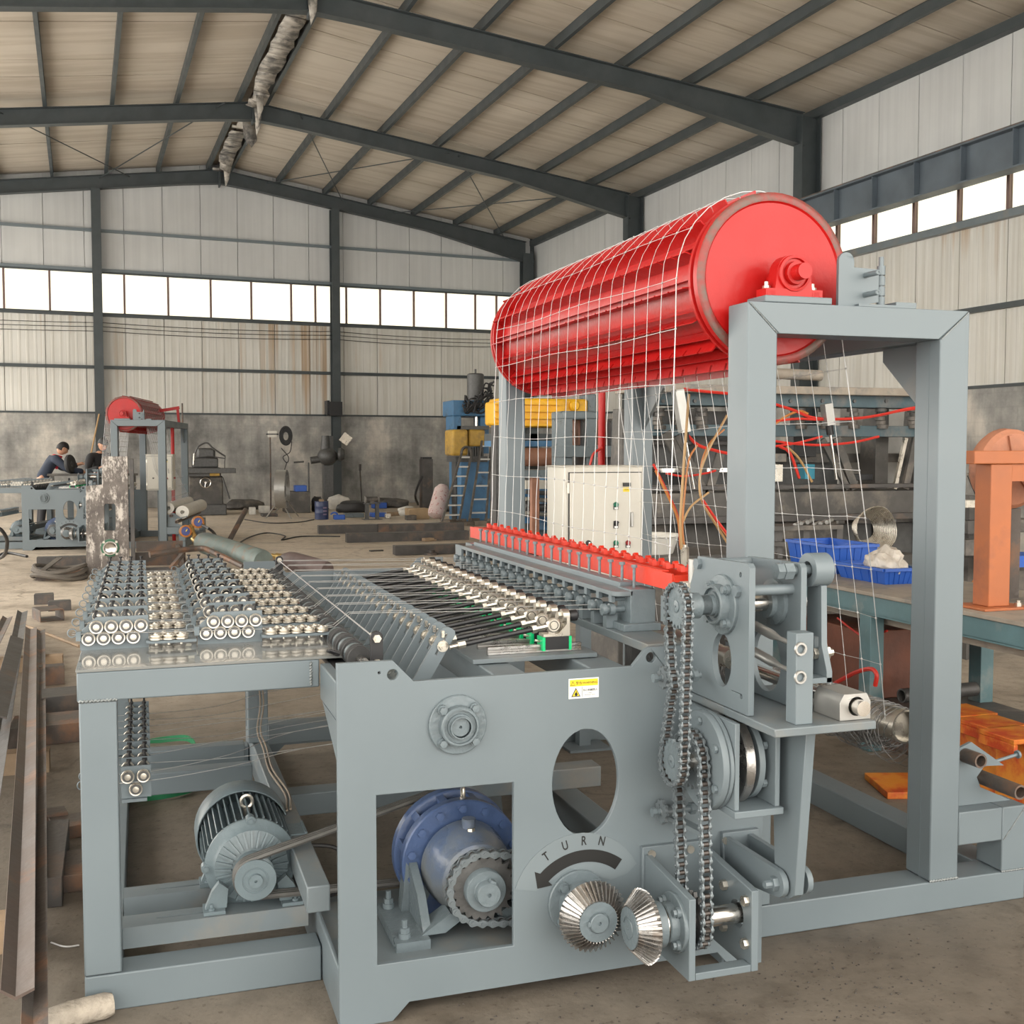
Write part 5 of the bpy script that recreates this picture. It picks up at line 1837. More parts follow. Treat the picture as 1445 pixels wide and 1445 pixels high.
def net_path(y, j):
    P_ = []
    w = lambda s: 0.004 * sin(j * 1.7 + s * 3.1)
    for k in range(7):
        f = k / 6
        P_.append(Vector((1.548 + (1.598 - 1.548) * f + w(k) * 0.6 * sin(pi * f), y - 0.07 * (1 - f) + w(k + 5) * 0.5, 1.14 + (2.03 - 1.14) * f)))
    for k in range(1, 14):
        a = radians(180 - 180 * k / 14)
        P_.append(Vector((DX + 0.290 * cos(a), y, DZ + 0.290 * sin(a))))
    P_.append(Vector((2.178, y, 2.00)))
    for k in range(1, 9):
        f = k / 8
        P_.append(Vector((2.178 + (2.40 - 2.178) * (f ** 1.1) + 0.02 * sin(pi * f) + w(k), y + w(k + 2), 2.0 + (0.56 - 2.0) * f)))
    return P_


paths = [net_path(y, j) for j, y in enumerate(NY)]
for j, p in enumerate(paths):
    M().tube(p, 0.0017 if j in (0, NW - 1) else 0.0011, 5).build('line_wire', ZINC, NET)


def along(p, s):
    for i in range(len(p) - 1):
        L = (p[i + 1] - p[i]).length
        if s <= L:
            return p[i].lerp(p[i + 1], s / L)
        s -= L
    return p[-1].copy()


knots = M()
for r_ in range(21):
    s = 0.06 + 0.168 * r_
    q = [along(p, s + 0.005 * sin(0.55 * j + r_ * 2.0) + 0.001 * j) for j, p in enumerate(paths)]
    M().tube(q, 0.0010, 5).build('stay_wire', ZINC, NET)
    for c_ in q:
        knots.sphere(c_, 0.0042, 6, 4)
o = knots.build('wire_knots', ZINC, NET)
o['kind'] = 'stuff'
m = M()
for k in range(420):
    y = 3.22 + 2.05 * random.random()
    r_ = random.uniform(0.062, 0.092)
    cx, cz = 2.45 + random.uniform(-0.012, 0.012), 0.560 + 0.060 - r_ * 1.08
    sl = random.uniform(-0.05, 0.05)
    m.tube([(cx + r_ * cos(t), y + sl * sin(t), cz + r_ * 1.08 * sin(t)) for t in [2 * pi * i / 14 for i in range(14)]], 0.0013, 4, closed=True)
o = m.build('wound_wire', DWIRE, NET)
o['kind'] = 'stuff'

# ================================================================== AROUND THE NEAR MACHINE
def rect(m, x0, x1, yt, yb, Y, d):
    """a box whose front face, on the plane Y, covers the given part of the photograph"""
    a, b_ = at(x0, (yt + yb) / 2, 'y', Y), at(x1, (yt + yb) / 2, 'y', Y)
    t, u = at((x0 + x1) / 2, yt, 'y', Y), at((x0 + x1) / 2, yb, 'y', Y)
    return m.box(a.x, b_.x, Y, Y + d, max(0.0, u.z), t.z)


# ---- control cabinet hung on the rear post
CY = 5.07
c0, c1 = at(798, 720, 'y', CY).x, at(907, 720, 'y', CY).x
zt_, zb_ = at(850, 659, 'y', CY).z, 0.86
cab = thing('control_cabinet', ((c0 + c1) / 2, CY + 0.13, zb_), 'cream steel control cabinet with buttons behind the orange red channel', 'cabinet', 'control cabinets')
m = M().box(c0, c1, CY, CY + 0.26, zb_, zt_)
m.box(c0 - 0.012, c1 + 0.006, CY - 0.002, CY + 0.26, zt_, zt_ + 0.006)
m.build('cabinet_body', CABW, cab, bevel=0.003)
M().box(c0 + 0.014, c1 - 0.010, CY - 0.006, CY, zb_ + 0.016, zt_ - 0.024).build('door_gap_shade', BLACK, cab)  # black sheet standing in for the shaded gap around the door
M().box(c0 + 0.018, c1 - 0.014, CY - 0.014, CY - 0.0062, zb_ + 0.02, zt_ - 0.028).build('door', CABW, cab, bevel=0.002)
for px, py, mt in ((869, 712, BTNG), (869, 766, BTNG), (886, 766, BTNR)):
    p = at(px, py, 'y', CY - 0.014)
    m = M().mat(0).lathe(p, (0, -1, 0), [(0.013, 0), (0.013, 0.006), (0.010, 0.010), (0.010, 0.014), (0.0085, 0.016)], 18)
    m.mat(1).box(p.x - 0.012, p.x + 0.012, CY - 0.018, CY - 0.014, p.z - 0.024, p.z + 0.008)
    m.mat(2).box(p.x - 0.009, p.x + 0.009, CY - 0.0195, CY - 0.018, p.z - 0.022, p.z - 0.013)
    m.build('push_button', [mt, BLACK, LWHITE], cab)
p = at(869, 738, 'y', CY - 0.014)
m = M().mat(0).box(p.x - 0.012, p.x + 0.012, CY - 0.018, CY - 0.014, p.z - 0.026, p.z + 0.010)
m.mat(0).lathe(p, (0, -1, 0), [(0.012, 0), (0.012, 0.008), (0.010, 0.010)], 16)
m.mat(0).bar(p + Vector((-0.009, -0.014, -0.006)), p + Vector((0.009, -0.014, 0.006)), 0.006, 0.010, (0, 1, 0))
m.mat(1).box(p.x - 0.009, p.x + 0.009, CY - 0.0195, CY - 0.018, p.z - 0.024, p.z - 0.015)
m.build('selector_switch', [BLACK, LWHITE], cab)
p = at(884, 684, 'y', CY - 0.014)
m = M().mat(0).box(p.x - 0.019, p.x + 0.019, CY - 0.024, CY - 0.014, p.z - 0.008, p.z + 0.010)
m.mat(1).box(p.x - 0.017, p.x + 0.017, CY - 0.0155, CY - 0.014, p.z - 0.034, p.z - 0.012)
for k in range(3):
    m.mat(0).box(p.x - 0.011, p.x + 0.011, CY - 0.0162, CY - 0.0155, p.z - 0.018 - 0.005 * k, p.z - 0.0165 - 0.005 * k)
m.build('counter_display', [BLACK, LYEL, BLACK], cab)
p = at(891, 733, 'y', CY - 0.014)
M().box(p.x - 0.006, p.x + 0.006, CY - 0.026, CY - 0.014, p.z - 0.036, p.z + 0.036).build('door_handle', ALU, cab, bevel=0.002)
p = at(830, 766, 'y', CY - 0.014)
M().mat(0).lathe(p, (0, -1, 0), [(0.013, 0), (0.013, 0.010), (0.009, 0.012), (0.004, 0.012)], 18).mat(1).bar(p + Vector((-0.003, -0.013, 0)), p + Vector((0.006, -0.013, 0.003)), 0.005, 0.003, (0, 1, 0)).build('door_lock', [BLACK, STEELB], cab)
for z in (zb_ + 0.10, zt_ - 0.10):
    M().box(c0 + 0.004, c0 + 0.016, CY - 0.010, CY, z - 0.025, z + 0.025).build('hinge', STEEL, cab)
p = Vector((c1, CY + 0.10, at(908, 764, 'y', CY).z))
M().lathe(p, (1, 0, 0), [(0.014, 0), (0.014, 0.012), (0.018, 0.014), (0.018, 0.020), (0.010, 0.024)], 16).build('emergency_button', BTNR, cab)
m = M()
m.box(c0 + 0.10, c0 + 0.14, CY + 0.20, CY + 0.24, 0.101, zb_)
m.box(c1 - 0.14, c1 - 0.10, CY + 0.20, CY + 0.24, 0.101, zb_)
M().box(c0 + 0.14, c0 + 0.20, CY + 0.16, CY + 0.22, 0.0, zb_).build('cabinet_post', GREY, cab)
M().box(c0 + 0.06, c0 + 0.28, CY + 0.08, CY + 0.25, 0.0, 0.012).build('post_foot', GREY, cab)

# ---- bundle of air hoses beside the cabinet
hb_ = thing('hose_bundle', (1.9, 4.0, 0.6), 'tan and orange air hoses hanging behind the netting down to a fitting', 'hoses')


def hose(pix, Y, r, mt, name='hose', par=hb_, dY=0.0):
    pts = [at(px, py, 'y', Y + dY * i) for i, (px, py) in enumerate(pix)]
    return M().tube(spline(pts, 5), r, 7).build(name, mt, par)


hose([(972, 556), (966, 640), (962, 700), (960, 740), (962, 775)], 4.4, 0.006, HOSEY)
hose([(984, 628), (972, 650), (966, 700), (963, 742), (966, 775)], 4.42, 0.0045, HOSEO)
hose([(925, 664), (945, 705), (957, 735), (961, 775)], 4.45, 0.0055, HOSEO)
hose([(922, 655), (942, 695), (956, 728), (960, 770)], 4.46, 0.005, HOSER)
hose([(1026, 586), (1000, 635), (988, 670), (990, 705), (1010, 740), (1030, 772)], 4.5, 0.0055, HOSEY)
hose([(1022, 606), (1002, 625), (990, 655), (989, 700), (1012, 738), (1034, 768)], 4.52, 0.0045, HOSEO)
hose([(992, 706), (1012, 735), (1034, 763)], 4.47, 0.006, HOSER)
hose([(1000, 695), (975, 715), (962, 740)], 4.48, 0.005, HOSEY)
p0, p1 = at(966, 772, 'y', 4.4), at(967, 792, 'y', 4.4)
M().cyl(p0, p1 - Vector((0, 0, 0.02)), 0.018, n=6).cyl(p0 + Vector((0, 0, 0.01)), p0 + Vector((0, 0, -0.02)), 0.011, n=10).build('hose_fitting', STEEL, hb_)
M().cyl(p1 + Vector((0, 0, 0.0)), Vector((p1.x, p1.y, 0.0)), 0.014, n=10).cyl((p1.x, p1.y, 0), (p1.x, p1.y, 0.012), 0.09, n=16).build('hose_stand', CAST, hb_)

# ---- green lifting strap on the floor
m = M()
sp_ = spline([at(205, 1048, 'z', 0.004), at(235, 1043, 'z', 0.02), at(265, 1042, 'z', 0.035), at(276, 1055, 'z', 0.03), at(268, 1070, 'z', 0.02), at(245, 1056, 'z', 0.03), at(214, 1068, 'z', 0.006)], 5)
for i in range(len(sp_) - 1):
    m.bar(sp_[i], sp_[i + 1] + (sp_[i + 1] - sp_[i]) * 0.12, 0.005, 0.030)
m.tube([sp_[0] - Vector((0, 0, 0.0))] * 1 + [sp_[0] + Vector((-0.01, 0.01, 0))], 0.003, 4)
o = m.build('lifting_strap', STRAP)
tag(o, 'green webbing strap looped on the floor behind the grey table post', 'strap', 'green straps')
m = M()
sp_ = spline([at(165, 1128, 'z', 0.006), at(215, 1124, 'z', 0.02), at(240, 1120, 'z', 0.025), at(266, 1114, 'z', 0.02), at(277, 1108, 'z', 0.02), at(277, 1100, 'z', 0.015)], 5)
for i in range(len(sp_) - 1):
    m.bar(sp_[i], sp_[i + 1] + (sp_[i + 1] - sp_[i]) * 0.12, 0.005, 0.034)
o = m.build('lifting_strap', STRAP)
tag(o, 'straight green strap on the floor left of the fan cowl of the motor', 'strap', 'green straps')

# ---- steel sections stacked at the left edge
def angle_bar(name, p0, p1, a, t, label, mt=ANGLE, flip=1, roll=0.0):
    """an angle section lying with its corner down, like a V"""
    p0, p1 = Vector(p0), Vector(p1)
    d = (p1 - p0).normalized()
    s = d.cross(Vector((0, 0, 1))).normalized()
    u = s.cross(d)
    s, u = s * cos(roll) + u * sin(roll), -s * sin(roll) + u * cos(roll)
    prof = [(0, 0), (a, a * 0.42), (a, a * 0.42 + t), (0.0, t * 1.4), (-a * 0.75, a * 0.62 + t), (-a * 0.75 - t * 0.3, a * 0.62)]
    vs = [p + s * x * flip + u * y for p in (p0, p1) for x, y in prof]
    n = len(prof)
    fs = [tuple(reversed(range(n))), tuple(range(n, 2 * n))] + [(i, (i + 1) % n, n + (i + 1) % n, n + i) for i in range(n)]
    o = M().add(vs, fs).build(name, mt, smooth=False)
    return tag(o, label, 'steel bar', 'steel sections at the left edge')


def abar(x0, y0, z0, x1, y1, z1, a, label, mt):
    angle_bar('angle_bar', at(x0, y0, 'z', z0), at(x1, y1, 'z', z1), a, 0.007, label, mt)


abar(22, 1412, 0.13, 43, 890, 0.13, 0.044, 'rust streaked angle bar with its open end nearest the camera at left edge', ANGLE)
abar(46, 1490, 0.104, 57, 892, 0.104, 0.034, 'dark angle bar lying just right of the nearest rust streaked one', RUST)
abar(-26, 1180, 0.13, 31, 866, 0.13, 0.045, 'angle bar second from the right in the stack at left edge', RUSTD)
abar(-110, 1120, 0.15, 10, 874, 0.15, 0.040, 'angle bar third from the right, far end beside the stack corner', RUST)
m = M()
pa_, pb_ = at(-4, 1010, 'z', 0.21), at(24, 900, 'z', 0.205)
m.bar(pa_, pb_, 0.09, 0.010, (0.4, 0, 1))
tag(m.build('flat_bar', RUSTD), 'short dark flat bar lying on top of the steel stack at left', 'steel bar', 'steel sections at the left edge')
for k, (y, lab) in enumerate(((3.6, 'nearest'), (5.6, 'middle'), (8.2, 'farthest'))):
    m = M().box(-1.15 - 0.06 * k, -0.33 - 0.10 * k, y, y + 0.09, 0.0, 0.10)
    tag(m.build('support_block', WOOD), lab + ' timber bearer under the stacked steel bars at left edge', 'timber', 'timber bearers')


def scrap(name, px, py, sx, sy, sz, rz, label, mt=RUSTD, cat='scrap metal', hollow=False):
    p = at(px, py, 'z', 0)
    m = M()
    if hollow:
        m.box(-sx / 2, sx / 2, -sy / 2, sy / 2, 0, 0.006)
        m.box(-sx / 2, sx / 2, -sy / 2, sy / 2, sz - 0.006, sz)
        m.box(-sx / 2, -sx / 2 + 0.006, -sy / 2, sy / 2, 0.006, sz - 0.006)
        m.box(sx / 2 - 0.006, sx / 2, -sy / 2, sy / 2, 0.006, sz - 0.006)
    else:
        m.prism([[(-sx / 2, -sy / 2), (sx / 2, -sy / 2), (sx / 2, sy / 2), (-sx * 0.42, sy / 2)]], 'xy', 0, sz)
    o = m.build(name, mt, bevel=0.002)
    o.rotation_euler[2] = rz
    o.location = p + Vector((0, 0, sz / 2))
    return tag(o, label, cat, 'offcuts on the floor')


scrap('tube_offcut', 68, 874, 0.20, 0.30, 0.10, 0.3, 'brown box tube offcut with open end, farthest group at left', RUST, hollow=True)
scrap('steel_offcut', 62, 852, 0.18, 0.12, 0.10, 0.1, 'dark grey block offcut at the back of the farthest offcut group')
scrap('steel_offcut', 84, 861, 0.20, 0.12, 0.09, 0.1, 'dark grey block offcut right of the brown box tube')
scrap('steel_offcut', 86, 1008, 0.22, 0.26, 0.13, 0.15, 'square black block with a bright top left of the grey table post')
scrap('flat_bar', 84, 1040, 0.50, 0.30, 0.10, 0.12, 'wide brown flat bar on the floor under the square black block', RUST)
scrap('steel_offcut', 72, 965, 0.16, 0.10, 0.12, 0.1, 'brown block with a light top edge left of the straightener plates', RUST)
scrap('flat_bar', 70, 1235, 0.11, 0.62, 0.10, 0.02, 'upright flat plate offcut right of the rust streaked angle bar', RUSTD)
scrap('steel_offcut', 98, 1175, 0.14, 0.16, 0.05, 0.3, 'tapered plate offcut beside the foot of the grey post', RUST)
scrap('steel_offcut', 75, 1165, 0.10, 0.10, 0.06, 0.2, 'small brown offcut between the bars and the grey post', RUST)
scrap('steel_offcut', 102, 1240, 0.09, 0.26, 0.06, 0.05, 'thin brown offcut almost touching the grey post', RUST)
m = M()
p0, p1 = at(62, 1440, 'z', 0.035), at(116, 1427, 'z', 0.035)
m.lathe(p0, p1 - p0, [(0.022, 0), (0.026, 0.004), (0.033, 0.06), (0.034, 0.15), (0.028, 0.17)], 10)
tag(m.build('concrete_chunk', mat('chalky_lump', (0.34, 0.30, 0.25), 0.8, 0, 0.3, 20, 0.8, 60)), 'pale rounded lump on the floor at the bottom left corner', 'debris')
m = M()
pts = spline([at(72, 1330, 'z', 0.004), at(92, 1336, 'z', 0.004), at(112, 1334, 'z', 0.004)], 6)
m.tube(pts, 0.003, 4)
pts = spline([at(78, 1340, 'z', 0.004), at(90, 1352, 'z', 0.004), at(112, 1362, 'z', 0.004)], 6)
tag(m.build('wire_scrap', ZINC), 'short bright wire scrap on the floor left of the grey post', 'wire')
m = M().tube([at(34, 882, 'z', 0.012), at(112, 912, 'z', 0.012)], 0.012, 8)
tag(m.build('thin_rod', WOOD), 'thin pale rod on the floor behind the grey table', 'rod')
m = M()
m.tube(spline([at(-6, 790, 'z', 0.05), at(6, 783, 'z', 0.2), at(10, 764, 'z', 0.4), at(2, 748, 'z', 0.55), at(-12, 742, 'z', 0.6)], 6), 0.022, 8)
m.tube(spline([at(-6, 786, 'z', 0.02), at(10, 780, 'z', 0.02), at(38, 785, 'z', 0.02)], 5), 0.02, 8)
tag(m.build('black_hose', CABLE), 'black hose looping in at the left edge before the rear machine', 'hose')

# ---- behind the infeed table
PYb = 14.3
tp_ = lambda x, y: (at(x, y, 'y', PYb).x, max(0.0, at(x, y, 'y', PYb).z))
blk = thing('machined_plate', at(152, 800, 'y', PYb), 'tall bare steel plate with a slot, scraped bright, standing behind the table', 'steel plate')
outl = [tp_(122, 812), tp_(183, 812), tp_(180, 644), tp_(144, 644), tp_(144, 684), tp_(121, 686)]
z_ = [a for a in outl]
slot_ = [tp_(148, 749), tp_(162, 749), tp_(163, 746), tp_(163, 714), tp_(161, 711), tp_(149, 711), tp_(147, 714), tp_(147, 746)]
M().prism([outl, slot_], 'xz', PYb, PYb + 0.10).build('plate_body', SCRATCH, blk, bevel=0.004)
bc_ = at(155.5, 773, 'y', PYb)
M().mat(0).lathe(bc_, (0, -1, 0), [(0.105, 0), (0.105, 0.025), (0.085, 0.03), (0.08, 0.05), (0.07, 0.05), (0.072, 0.045)], 24, caps=False).mat(1).lathe(bc_, (0, -1, 0), [(0.0, 0.035), (0.05, 0.036), (0.066, 0.045), (0.070, 0.056), (0.082, 0.056), (0.083, 0.05)], 24, caps=False).build('bearing', [mat('green_paint', (0.05, 0.16, 0.09), 0.5), STEELB], blk)
for a in range(45, 405, 90):
    M().hexbolt(bc_ + Vector((0.10 * cos(radians(a)), -0.02, 0.10 * sin(radians(a)))), (0, -1, 0), 0.016, 0.014).build('bolt', STEEL, blk)
M().box(tp_(184, 700)[0] - 0.005, tp_(189, 700)[0], PYb + 0.005, PYb + 0.7, 0, tp_(183, 648)[1]).build('side_web', RUSTD, blk)


def bar_px(name, x0, x1, yt, yb, Y, d, mt, label, cat='steel beam', group=None, hollow=True):
    """a steel section lying on the floor, seen square on"""
    a, b_ = at(x0, yb, 'y', Y), at(x1, yb, 'y', Y)
    h = at(x0, yt, 'y', Y).z - max(0, at(x0, yb, 'y', Y).z)
    z0 = max(0.0, at((x0 + x1) / 2, yb, 'y', Y).z)
    m = M()
    if hollow:
        m.box(a.x, b_.x, Y, Y + 0.008, z0 + 0.008, z0 + h - 0.008)
        m.box(a.x, b_.x, Y, Y + d, z0, z0 + 0.008)
        m.box(a.x, b_.x, Y, Y + d, z0 + h - 0.008, z0 + h)
        m.box(a.x, b_.x, Y + d - 0.008, Y + d, z0 + 0.008, z0 + h - 0.008)
        m.box(a.x - 0.002, a.x + 0.004, Y + 0.01, Y + d - 0.01, z0 + 0.01, z0 + h - 0.01)
    else:
        m.box(a.x, b_.x, Y, Y + d, z0, z0 + h)
    o = m.build(name, mt)
    return tag(o, label, cat, group)


bar_px('steel_beam', 52, 121, 786, 803, 15.2, 0.15, RUSTD, 'dark square beam on the floor left of the scraped plate, farther one', group='dark beams by the plate')
bar_px('steel_beam', 50, 119, 806, 820, 13.9, 0.15, RUST, 'brown beam on the floor left of the scraped plate, nearer one', group='dark beams by the plate')
m = M()
cc_ = at(88, 812, 'z', 0.0)
for k in range(3):
    R_ = 0.30 - 0.012 * k
    m.tube([cc_ + Vector((R_ * cos(t) * 1.0, R_ * 1.1 * sin(t) - 0.4, 0.05 + 0.04 * k + 0.03 * sin(t * 2 + k))) for t in [2 * pi * i / 20 for i in range(20)]], [0.026] * 20, 6, closed=True)
m.bar(cc_ + Vector((-0.2, -0.55, 0.1)), cc_ + Vector((-0.02, -0.1, 0.22)), 0.07, 0.012)
tag(m.build('rubber_belt', mat('dusty_rubber', (0.12, 0.105, 0.09), 0.8, 0, 0.2, 10)), 'coiled dusty rubber belt lying on the floor before the dark beams', 'belt')
# rusty trough frame beside the plate
fr = thing('steel_trough', at(225, 795, 'y', 14.4), 'low rusty channel frame on the floor right of the scraped plate', 'steel frame')
rect(M(), 192, 258, 764, 778, 16.0, 0.06).build('channel', RUST, fr)
rect(M(), 186, 262, 779, 798, 14.9, 0.06).build('channel', RUST, fr)
rect(M(), 190, 256, 801, 812, 14.5, 0.05).build('channel', RUSTD, fr)
a_, b_ = at(255, 798, 'y', 14.9), at(250, 764, 'y', 16.0)
M().bar((a_.x, 14.5, 0.12), (b_.x, 16.0, 0.12), 0.05, 0.18).build('cross_piece', RUST, fr)
m = M().tube(spline([at(211, 783, 'y', 13.6), at(250, 777, 'y', 13.7), at(284, 774, 'y', 13.8), at(300, 779, 'y', 13.5), at(344, 800, 'y', 12.9)], 5), 0.035, 8)
tag(m.build('bent_pipe', RUST), 'rusty bent pipe lying across the channel frame before the green cylinder', 'pipe')
m = M().bar(at(241, 802, 'y', 13.4), at(258, 782, 'y', 13.5), 0.05, 0.04)
tag(m.build('short_bar', RUST), 'short rusty bar leaning on the channel frame', 'steel bar')
m = M().cyl(at(323, 764, 'z', 0.02), at(347, 719, 'z', 0.02) * 0 + atd(347, 719, 18.6), 0.04, 0.04, n=8)
tag(m.build('leaning_bar', RUST), 'rusty bar sticking up slanted beyond the green gas cylinder', 'steel bar')

# ---- gas cylinders
def gas_cylinder(name, p0, p1, r, mt, label, gauges=False):
    p0, p1 = Vector(p0), Vector(p1)
    d = (p1 - p0)
    L_ = d.length
    t = thing(name, (p0 + p1) / 2 - Vector((0, 0, r)), label, 'gas cylinder', 'gas cylinders')
    M().lathe(p0, d, [(0.03, 0), (0.034, 0.0), (0.04, 0.06), (r * 0.62, 0.12), (r * 0.9, 0.2), (r, 0.30), (r, L_ - 0.06), (r * 0.9, L_)], 28).build('cylinder_body', mt, t)
    dn = d.normalized()
    M().cyl(p0 + dn * 0.08, p0 - dn * 0.02, 0.05, n=16).cyl(p0, p0 - dn * 0.10, 0.03, n=12).build('valve', BRASS, t)
    if gauges:
        q = p0 - dn * 0.1
        for dx, dz in ((-0.10, 0.10), (0.05, 0.21)):
            c = q + Vector((dx, -0.03, dz))
            g = M().mat(0).lathe(c, (0.25, -1, 0.1), [(0.0, 0), (0.074, 0.0), (0.078, 0.05), (0.058, 0.055), (0.054, 0.045)], 20, caps=False)
            g.mat(1).lathe(c, (0.25, -1, 0.1), [(0.0, 0.046), (0.056, 0.046)], 20, caps=False)
            g.mat(2).bar(c + Vector((0.012, -0.052, 0.0)), c + Vector((0.03, -0.054, 0.03)), 0.009, 0.004, (0, 1, 0))
            g.build('pressure_gauge', [HOSEO, mat('gauge_blue', (0.06, 0.08, 0.26), 0.3), LYEL], t)
        M().tube([p0, q + Vector((0, 0, 0.08)), q + Vector((-0.02, -0.02, 0.18))], 0.03, 8).cyl(q + Vector((-0.1, 0, 0.14)), q + Vector((0.14, 0, 0.2)), 0.025, n=10).build('regulator', BRASS, t)
    return t


rC = 0.115
pL, pR = at(270, 772, 'z', rC + 0.02), at(388, 806, 'z', rC)
pL, pR = Vector((pL.x, 16.6, rC + 0.05)), Vector((pR.x + 0.02, 13.3, rC))
cgL, cgR = at(277, 762, 'y', 14.6), at(372, 793, 'y', 12.9)
gas_cylinder('gas_cylinder', cgL, cgR, 0.135, CYLG, 'pale green gas cylinder with gauges leaning down behind the infeed table', True)
cpL, cpR = at(392, 786, 'y', 14.3), at(462, 806, 'y', 13.6)
gas_cylinder('gas_cylinder', cpL, cpR, 0.12, CYLP, 'brown purple gas cylinder lying right of the pale green one')
m = M()
m.tube(spline([at(285, 741, 'y', 14.5), at(300, 750, 'y', 14.3), at(312, 765, 'z', 0.02), at(345, 774, 'z', 0.02), at(372, 790, 'z', 0.02), at(396, 792, 'z', 0.02)], 6), 0.018, 6)
tag(m.build('gas_hose', CABLE), 'black gas hose running from the gauges of the green cylinder', 'hose')
m = M()
m.tube(spline([at(330, 771, 'z', 0.01), at(352, 758, 'z', 0.01), at(376, 752, 'z', 0.01), at(402, 756, 'z', 0.01), at(398, 762, 'z', 0.01), at(425, 757, 'z', 0.01), at(480, 757, 'z', 0.01)], 6), 0.012, 5)
tag(m.build('floor_cable', CABLE), 'thin dark cable winding on the floor left of the steel beams', 'cable')
m = M()
m.tube(spline([at(345, 733, 'z', 0.01), at(380, 738, 'z', 0.01), at(420, 737, 'z', 0.01), at(443, 733, 'z', 0.01)], 6), 0.012, 5)
tag(m.build('floor_cable', CABLE), 'thin cable lying on the floor under the standing fan', 'cable')

# ---- bright orange channel stock at the lower right
random.seed(21)
def channel_stock(name, px, py, label, L_=0.5, h=0.17, w=0.20, rz=0.0, lie=False, z=0.0):
    p = at(px, py, 'z', z)
    m = M()
    if lie:
        m.box(0, w, 0, L_, 0, 0.03)
    else:
        m.box(0, w, 0, L_, h - 0.02, h)
        m.box(0.0, 0.02, 0, L_, h - 0.06, h - 0.02)
        m.box(w - 0.02, w, 0, L_, h - 0.06, h - 0.02)
        m.box(w * 0.45, w * 0.55, 0, L_, 0, h - 0.02)
        m.box(w * 0.12, w * 0.88, 0, L_, 0, 0.02)
    o = m.build(name, ORRED, center=Vector((0, 0, 0)), bevel=0.003)
    o.location = p
    o.rotation_euler[2] = rz
    return tag(o, label, 'steel section', 'orange channel sections')


channel_stock('orange_channel', 1352, 1128, 'hot orange flanged section left of the row, just right of the grey post', 0.20, 0.36, 0.20, 0)
channel_stock('orange_channel', 1393, 1150, 'hot orange flanged section in the middle of the row at right', 0.20, 0.36, 0.20, 0)
channel_stock('orange_channel', 1428, 1172, 'hot orange flanged section cut off by the right edge', 0.20, 0.36, 0.20, 0)
channel_stock('orange_channel', 1256, 1058, 'hot orange section seen over the take up roll', 0.24, 0.16, 0.18, 0)
channel_stock('orange_plate', 1252, 1128, 'flat orange plate on the floor under the netting roll', 0.30, 0.04, 0.22, -0.3, lie=True, z=0.0)
# swarf scattered on the floor in front of the machine
random.seed(44)
m = M()
for k in range(420):
    px, py = (random.gauss(1180, 110), random.uniform(1290, 1440)) if k < 300 else (random.uniform(560, 1445), random.uniform(1360, 1445))
    p = at(px, py, 'z', 0.001)
    if py < 1325 + (1200 - px) * 0.155 or px < 560:
        continue
    s_ = random.uniform(0.002, 0.0055)
    a = random.uniform(0, 6.28)
    q = [p + Vector((s_ * cos(a + t) * (1.6 if t < 1 else 1), s_ * sin(a + t), 0)) for t in (0, 2.1, 4.2)]
    m.add(q + [p + Vector((0, 0, s_ * 0.6))], [(0, 1, 3), (1, 2, 3), (2, 0, 3), (2, 1, 0)])
tag(m.build('metal_swarf', mat('dark_swarf', (0.05, 0.042, 0.036), 0.6), smooth=False), 'dark metal chips scattered on the concrete in front of the machine', 'swarf', kind='stuff')

# ---- work bench behind the frame, with crates and the orange stand
BX0, BX1, BY0, BY1, BZ = 3.40, 4.15, 2.9, 5.75, 0.80
bench = thing('work_bench', ((BX0 + BX1) / 2, (BY0 + BY1) / 2, 0), 'long teal steel work bench with a dusty top behind the drum frame', 'bench')
M().box(BX0 - 0.02, BX1, BY0, BY1, BZ - 0.02, BZ).build('bench_top', BENCHT, bench, bevel=0.003)
M().box(BX0, BX0 + 0.012, BY0, BY1, BZ - 0.11, BZ - 0.021).box(BX0, BX0 + 0.06, BY0, BY1, BZ - 0.118, BZ - 0.108).build('front_rail', TEAL, bench)
M().box(BX0 + 0.10, BX0 + 0.45, BY0, BY1, BZ - 0.17, BZ - 0.13).build('shelf_planks', BENCHT, bench)
M().box(BX1 - 0.06, BX1, BY0, BY1, BZ - 0.11, BZ - 0.021).build('back_rail', TEAL, bench)
for y in (3.0, 4.72, 5.65):
    for x in (BX0 + 0.002, BX1 - 0.08):
        M().box(x, x + 0.08, y, y + 0.09, 0, BZ - 0.119).build('leg', TEAL, bench, bevel=0.003)
M().box(BX0 + 0.03, BX0 + 0.05, BY0, BY1, 0.20, 0.26).build('lower_rail', TEAL, bench)
M().box(BX0 + 0.06, BX1, BY0, BY1, 0.19, 0.20).build('lower_shelf', DARKM, bench)


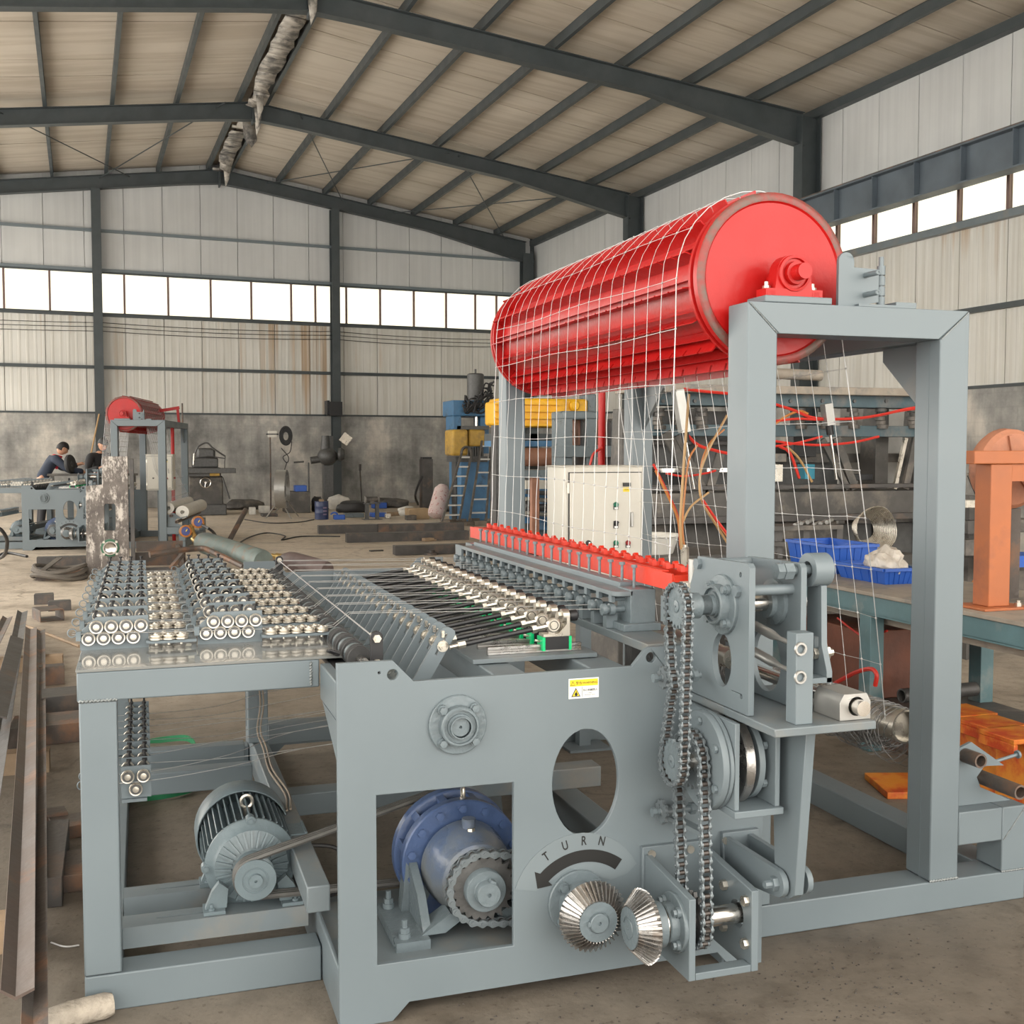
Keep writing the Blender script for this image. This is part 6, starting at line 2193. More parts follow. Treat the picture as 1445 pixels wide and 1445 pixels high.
def crate(name, x0, x1, y0, y1, z0, h, label):
    """open plastic crate: a tray with a rim, ribs and tapered walls"""
    m = M()
    t = 0.006
    q = 0.025
    ring = lambda s, z: [(x0 + q - s, y0 + q - s, z), (x1 - q + s, y0 + q - s, z), (x1 - q + s, y1 - q + s, z), (x0 + q - s, y1 - q + s, z)]
    loops = [ring(0, z0), ring(q * 0.9, z0 + h), ring(q * 0.9 + 0.012, z0 + h), ring(q * 0.9 + 0.012, z0 + h - 0.02)]
    loops2 = [ring(-t, z0 + t), ring(q * 0.9 - t, z0 + h)]
    vs = loops[0] + loops[1] + loops2[0] + loops2[1]
    fs = [(3, 2, 1, 0), (8, 9, 10, 11)]
    for i in range(4):
        j = (i + 1) % 4
        fs += [(i, j, 4 + j, 4 + i), (8 + j, 8 + i, 12 + i, 12 + j), (4 + i, 4 + j, 12 + j, 12 + i)]
    m.add(vs, fs)
    zr = z0 + h
    for (a, b_) in ((0, 1), (1, 2), (2, 3), (3, 0)):
        p, r_ = Vector(loops[1][a]), Vector(loops[1][b_])
        m.bar(p + Vector((0, 0, -0.008)), r_ + Vector((0, 0, -0.008)), 0.02, 0.016)
        k = 6
        for i in range(1, k):
            f = i / k
            lo_, hi_ = Vector(loops[0][a]).lerp(Vector(loops[0][b_]), f), p.lerp(r_, f)
            m.bar(lo_, hi_, 0.008, 0.012, (r_ - p))
    t_ = m.build(name, BLUECR)
    return tag(t_, label, 'crate')


n1 = at(1246, 827, 'z', BZ)
c2x, c2y = max(BX0 + 0.02, n1.x), n1.y
crate('plastic_crate', c2x + 0.02, c2x + 0.24, c2y + 0.02, c2y + 0.46, BZ, 0.085, 'shallow blue plastic crate holding a crumpled clear bag on the bench')
n2 = at(1163, 812, 'z', BZ)
crate('plastic_crate', c2x + 0.05, c2x + 0.35, c2y + 0.52, c2y + 1.0, BZ, 0.165, 'deeper empty blue plastic crate behind the shallow one on the bench')
m = M()
bm_ = bmesh.new()
bmesh.ops.create_icosphere(bm_, subdivisions=4, radius=1)
random.seed(9)
from mathutils import noise as mn
vs = []
for v in bm_.verts:
    p = v.co.copy()
    k = 1 + 0.30 * mn.noise(p * 1.6) + 0.16 * mn.noise(p * 4.0 + Vector((3, 1, 2))) + 0.06 * mn.noise(p * 11)
    vs.append(Vector((p.x * 0.085 * k, p.y * 0.13 * k, max(-0.02, p.z * 0.11 * k))) + Vector((c2x + 0.14, c2y + 0.17, BZ + 0.07)))
m.add(vs, [tuple(v.index for v in f.verts) for f in bm_.faces])
bm_.free()
tag(m.build('plastic_bag', BAG), 'crumpled dusty clear plastic bag lying in the shallow blue crate', 'bag')

OY = 4.02
ox0, ox1 = at(1397, 750, 'y', OY).x, at(1427, 750, 'y', OY).x
st_ = thing('orange_stand', ((ox0 + ox1) / 2, OY, BZ), 'orange primed square post frame bolted on the bench at right edge', 'stand')
zt2 = at(1410, 655, 'y', OY).z
M().box(ox0, ox1, OY, OY + 0.10, BZ + 0.012, zt2).build('post', ORANGE, st_, bevel=0.004)
M().box(ox0 - 0.06, ox1 + 0.08, OY - 0.05, OY + 0.16, BZ, BZ + 0.0115).build('foot_plate', ORANGE, st_, bevel=0.003)
hx0 = at(1373, 645, 'y', OY).x
M().box(hx0, hx0 + 0.75, OY - 0.01, OY + 0.11, zt2 + 0.001, at(1400, 636, 'y', OY).z).build('top_bar', ORANGE, st_, bevel=0.004)
M().prism([[(ox1 + 0.001, zt2), (ox1 + 0.06, zt2), (ox1 + 0.001, zt2 - 0.06)]], 'xz', OY + 0.01, OY + 0.09).box(ox1 + 0.001, ox1 + 0.5, OY + 0.005, OY + 0.095, zt2 - 0.075, zt2).build('under_bar', ORANGE, st_)
M().hexbolt((ox1 + 0.03, OY - 0.02, BZ + 0.012), (0, 0, 1), 0.016, 0.016, 0.01).build('bolt', STEEL, st_)
M().box(hx0 + 0.45, hx0 + 0.53, OY, OY + 0.10, BZ, zt2 - 0.076).build('post', ORANGE, st_)
dc = at(1432, 662, 'y', OY + 0.25)
m = M().lathe(dc, (0, 1, 0), [(0.03, 0), (0.165, 0.0), (0.185, 0.02), (0.19, 0.07), (0.175, 0.10), (0.10, 0.11), (0.05, 0.14)], 36)
for k in range(7):
    a = 2 * pi * k / 7
    m.bar(dc + Vector((0.05 * cos(a), -0.005, 0.05 * sin(a))), dc + Vector((0.16 * cos(a), -0.005, 0.16 * sin(a))), 0.02, 0.012, (0, 1, 0))
fw_ = m.build('cast_wheel', mat('orange_cast', (0.45, 0.19, 0.11), 0.65, 0, 0.2, 10, 0.5, 25, col2=(0.20, 0.12, 0.10), mix=(0.52, 0.66), mscale=6))
tag(fw_, 'rough orange cast wheel resting behind the bar of the orange stand', 'wheel')
M_ = M().box(dc.x - 0.05, dc.x + 0.05, OY + 0.26, OY + 0.36, BZ, dc.z - 0.185).build('wheel_prop', RUST)
tag(M_, 'rusty prop on the bench carrying the rough cast wheel', 'prop')
# things under the bench
m = M().box(3.55, 4.05, 4.95, 5.55, 0.201, 0.56)
m.box(3.53, 3.55, 4.95, 5.55, 0.201, 0.56)
tag(m.build('orange_box', RUSTR, bevel=0.006), 'reddish rusty steel box on the lower shelf of the bench', 'box')
m = M()
pipe(m, (3.50, 4.60, 0.30), (3.95, 4.62, 0.30), 0.035, 0.008)
m.cyl((3.62, 4.6, 0.201), (3.62, 4.6, 0.27), 0.03, n=10)
tag(m.build('pipe_stub', RUSTD), 'dark pipe stub on the lower shelf in front of the reddish box', 'pipe')
m = M().tube(spline([at(1172, 968, 'x', 3.3), at(1205, 950, 'x', 3.3), at(1228, 944, 'x', 3.3), at(1237, 952, 'x', 3.3), at(1235, 968, 'x', 3.3)], 6), 0.011, 7)
m.build('air_hose', HOSER, bench)
m = M().tube(spline([at(1182, 872, 'x', 3.5), at(1205, 890, 'x', 3.5), at(1225, 900, 'x', 3.5), at(1252, 890, 'x', 3.5)], 6), 0.006, 6)
m.build('air_hose', HOSER, bench)

# ================================================================== MESH WELDER BEHIND THE FRAME
WY = 8.2
wd = thing('mesh_welder', (6.0, WY + 0.6, 0), 'long dark teal mesh welding machine with red hoses behind the drum frame', 'machine')


def wbox(name, x0, x1, yt, yb, Y, d, mt):
    return rect(M(), x0, x1, yt, yb, Y, d).build(name, mt, wd, bevel=0.004)


wbox('top_beam', 900, 1345, 556, 574, WY, 0.25, DTEAL)
wbox('top_flange', 900, 1345, 545, 556, WY - 0.10, 0.45, BENCHT)
wbox('lower_beam', 905, 1345, 600, 616, WY + 0.05, 0.15, DTEAL)
wbox('back_beam', 900, 1340, 640, 653, WY + 0.6, 0.15, DARKM)
wbox('dark_backing', 903, 1078, 580, 684, WY + 0.5, 0.1, CAST)  # dark panel added to darken the bright gap behind the hoses
wbox('dark_infill', 1092, 1182, 624, 684, WY + 0.72, 0.1, CAST)  # second dark panel, added for the same darkening
wbox('lower_apron', 903, 1180, 738, 786, WY + 0.1, 0.08, DARKM)
wbox('lower_apron', 1184, 1345, 738, 860, WY + 0.3, 0.08, CAST)
wbox('guide_bar', 903, 1080, 622, 628, WY + 0.3, 0.06, RUSTD)
wbox('guide_bar', 903, 1080, 660, 667, WY + 0.3, 0.06, STEELB)
wbox('electrode_bar', 905, 1345, 684, 690, WY - 0.08, 0.08, RUSTD)
wbox('bed_plate', 900, 1345, 694, 727, WY - 0.05, 0.5, DARKM)
wbox('bed_rail', 900, 1345, 727, 736, WY - 0.12, 0.5, RUSTD)
wbox('lower_rail', 900, 1345, 790, 806, WY - 0.3, 0.2, DTEAL)
wbox('base_beam', 900, 1345, 862, 880, WY - 0.3, 0.3, DARKM)
for px in (905, 1010, 1270, 1330):
    a_, b_ = at(px - 9, 700, 'y', WY), at(px + 9, 700, 'y', WY)
    zt3 = at(px, 575, 'y', WY).z
    M().prism([[(WY + 0.26, 0.0), (WY + 0.62, 0.0), (WY + 0.45, zt3), (WY + 0.26, zt3)]], 'yz', a_.x, b_.x).build('frame_upright', DARKM, wd, bevel=0.004)
for i, px in enumerate((930, 960, 990, 1130, 1165, 1205, 1245, 1290)):
    p = at(px, 588, 'y', WY + 0.02)
    m = M()
    for k in range(5):
        m.cyl(p + Vector((0.02 * sin(k * 2.1), 0.02, 0.07 - 0.035 * k)), p + Vector((0.02 * sin(k * 2.1), 0.02, 0.04 - 0.035 * k)), 0.05 - 0.008 * (k % 2), n=10)
    m.build('spring_stack', DARKM, wd)
for i, (pa, pb2) in enumerate((((956, 550), (966, 610)), ((1166, 570), (1170, 600)))):
    p, q = at(*pa, 'y', WY - 0.2), at(*pb2, 'y', WY - 0.2)
    d = (q - p).normalized()
    m = M().mat(0).bar(p, q, 0.075, 0.075, (0, 1, 0))
    m.mat(1).cyl(q, q + d * 0.08, 0.03, n=12)
    m.mat(2).cyl(q + d * 0.08, q + d * 0.45, 0.012, n=10)
    m.build('air_cylinder', [ALU, BLACK, STEELB], wd)
for (pa, pb2, w) in (((1160, 620), (1196, 690), 0.05), ((1180, 618), (1206, 690), 0.07), ((940, 610), (985, 700), 0.08), ((955, 615), (1000, 705), 0.05), ((1278, 618), (1262, 690), 0.03), ((1292, 618), (1277, 690), 0.06), ((1016, 640), (995, 710), 0.07),
                     ((1302, 690), (1268, 725), 0.05)):
    p, q = at(*pa, 'y', WY - 0.03), at(*pb2, 'y', WY - 0.03)
    M().bar(p, q, w, 0.03, (0, 1, 0)).build('link_arm', STEEL if w < 0.045 else DARKM, wd)
m = M()
for k in range(9):
    p = at(935 + 45 * k, 566, 'y', WY)
    m = M().hexbolt(p, (0, -1, 0), 0.016, 0.014)
    m.build('bolt', CAST, wd)


def whose(pix, r=0.0125, mt=HOSER, Y=WY - 0.18):
    M().tube(spline([at(px, py, 'y', Y) for px, py in pix], 5), r, 6).build('air_hose', mt, wd)


whose([(965, 549), (1000, 553), (1035, 556), (1060, 560), (1095, 571), (1120, 579), (1150, 590), (1200, 591), (1240, 586), (1280, 577), (1310, 573)])
whose([(1095, 594), (1125, 591), (1160, 592), (1220, 589), (1275, 579), (1308, 575)], 0.011)
whose([(1090, 622), (1120, 626), (1160, 628), (1205, 624), (1240, 616)], 0.011)
whose([(1092, 630), (1125, 625), (1160, 616)], 0.010)
whose([(1092, 600), (1108, 588), (1128, 580), (1140, 584)], 0.010, HOSEO)
whose([(1100, 630), (1115, 640), (1128, 675)], 0.012)
whose([(1110, 630), (1128, 648), (1146, 680)], 0.010, HOSEY)
whose([(968, 612), (985, 628), (1010, 636), (1028, 640)], 0.013)
whose([(940, 668), (965, 672), (995, 668), (1010, 664)], 0.009)
for (x0, x1, yt, yb, Y, d, mt) in ((1086, 1110, 640, 652, WY + 0.3, 0.1, BENCHT), (1136, 1150, 655, 676, WY + 0.2, 0.12, mat('cyan_valve', (0.06, 0.30, 0.42), 0.4)), (1205, 1232, 669, 678, WY + 0.2, 0.1, BLACK), (1120, 1152, 615, 645, WY + 0.5, 0.1, BLACK),
                                   (1088, 1105, 655, 680, WY + 0.25, 0.1, STEEL)):
    rect(M(), x0, x1, yt, yb, Y, d).build('valve_block', mt, wd, bevel=0.004)
pipe_m = M().cyl(at(1090, 527, 'y', WY), at(1158, 530, 'y', WY), 0.045, n=14)
pipe_m.build('roller', BENCHT, wd)
rect(M(), 900, 1030, 565, 573, WY + 0.25, 0.1).build('roller', STEEL, wd)
# clutter below the welder
scr = thing('steel_sheet', at(1225, 690, 'y', WY + 0.9), 'bare grey steel sheet standing behind the mesh welder', 'steel sheet')
rect(M(), 1185, 1290, 575, 690, WY + 0.95, 0.012).build('sheet_face', mat('wiped_grey_sheet', (0.26, 0.255, 0.245), 0.5, 0.3, 0.3, 3), scr)
z_ = at(1225, 690, 'y', WY + 0.95).z
M().box(scr.location.x - 0.25, scr.location.x + 0.25, WY + 0.90, WY + 1.0, 0, z_).build('sheet_stand', DARKM, scr)
zz = at(1160, 786, 'y', 6.9).z
m = M()
cc_ = at(1228, 775, 'y', 7.0)
for k in range(14):
    R_ = 0.17 - 0.006 * k
    m.tube([Vector((cc_.x + R_ * cos(t), 6.93 + 0.012 * k + 0.01 * sin(3 * t), zz + 0.178 + R_ * sin(t))) for t in [2 * pi * i / 24 for i in range(24)]], 0.006, 4, closed=True)
o = tag(m.build('wire_coil', STEEL), 'coil of steel wire standing on the rack under the mesh welder', 'wire coil')
rk = thing('steel_rack', at(1160, 800, 'y', 6.9), 'dark steel rack with bars standing between bench and mesh welder', 'rack')
zz = at(1160, 790, 'y', 6.9).z
for (x0, x1, yt, yb) in ((1085, 1300, 786, 800), (1088, 1190, 742, 748), (1085, 1180, 764, 770)):
    rect(M(), x0, x1, yt, yb, 6.9, 0.25).build('rack_bar', DARKM, rk)
for px in (1138, 1185, 1100):
    a_ = at(px, 770, 'y', 6.95)
    M().box(a_.x - 0.025, a_.x + 0.025, 6.95, 7.0, 0, at(px, 742, 'y', 6.95).z).build('rack_post', RUSTD, rk)
m = M()
for k in range(6):
    p = at(1130 + 9 * k, 741 - (k % 3) * 2, 'y', 6.98)
    m.cyl(p + Vector((-0.05, 0, 0)), p + Vector((0.06, 0.1, 0.01)), 0.015, n=8)
tag(m.build('shiny_offcuts', ALU), 'heap of shiny offcuts on the top bar of the dark rack', 'offcuts', kind='stuff')
# pale tub left of the hose stand
p = at(940, 770, 'y', 6.0)
m = M().lathe((p.x, 6.2, p.z - 0.06), (0, 0, 1), [(0.0, 0), (0.13, 0.0), (0.16, 0.10), (0.172, 0.105), (0.168, 0.115), (0.155, 0.108), (0.125, 0.012), (0.0, 0.012)], 26, caps=False)
tub = tag(m.build('plastic_tub', CREAM), 'off white plastic tub on a dark box behind the netting', 'tub')
m = M().box(p.x - 0.30, p.x + 0.75, 6.0, 6.5, 0, p.z - 0.061)
tag(m.build('dark_chest', DARKM, bevel=0.01), 'low dark chest under the off white tub behind the netting', 'chest')

# machinery seen to the right of the drum frame
rm = thing('side_fixture', at(1400, 760, 'y', 6.6), 'dark clamping fixture with an inclined rail behind the orange stand', 'fixture')
zb3 = 0.0
rect(M(), 1366, 1470, 734, 752, 6.5, 0.3).build('fixture_beam', DARKM, rm)
rect(M(), 1366, 1470, 785, 800, 6.5, 0.3).build('fixture_beam', DARKM, rm)
rect(M(), 1366, 1470, 806, 880, 6.7, 0.4).build('fixture_base', DARKM, rm)
a_ = at(1366, 800, 'y', 6.6)
M().box(a_.x, a_.x + 0.12, 6.6, 6.8, 0, at(1370, 700, 'y', 6.6).z).build('fixture_post', DARKM, rm)
M().box(a_.x + 1.0, a_.x + 1.12, 6.6, 6.8, 0, at(1370, 740, 'y', 6.6).z).build('fixture_post', DARKM, rm)
p, q = at(1368, 668, 'y', 6.4), at(1384, 706, 'y', 6.4)
w_ = at(1380, 668, 'y', 6.4).x - p.x
for dx in (0, w_ * 1.0):
    M().bar(p + Vector((dx, 0, 0)), q + Vector((dx, 0, 0)), 0.012, 0.03, (0, 1, 0)).build('inclined_rail', STEELB, rm)
M().bar(p + Vector((w_ / 2, 0.02, 0)), q + Vector((w_ / 2, 0.02, 0)), w_, 0.02, (0, 1, 0)).build('rail_back', BLACK, rm)
rect(M(), 1364, 1402, 706, 716, 6.4, 0.1).build('rail_foot', STEEL, rm)
rect(M(), 1363, 1386, 762, 784, 6.3, 0.2).build('terminal_box', DARKM, rm)
rect(M(), 1386, 1396, 780, 812, 6.35, 0.03).build('valve', STEEL, rm)
M().tube(spline([at(1388, 812, 'y', 6.33), at(1378, 815, 'y', 6.3), at(1370, 828, 'y', 6.3)], 5), 0.01, 6).build('air_hose', HOSEO, rm)
p = at(1440, 790, 'y', 6.2)
rect(M(), 1430, 1480, 784, 800, 6.1, 0.25).build('blue_tray', BLUECR, rm)

# ================================================================== BACK OF THE HALL
def cam_box(m, x0, x1, yt, yb, Y, d):
    return rect(m, x0, x1, yt, yb, Y, d)


# hydraulic press
HY = 21.8
hp = thing('hydraulic_press', at(665, 740, 'z', 0), 'blue and yellow hydraulic press with a bundle of black cables near back wall', 'press')
rect(M(), 639, 694, 565, 587, HY, 0.8).build('crown', BLUEPR, hp, bevel=0.02)
rect(M(), 640, 651, 587, 607, HY, 0.6).build('pillar', BLUEPR, hp, bevel=0.01)
rect(M(), 678, 690, 587, 640, HY + 0.2, 0.5).build('pillar', BLUEPR, hp, bevel=0.01)
rect(M(), 638, 661, 606, 643, HY - 0.1, 0.6).build('yellow_tank', YELD, hp, bevel=0.05)
rect(M(), 662, 685, 606, 630, HY, 0.6).build('yellow_ram', YELD, hp, bevel=0.04)
rect(M(), 645, 690, 601, 606, HY, 0.7).build('slide_plate', CAST, hp)
for k in range(6):
    rect(M(), 663 + 3.5 * k, 665 + 3.5 * k, 631, 645, HY + 0.05, 0.1).build('tie_bolt', CAST, hp)
rect(M(), 643, 688, 644, 652, HY, 0.7).build('die_block', CAST, hp)
rect(M(), 650, 692, 650, 736, HY + 0.05, 0.9).build('press_body', BLUEPR, hp, bevel=0.02)
rect(M(), 643, 650, 652, 735, HY + 0.3, 0.3).build('pillar', CAST, hp)
p = at(672, 560, 'y', HY + 0.3)
M().lathe((p.x, HY + 0.35, p.z - 0.1), (0, 0, 1), [(0.17, 0), (0.17, 0.55), (0.14, 0.57), (0.02, 0.57), (0.02, 0.66)], 20).build('hydraulic_ram', CAST, hp)
m = M().cyl(at(672, 588, 'y', HY + 0.3), at(672, 602, 'y', HY + 0.3), 0.06, n=14)
m.build('ram_rod', STEELB, hp)
random.seed(6)
m = M()
for k in range(16):
    pts = []
    for i in range(10):
        t = i / 9
        pts.append(at(655 + 40 * t + random.uniform(-3, 3), 558 + 18 * sin(t * pi * 0.9 + k * 0.12) + random.uniform(-5, 8), 'y', HY - 0.15 + random.uniform(-0.05, 0.08)))
    m.tube(spline(pts, 3), 0.016, 5)
m.build('cable_bundle', CABLE, hp)['kind'] = 'stuff'

# ladders
def ladder(name, foot, head, w0, w1, rungs, mt, label, arch=False):
    f, h = Vector(foot), Vector(head)
    t = thing(name, f, label, 'ladder', 'leaning ladders')
    d = h - f
    for s in (-1, 1):
        a, b_ = f + Vector((s * w0, 0, 0)), h + Vector((s * w1, 0, 0))
        M().bar(a, b_, 0.035, 0.06, (0, 1, 0)).build('rail', mt, t)
    for i in range(rungs):
        k = (i + 0.6) / rungs
        c = f + d * k
        w = w0 + (w1 - w0) * k
        M().bar(c - Vector((w, 0, 0)), c + Vector((w, 0, 0)), 0.05, 0.03).build('rung', ALU, t)
    if arch:
        M().tube([h + Vector((w1 * cos(a), 0, w1 * sin(a) * 1.3)) for a in [pi * i / 10 for i in range(11)]], 0.03, 6).build('top_arch', mt, t)
    return t


ladder('ladder', at(636, 735, 'y', 21.2), at(658, 640, 'y', 21.6), 0.17, 0.10, 7, DARKM, 'dark ladder with a rounded top leaning on the press, left one', True)
ladder('ladder', at(674, 735, 'y', 21.2), at(687, 622, 'y', 21.6), 0.17, 0.10, 6, DARKM, 'dark ladder leaning on the press, right one')
p = at(648, 738, 'z', 0)
m = M()
random.seed(14)
for k in range(16):
    q = at(632 + 4.2 * k, 742 - random.uniform(0, 4), 'z', 0)
    m.cbox(q + Vector((0, 0, 0.04)), (random.uniform(0.1, 0.3), random.uniform(0.1, 0.3), random.uniform(0.05, 0.16)), (0, 0, random.uniform(0, 3)))
tag(m.build('offcut_heap', mat('heap_metal', (0.17, 0.14, 0.11), 0.7, 0, 0.3, 6)), 'heap of small offcuts on the floor at the foot of the ladders', 'offcuts', kind='stuff')
m = M()
a_, b_ = at(614, 728, 'y', 22.3), at(624, 692, 'y', 22.5)
m.lathe(a_, b_ - a_, [(0.05, -0.03), (0.15, 0.0), (0.17, 0.1), (0.165, (b_ - a_).length), (0.10, (b_ - a_).length + 0.10)], 16)
tag(m.build('rolled_blanket', BLANKET), 'pale floral blanket roll leaning beside the dark ladder', 'blanket')

# yellow machine body and grey machine frames
YY = 13.2
ym = thing('yellow_machine', at(765, 640, 'y', YY), 'large yellow cast machine body on a grey stand behind the netting', 'machine')
c0_, c1_ = at(700, 584, 'y', YY), at(805, 582, 'y', YY)
m = M()
rect(m, 706, 800, 562, 603, YY, 0.5)
m.build('yellow_body', YELL, ym, bevel=0.03)
rect(M(), 795, 830, 563, 585, YY + 0.05, 0.4).build('yellow_head', YELL, ym, bevel=0.03)
for yy in (568, 578, 588, 598):
    rect(M(), 700, 792, yy, yy + 3, YY - 0.05, 0.06).build('body_rib', YELL, ym)
p = at(812, 572, 'y', YY)
M().lathe(p + Vector((0, 0.05, 0)), (0, -1, 0), [(0.07, 0), (0.07, 0.03), (0.05, 0.05), (0.02, 0.05)], 18).build('round_cover', YELL, ym)
rect(M(), 697, 708, 566, 600, YY + 0.05, 0.4).build('end_cover', YELL, ym, bevel=0.03)
rect(M(), 829, 842, 556, 584, YY + 0.1, 0.3).build('end_motor', GREYC, ym, bevel=0.02)
for (x0, x1) in ((709, 716), (748, 760), (786, 794)):
    a_, b_ = at(x0, 700, 'y', YY + 0.1), at(x1, 700, 'y', YY + 0.1)
    M().box(a_.x, b_.x, YY + 0.1, YY + 0.25, 0, at(750, 603, 'y', YY).z).build('stand_leg', STRUCT, ym)
rect(M(), 700, 800, 612, 622, YY + 0.1, 0.5).build('stand_rail', STRUCT, ym)
rect(M(), 700, 800, 622, 630, YY + 0.05, 0.5).build('blue_rail', BLUEPR, ym)
m = M().cyl(at(700, 645, 'y', YY - 0.3), at(802, 645, 'y', YY - 0.3), 0.11, n=18)
m.build('rusty_tube', mat('red_rust_tube', (0.30, 0.15, 0.10), 0.6, 0.1, 0.2, 6), ym)
GYm = 11.6
gm = thing('grey_press_frame', at(830, 700, 'y', GYm), 'grey slotted machine frame standing behind the control cabinet', 'machine frame')
for x0, x1 in ((796, 808), (828, 842), (866, 880)):
    a_, b_ = at(x0, 650, 'y', GYm), at(x1, 650, 'y', GYm)
    M().box(a_.x, b_.x, GYm, GYm + 0.4, 0, at(830, 590, 'y', GYm).z).build('frame_upright', GREYC, gm, bevel=0.006)
rect(M(), 796, 846, 580, 592, GYm - 0.01, 0.42).build('frame_top', GREYC, gm, bevel=0.02)
rect(M(), 796, 890, 629, 645, GYm - 0.05, 0.4).build('frame_table', GREYC, gm, bevel=0.006)
rect(M(), 738, 795, 663, 674, GYm - 0.3, 0.3).build('cross_rail', GREYC, gm)
rect(M(), 816, 828, 592, 628, GYm + 0.2, 0.3).build('copper_block', mat('copper_pink', (0.42, 0.22, 0.16), 0.5, 0.2, 0.1, 5), gm)
rect(M(), 850, 858, 592, 628, GYm + 0.2, 0.3).build('copper_block', MT['copper_pink'], gm)
rect(M(), 751, 761, 673, 760, GYm - 0.28, 0.08).build('rusty_post', MT['red_rust_tube'], gm)
a_ = at(735, 700, 'y', GYm - 0.2)
rm2 = thing('blue_machine', at(720, 740, 'y', 12.4), 'dark blue machine with pipes seen through the netting left of the cabinet', 'machine')
rect(M(), 742, 772, 678, 690, 12.4, 0.3).build('machine_cover', CABW, rm2)
for i, (x0, x1, yt, yb, mt) in enumerate(((740, 785, 690, 705, BLUEPR), (742, 785, 712, 722, CAST), (740, 785, 730, 738, BLUEPR), (742, 748, 675, 760, CAST), (768, 774, 675, 760, BLUEPR), (700, 708, 600, 745, CAST))):
    rect(M(), x0, x1, yt, yb, 12.4 + 0.05 * i, 0.2).build('machine_rail', mt, rm2)
rect(M(), 738, 790, 752, 775, 12.2, 0.5).build('machine_base', DTEAL, rm2)
m = M()
for k in range(4):
    p, q = at(742, 694 + 10 * k, 'y', 12.3), at(786, 697 + 10 * k, 'y', 12.3)
    m = M().cyl(p, q, 0.025, n=10)
    m.build('pipe', STEEL if k % 2 else CAST, rm2)
# red standing pole
a_ = at(849, 650, 'y', 9.6)
m = M().cyl((a_.x, 9.6, 0.03), (a_.x, 9.6, at(849, 545, 'y', 9.6).z), 0.034, n=14)
m.cyl((a_.x, 9.6, 0.0), (a_.x, 9.6, 0.03), 0.16, n=20)
tag(m.build('red_pole', RED), 'red painted pole standing behind the control cabinet', 'pole')
m = M().tube(spline([at(833, 655, 'y', 9.5), at(838, 640, 'y', 9.5), at(850, 632, 'y', 9.5)], 5), 0.012, 6).tube([at(833, 655, 'y', 9.5), Vector((at(833, 655, 'y', 9.5).x, 9.5, 0.01))], 0.012, 6)
tag(m.build('red_hose', HOSER), 'thin red hose arching beside the red pole', 'hose')

# steel beams on the floor in front of the back wall
bar_px('steel_beam', 450, 655, 740, 752, 20.0, 0.18, RUSTD, 'long dark steel beam on the floor, farthest of three, with a brown block on it', group='long beams on the floor')
bar_px('steel_beam', 490, 662, 752, 765, 18.0, 0.18, RUSTD, 'long dark steel beam on the floor, middle of three', group='long beams on the floor')
bar_px('steel_beam', 558, 668, 769, 782, 15.6, 0.18, RUSTD, 'shorter dark steel beam on the floor, nearest of three', group='long beams on the floor')
a_ = at(541, 751, 'y', 19.95)
m = M().box(a_.x - 0.09, a_.x + 0.10, 19.93, 20.0, 0, 0.165)
tag(m.build('brown_block', RUST), 'brown square block leaning on the farthest long beam', 'block')
m = M().cbox(at(604, 762, 'y', 17.9) + Vector((0, 0, 0.01)), (0.16, 0.12, 0.05), (0, 0, 0.3))
m.cyl(at(608, 762, 'y', 17.85), at(616, 762, 'y', 17.85), 0.012, n=6)
tag(m.build('dust_brush', WOOD), 'small wooden brush on the end of the middle beam', 'brush')
m = M().cbox(at(531, 777, 'z', 0.01), (0.20, 0.07, 0.02), (0, 0, 0.2))
tag(m.build('flat_offcut', RUSTD), 'small flat offcut on the floor left of the nearest beam', 'scrap metal')
m = M().lathe(at(608, 783, 'z', 0.0), (0, 0, 1), [(0.10, 0), (0.10, 0.03), (0.05, 0.035), (0.05, 0.07)], 16)
tag(m.build('flange_offcut', RUSTD), 'dark flange lying on the floor in front of the nearest beam', 'scrap metal')

# drum, bag, small bench, sacks
p = at(454, 733, 'z', 0)
m = M().mat(0).lathe(p, (0, 0, 1), [(0.13, 0), (0.145, 0.01), (0.145, 0.13), (0.149, 0.14), (0.145, 0.15), (0.145, 0.27), (0.149, 0.28), (0.145, 0.29), (0.145, 0.385), (0.15, 0.39), (0.14, 0.39), (0.138, 0.37), (0.0, 0.37)], 24, caps=False)
m.mat(1)
for k, (s, z) in enumerate((('OIL', 0.26), ('SN-45', 0.19))):
    pass
for k in range(3):
    m.box(p.x - 0.01 + 0.02, p.x + 0.085, p.y - 0.148, p.y - 0.120, p.z + 0.10 + 0.07 * k, p.z + 0.13 + 0.07 * k)
m.mat(2).box(p.x - 0.05, p.x + 0.04, p.y - 0.05, p.y + 0.05, p.z + 0.371, p.z + 0.43)
tag(m.build('oil_drum', [mat('navy_drum', (0.035, 0.05, 0.12), 0.4, 0, 0.1, 6), mat('faded_print', (0.16, 0.12, 0.20), 0.5), WOOD]), 'small dark blue drum with faded print standing on the floor', 'drum')
p = at(479, 733, 'z', 0)
m = M().box(p.x - 0.12, p.x + 0.11, p.y - 0.08, p.y + 0.1, 0, 0.10)
m.tube([p + Vector((-0.11 + 0.07 * cos(a), 0, 0.10 + 0.045 * sin(a))) for a in [pi * i / 8 for i in range(9)]], 0.02, 6)
tag(m.build('tool_bag', BLUECR, bevel=0.02), 'little blue tool bag on the floor right of the drum', 'bag')
p = at(525, 733, 'z', 0)
gr = thing('bench_grinder', p, 'small dark bench grinder on a two legged iron stand', 'grinder')
for dx in (-0.11, 0.11):
    M().box(p.x + dx - 0.035, p.x + dx + 0.035, p.y - 0.05, p.y + 0.05, 0.012, 0.33).build('leg', CAST, gr)
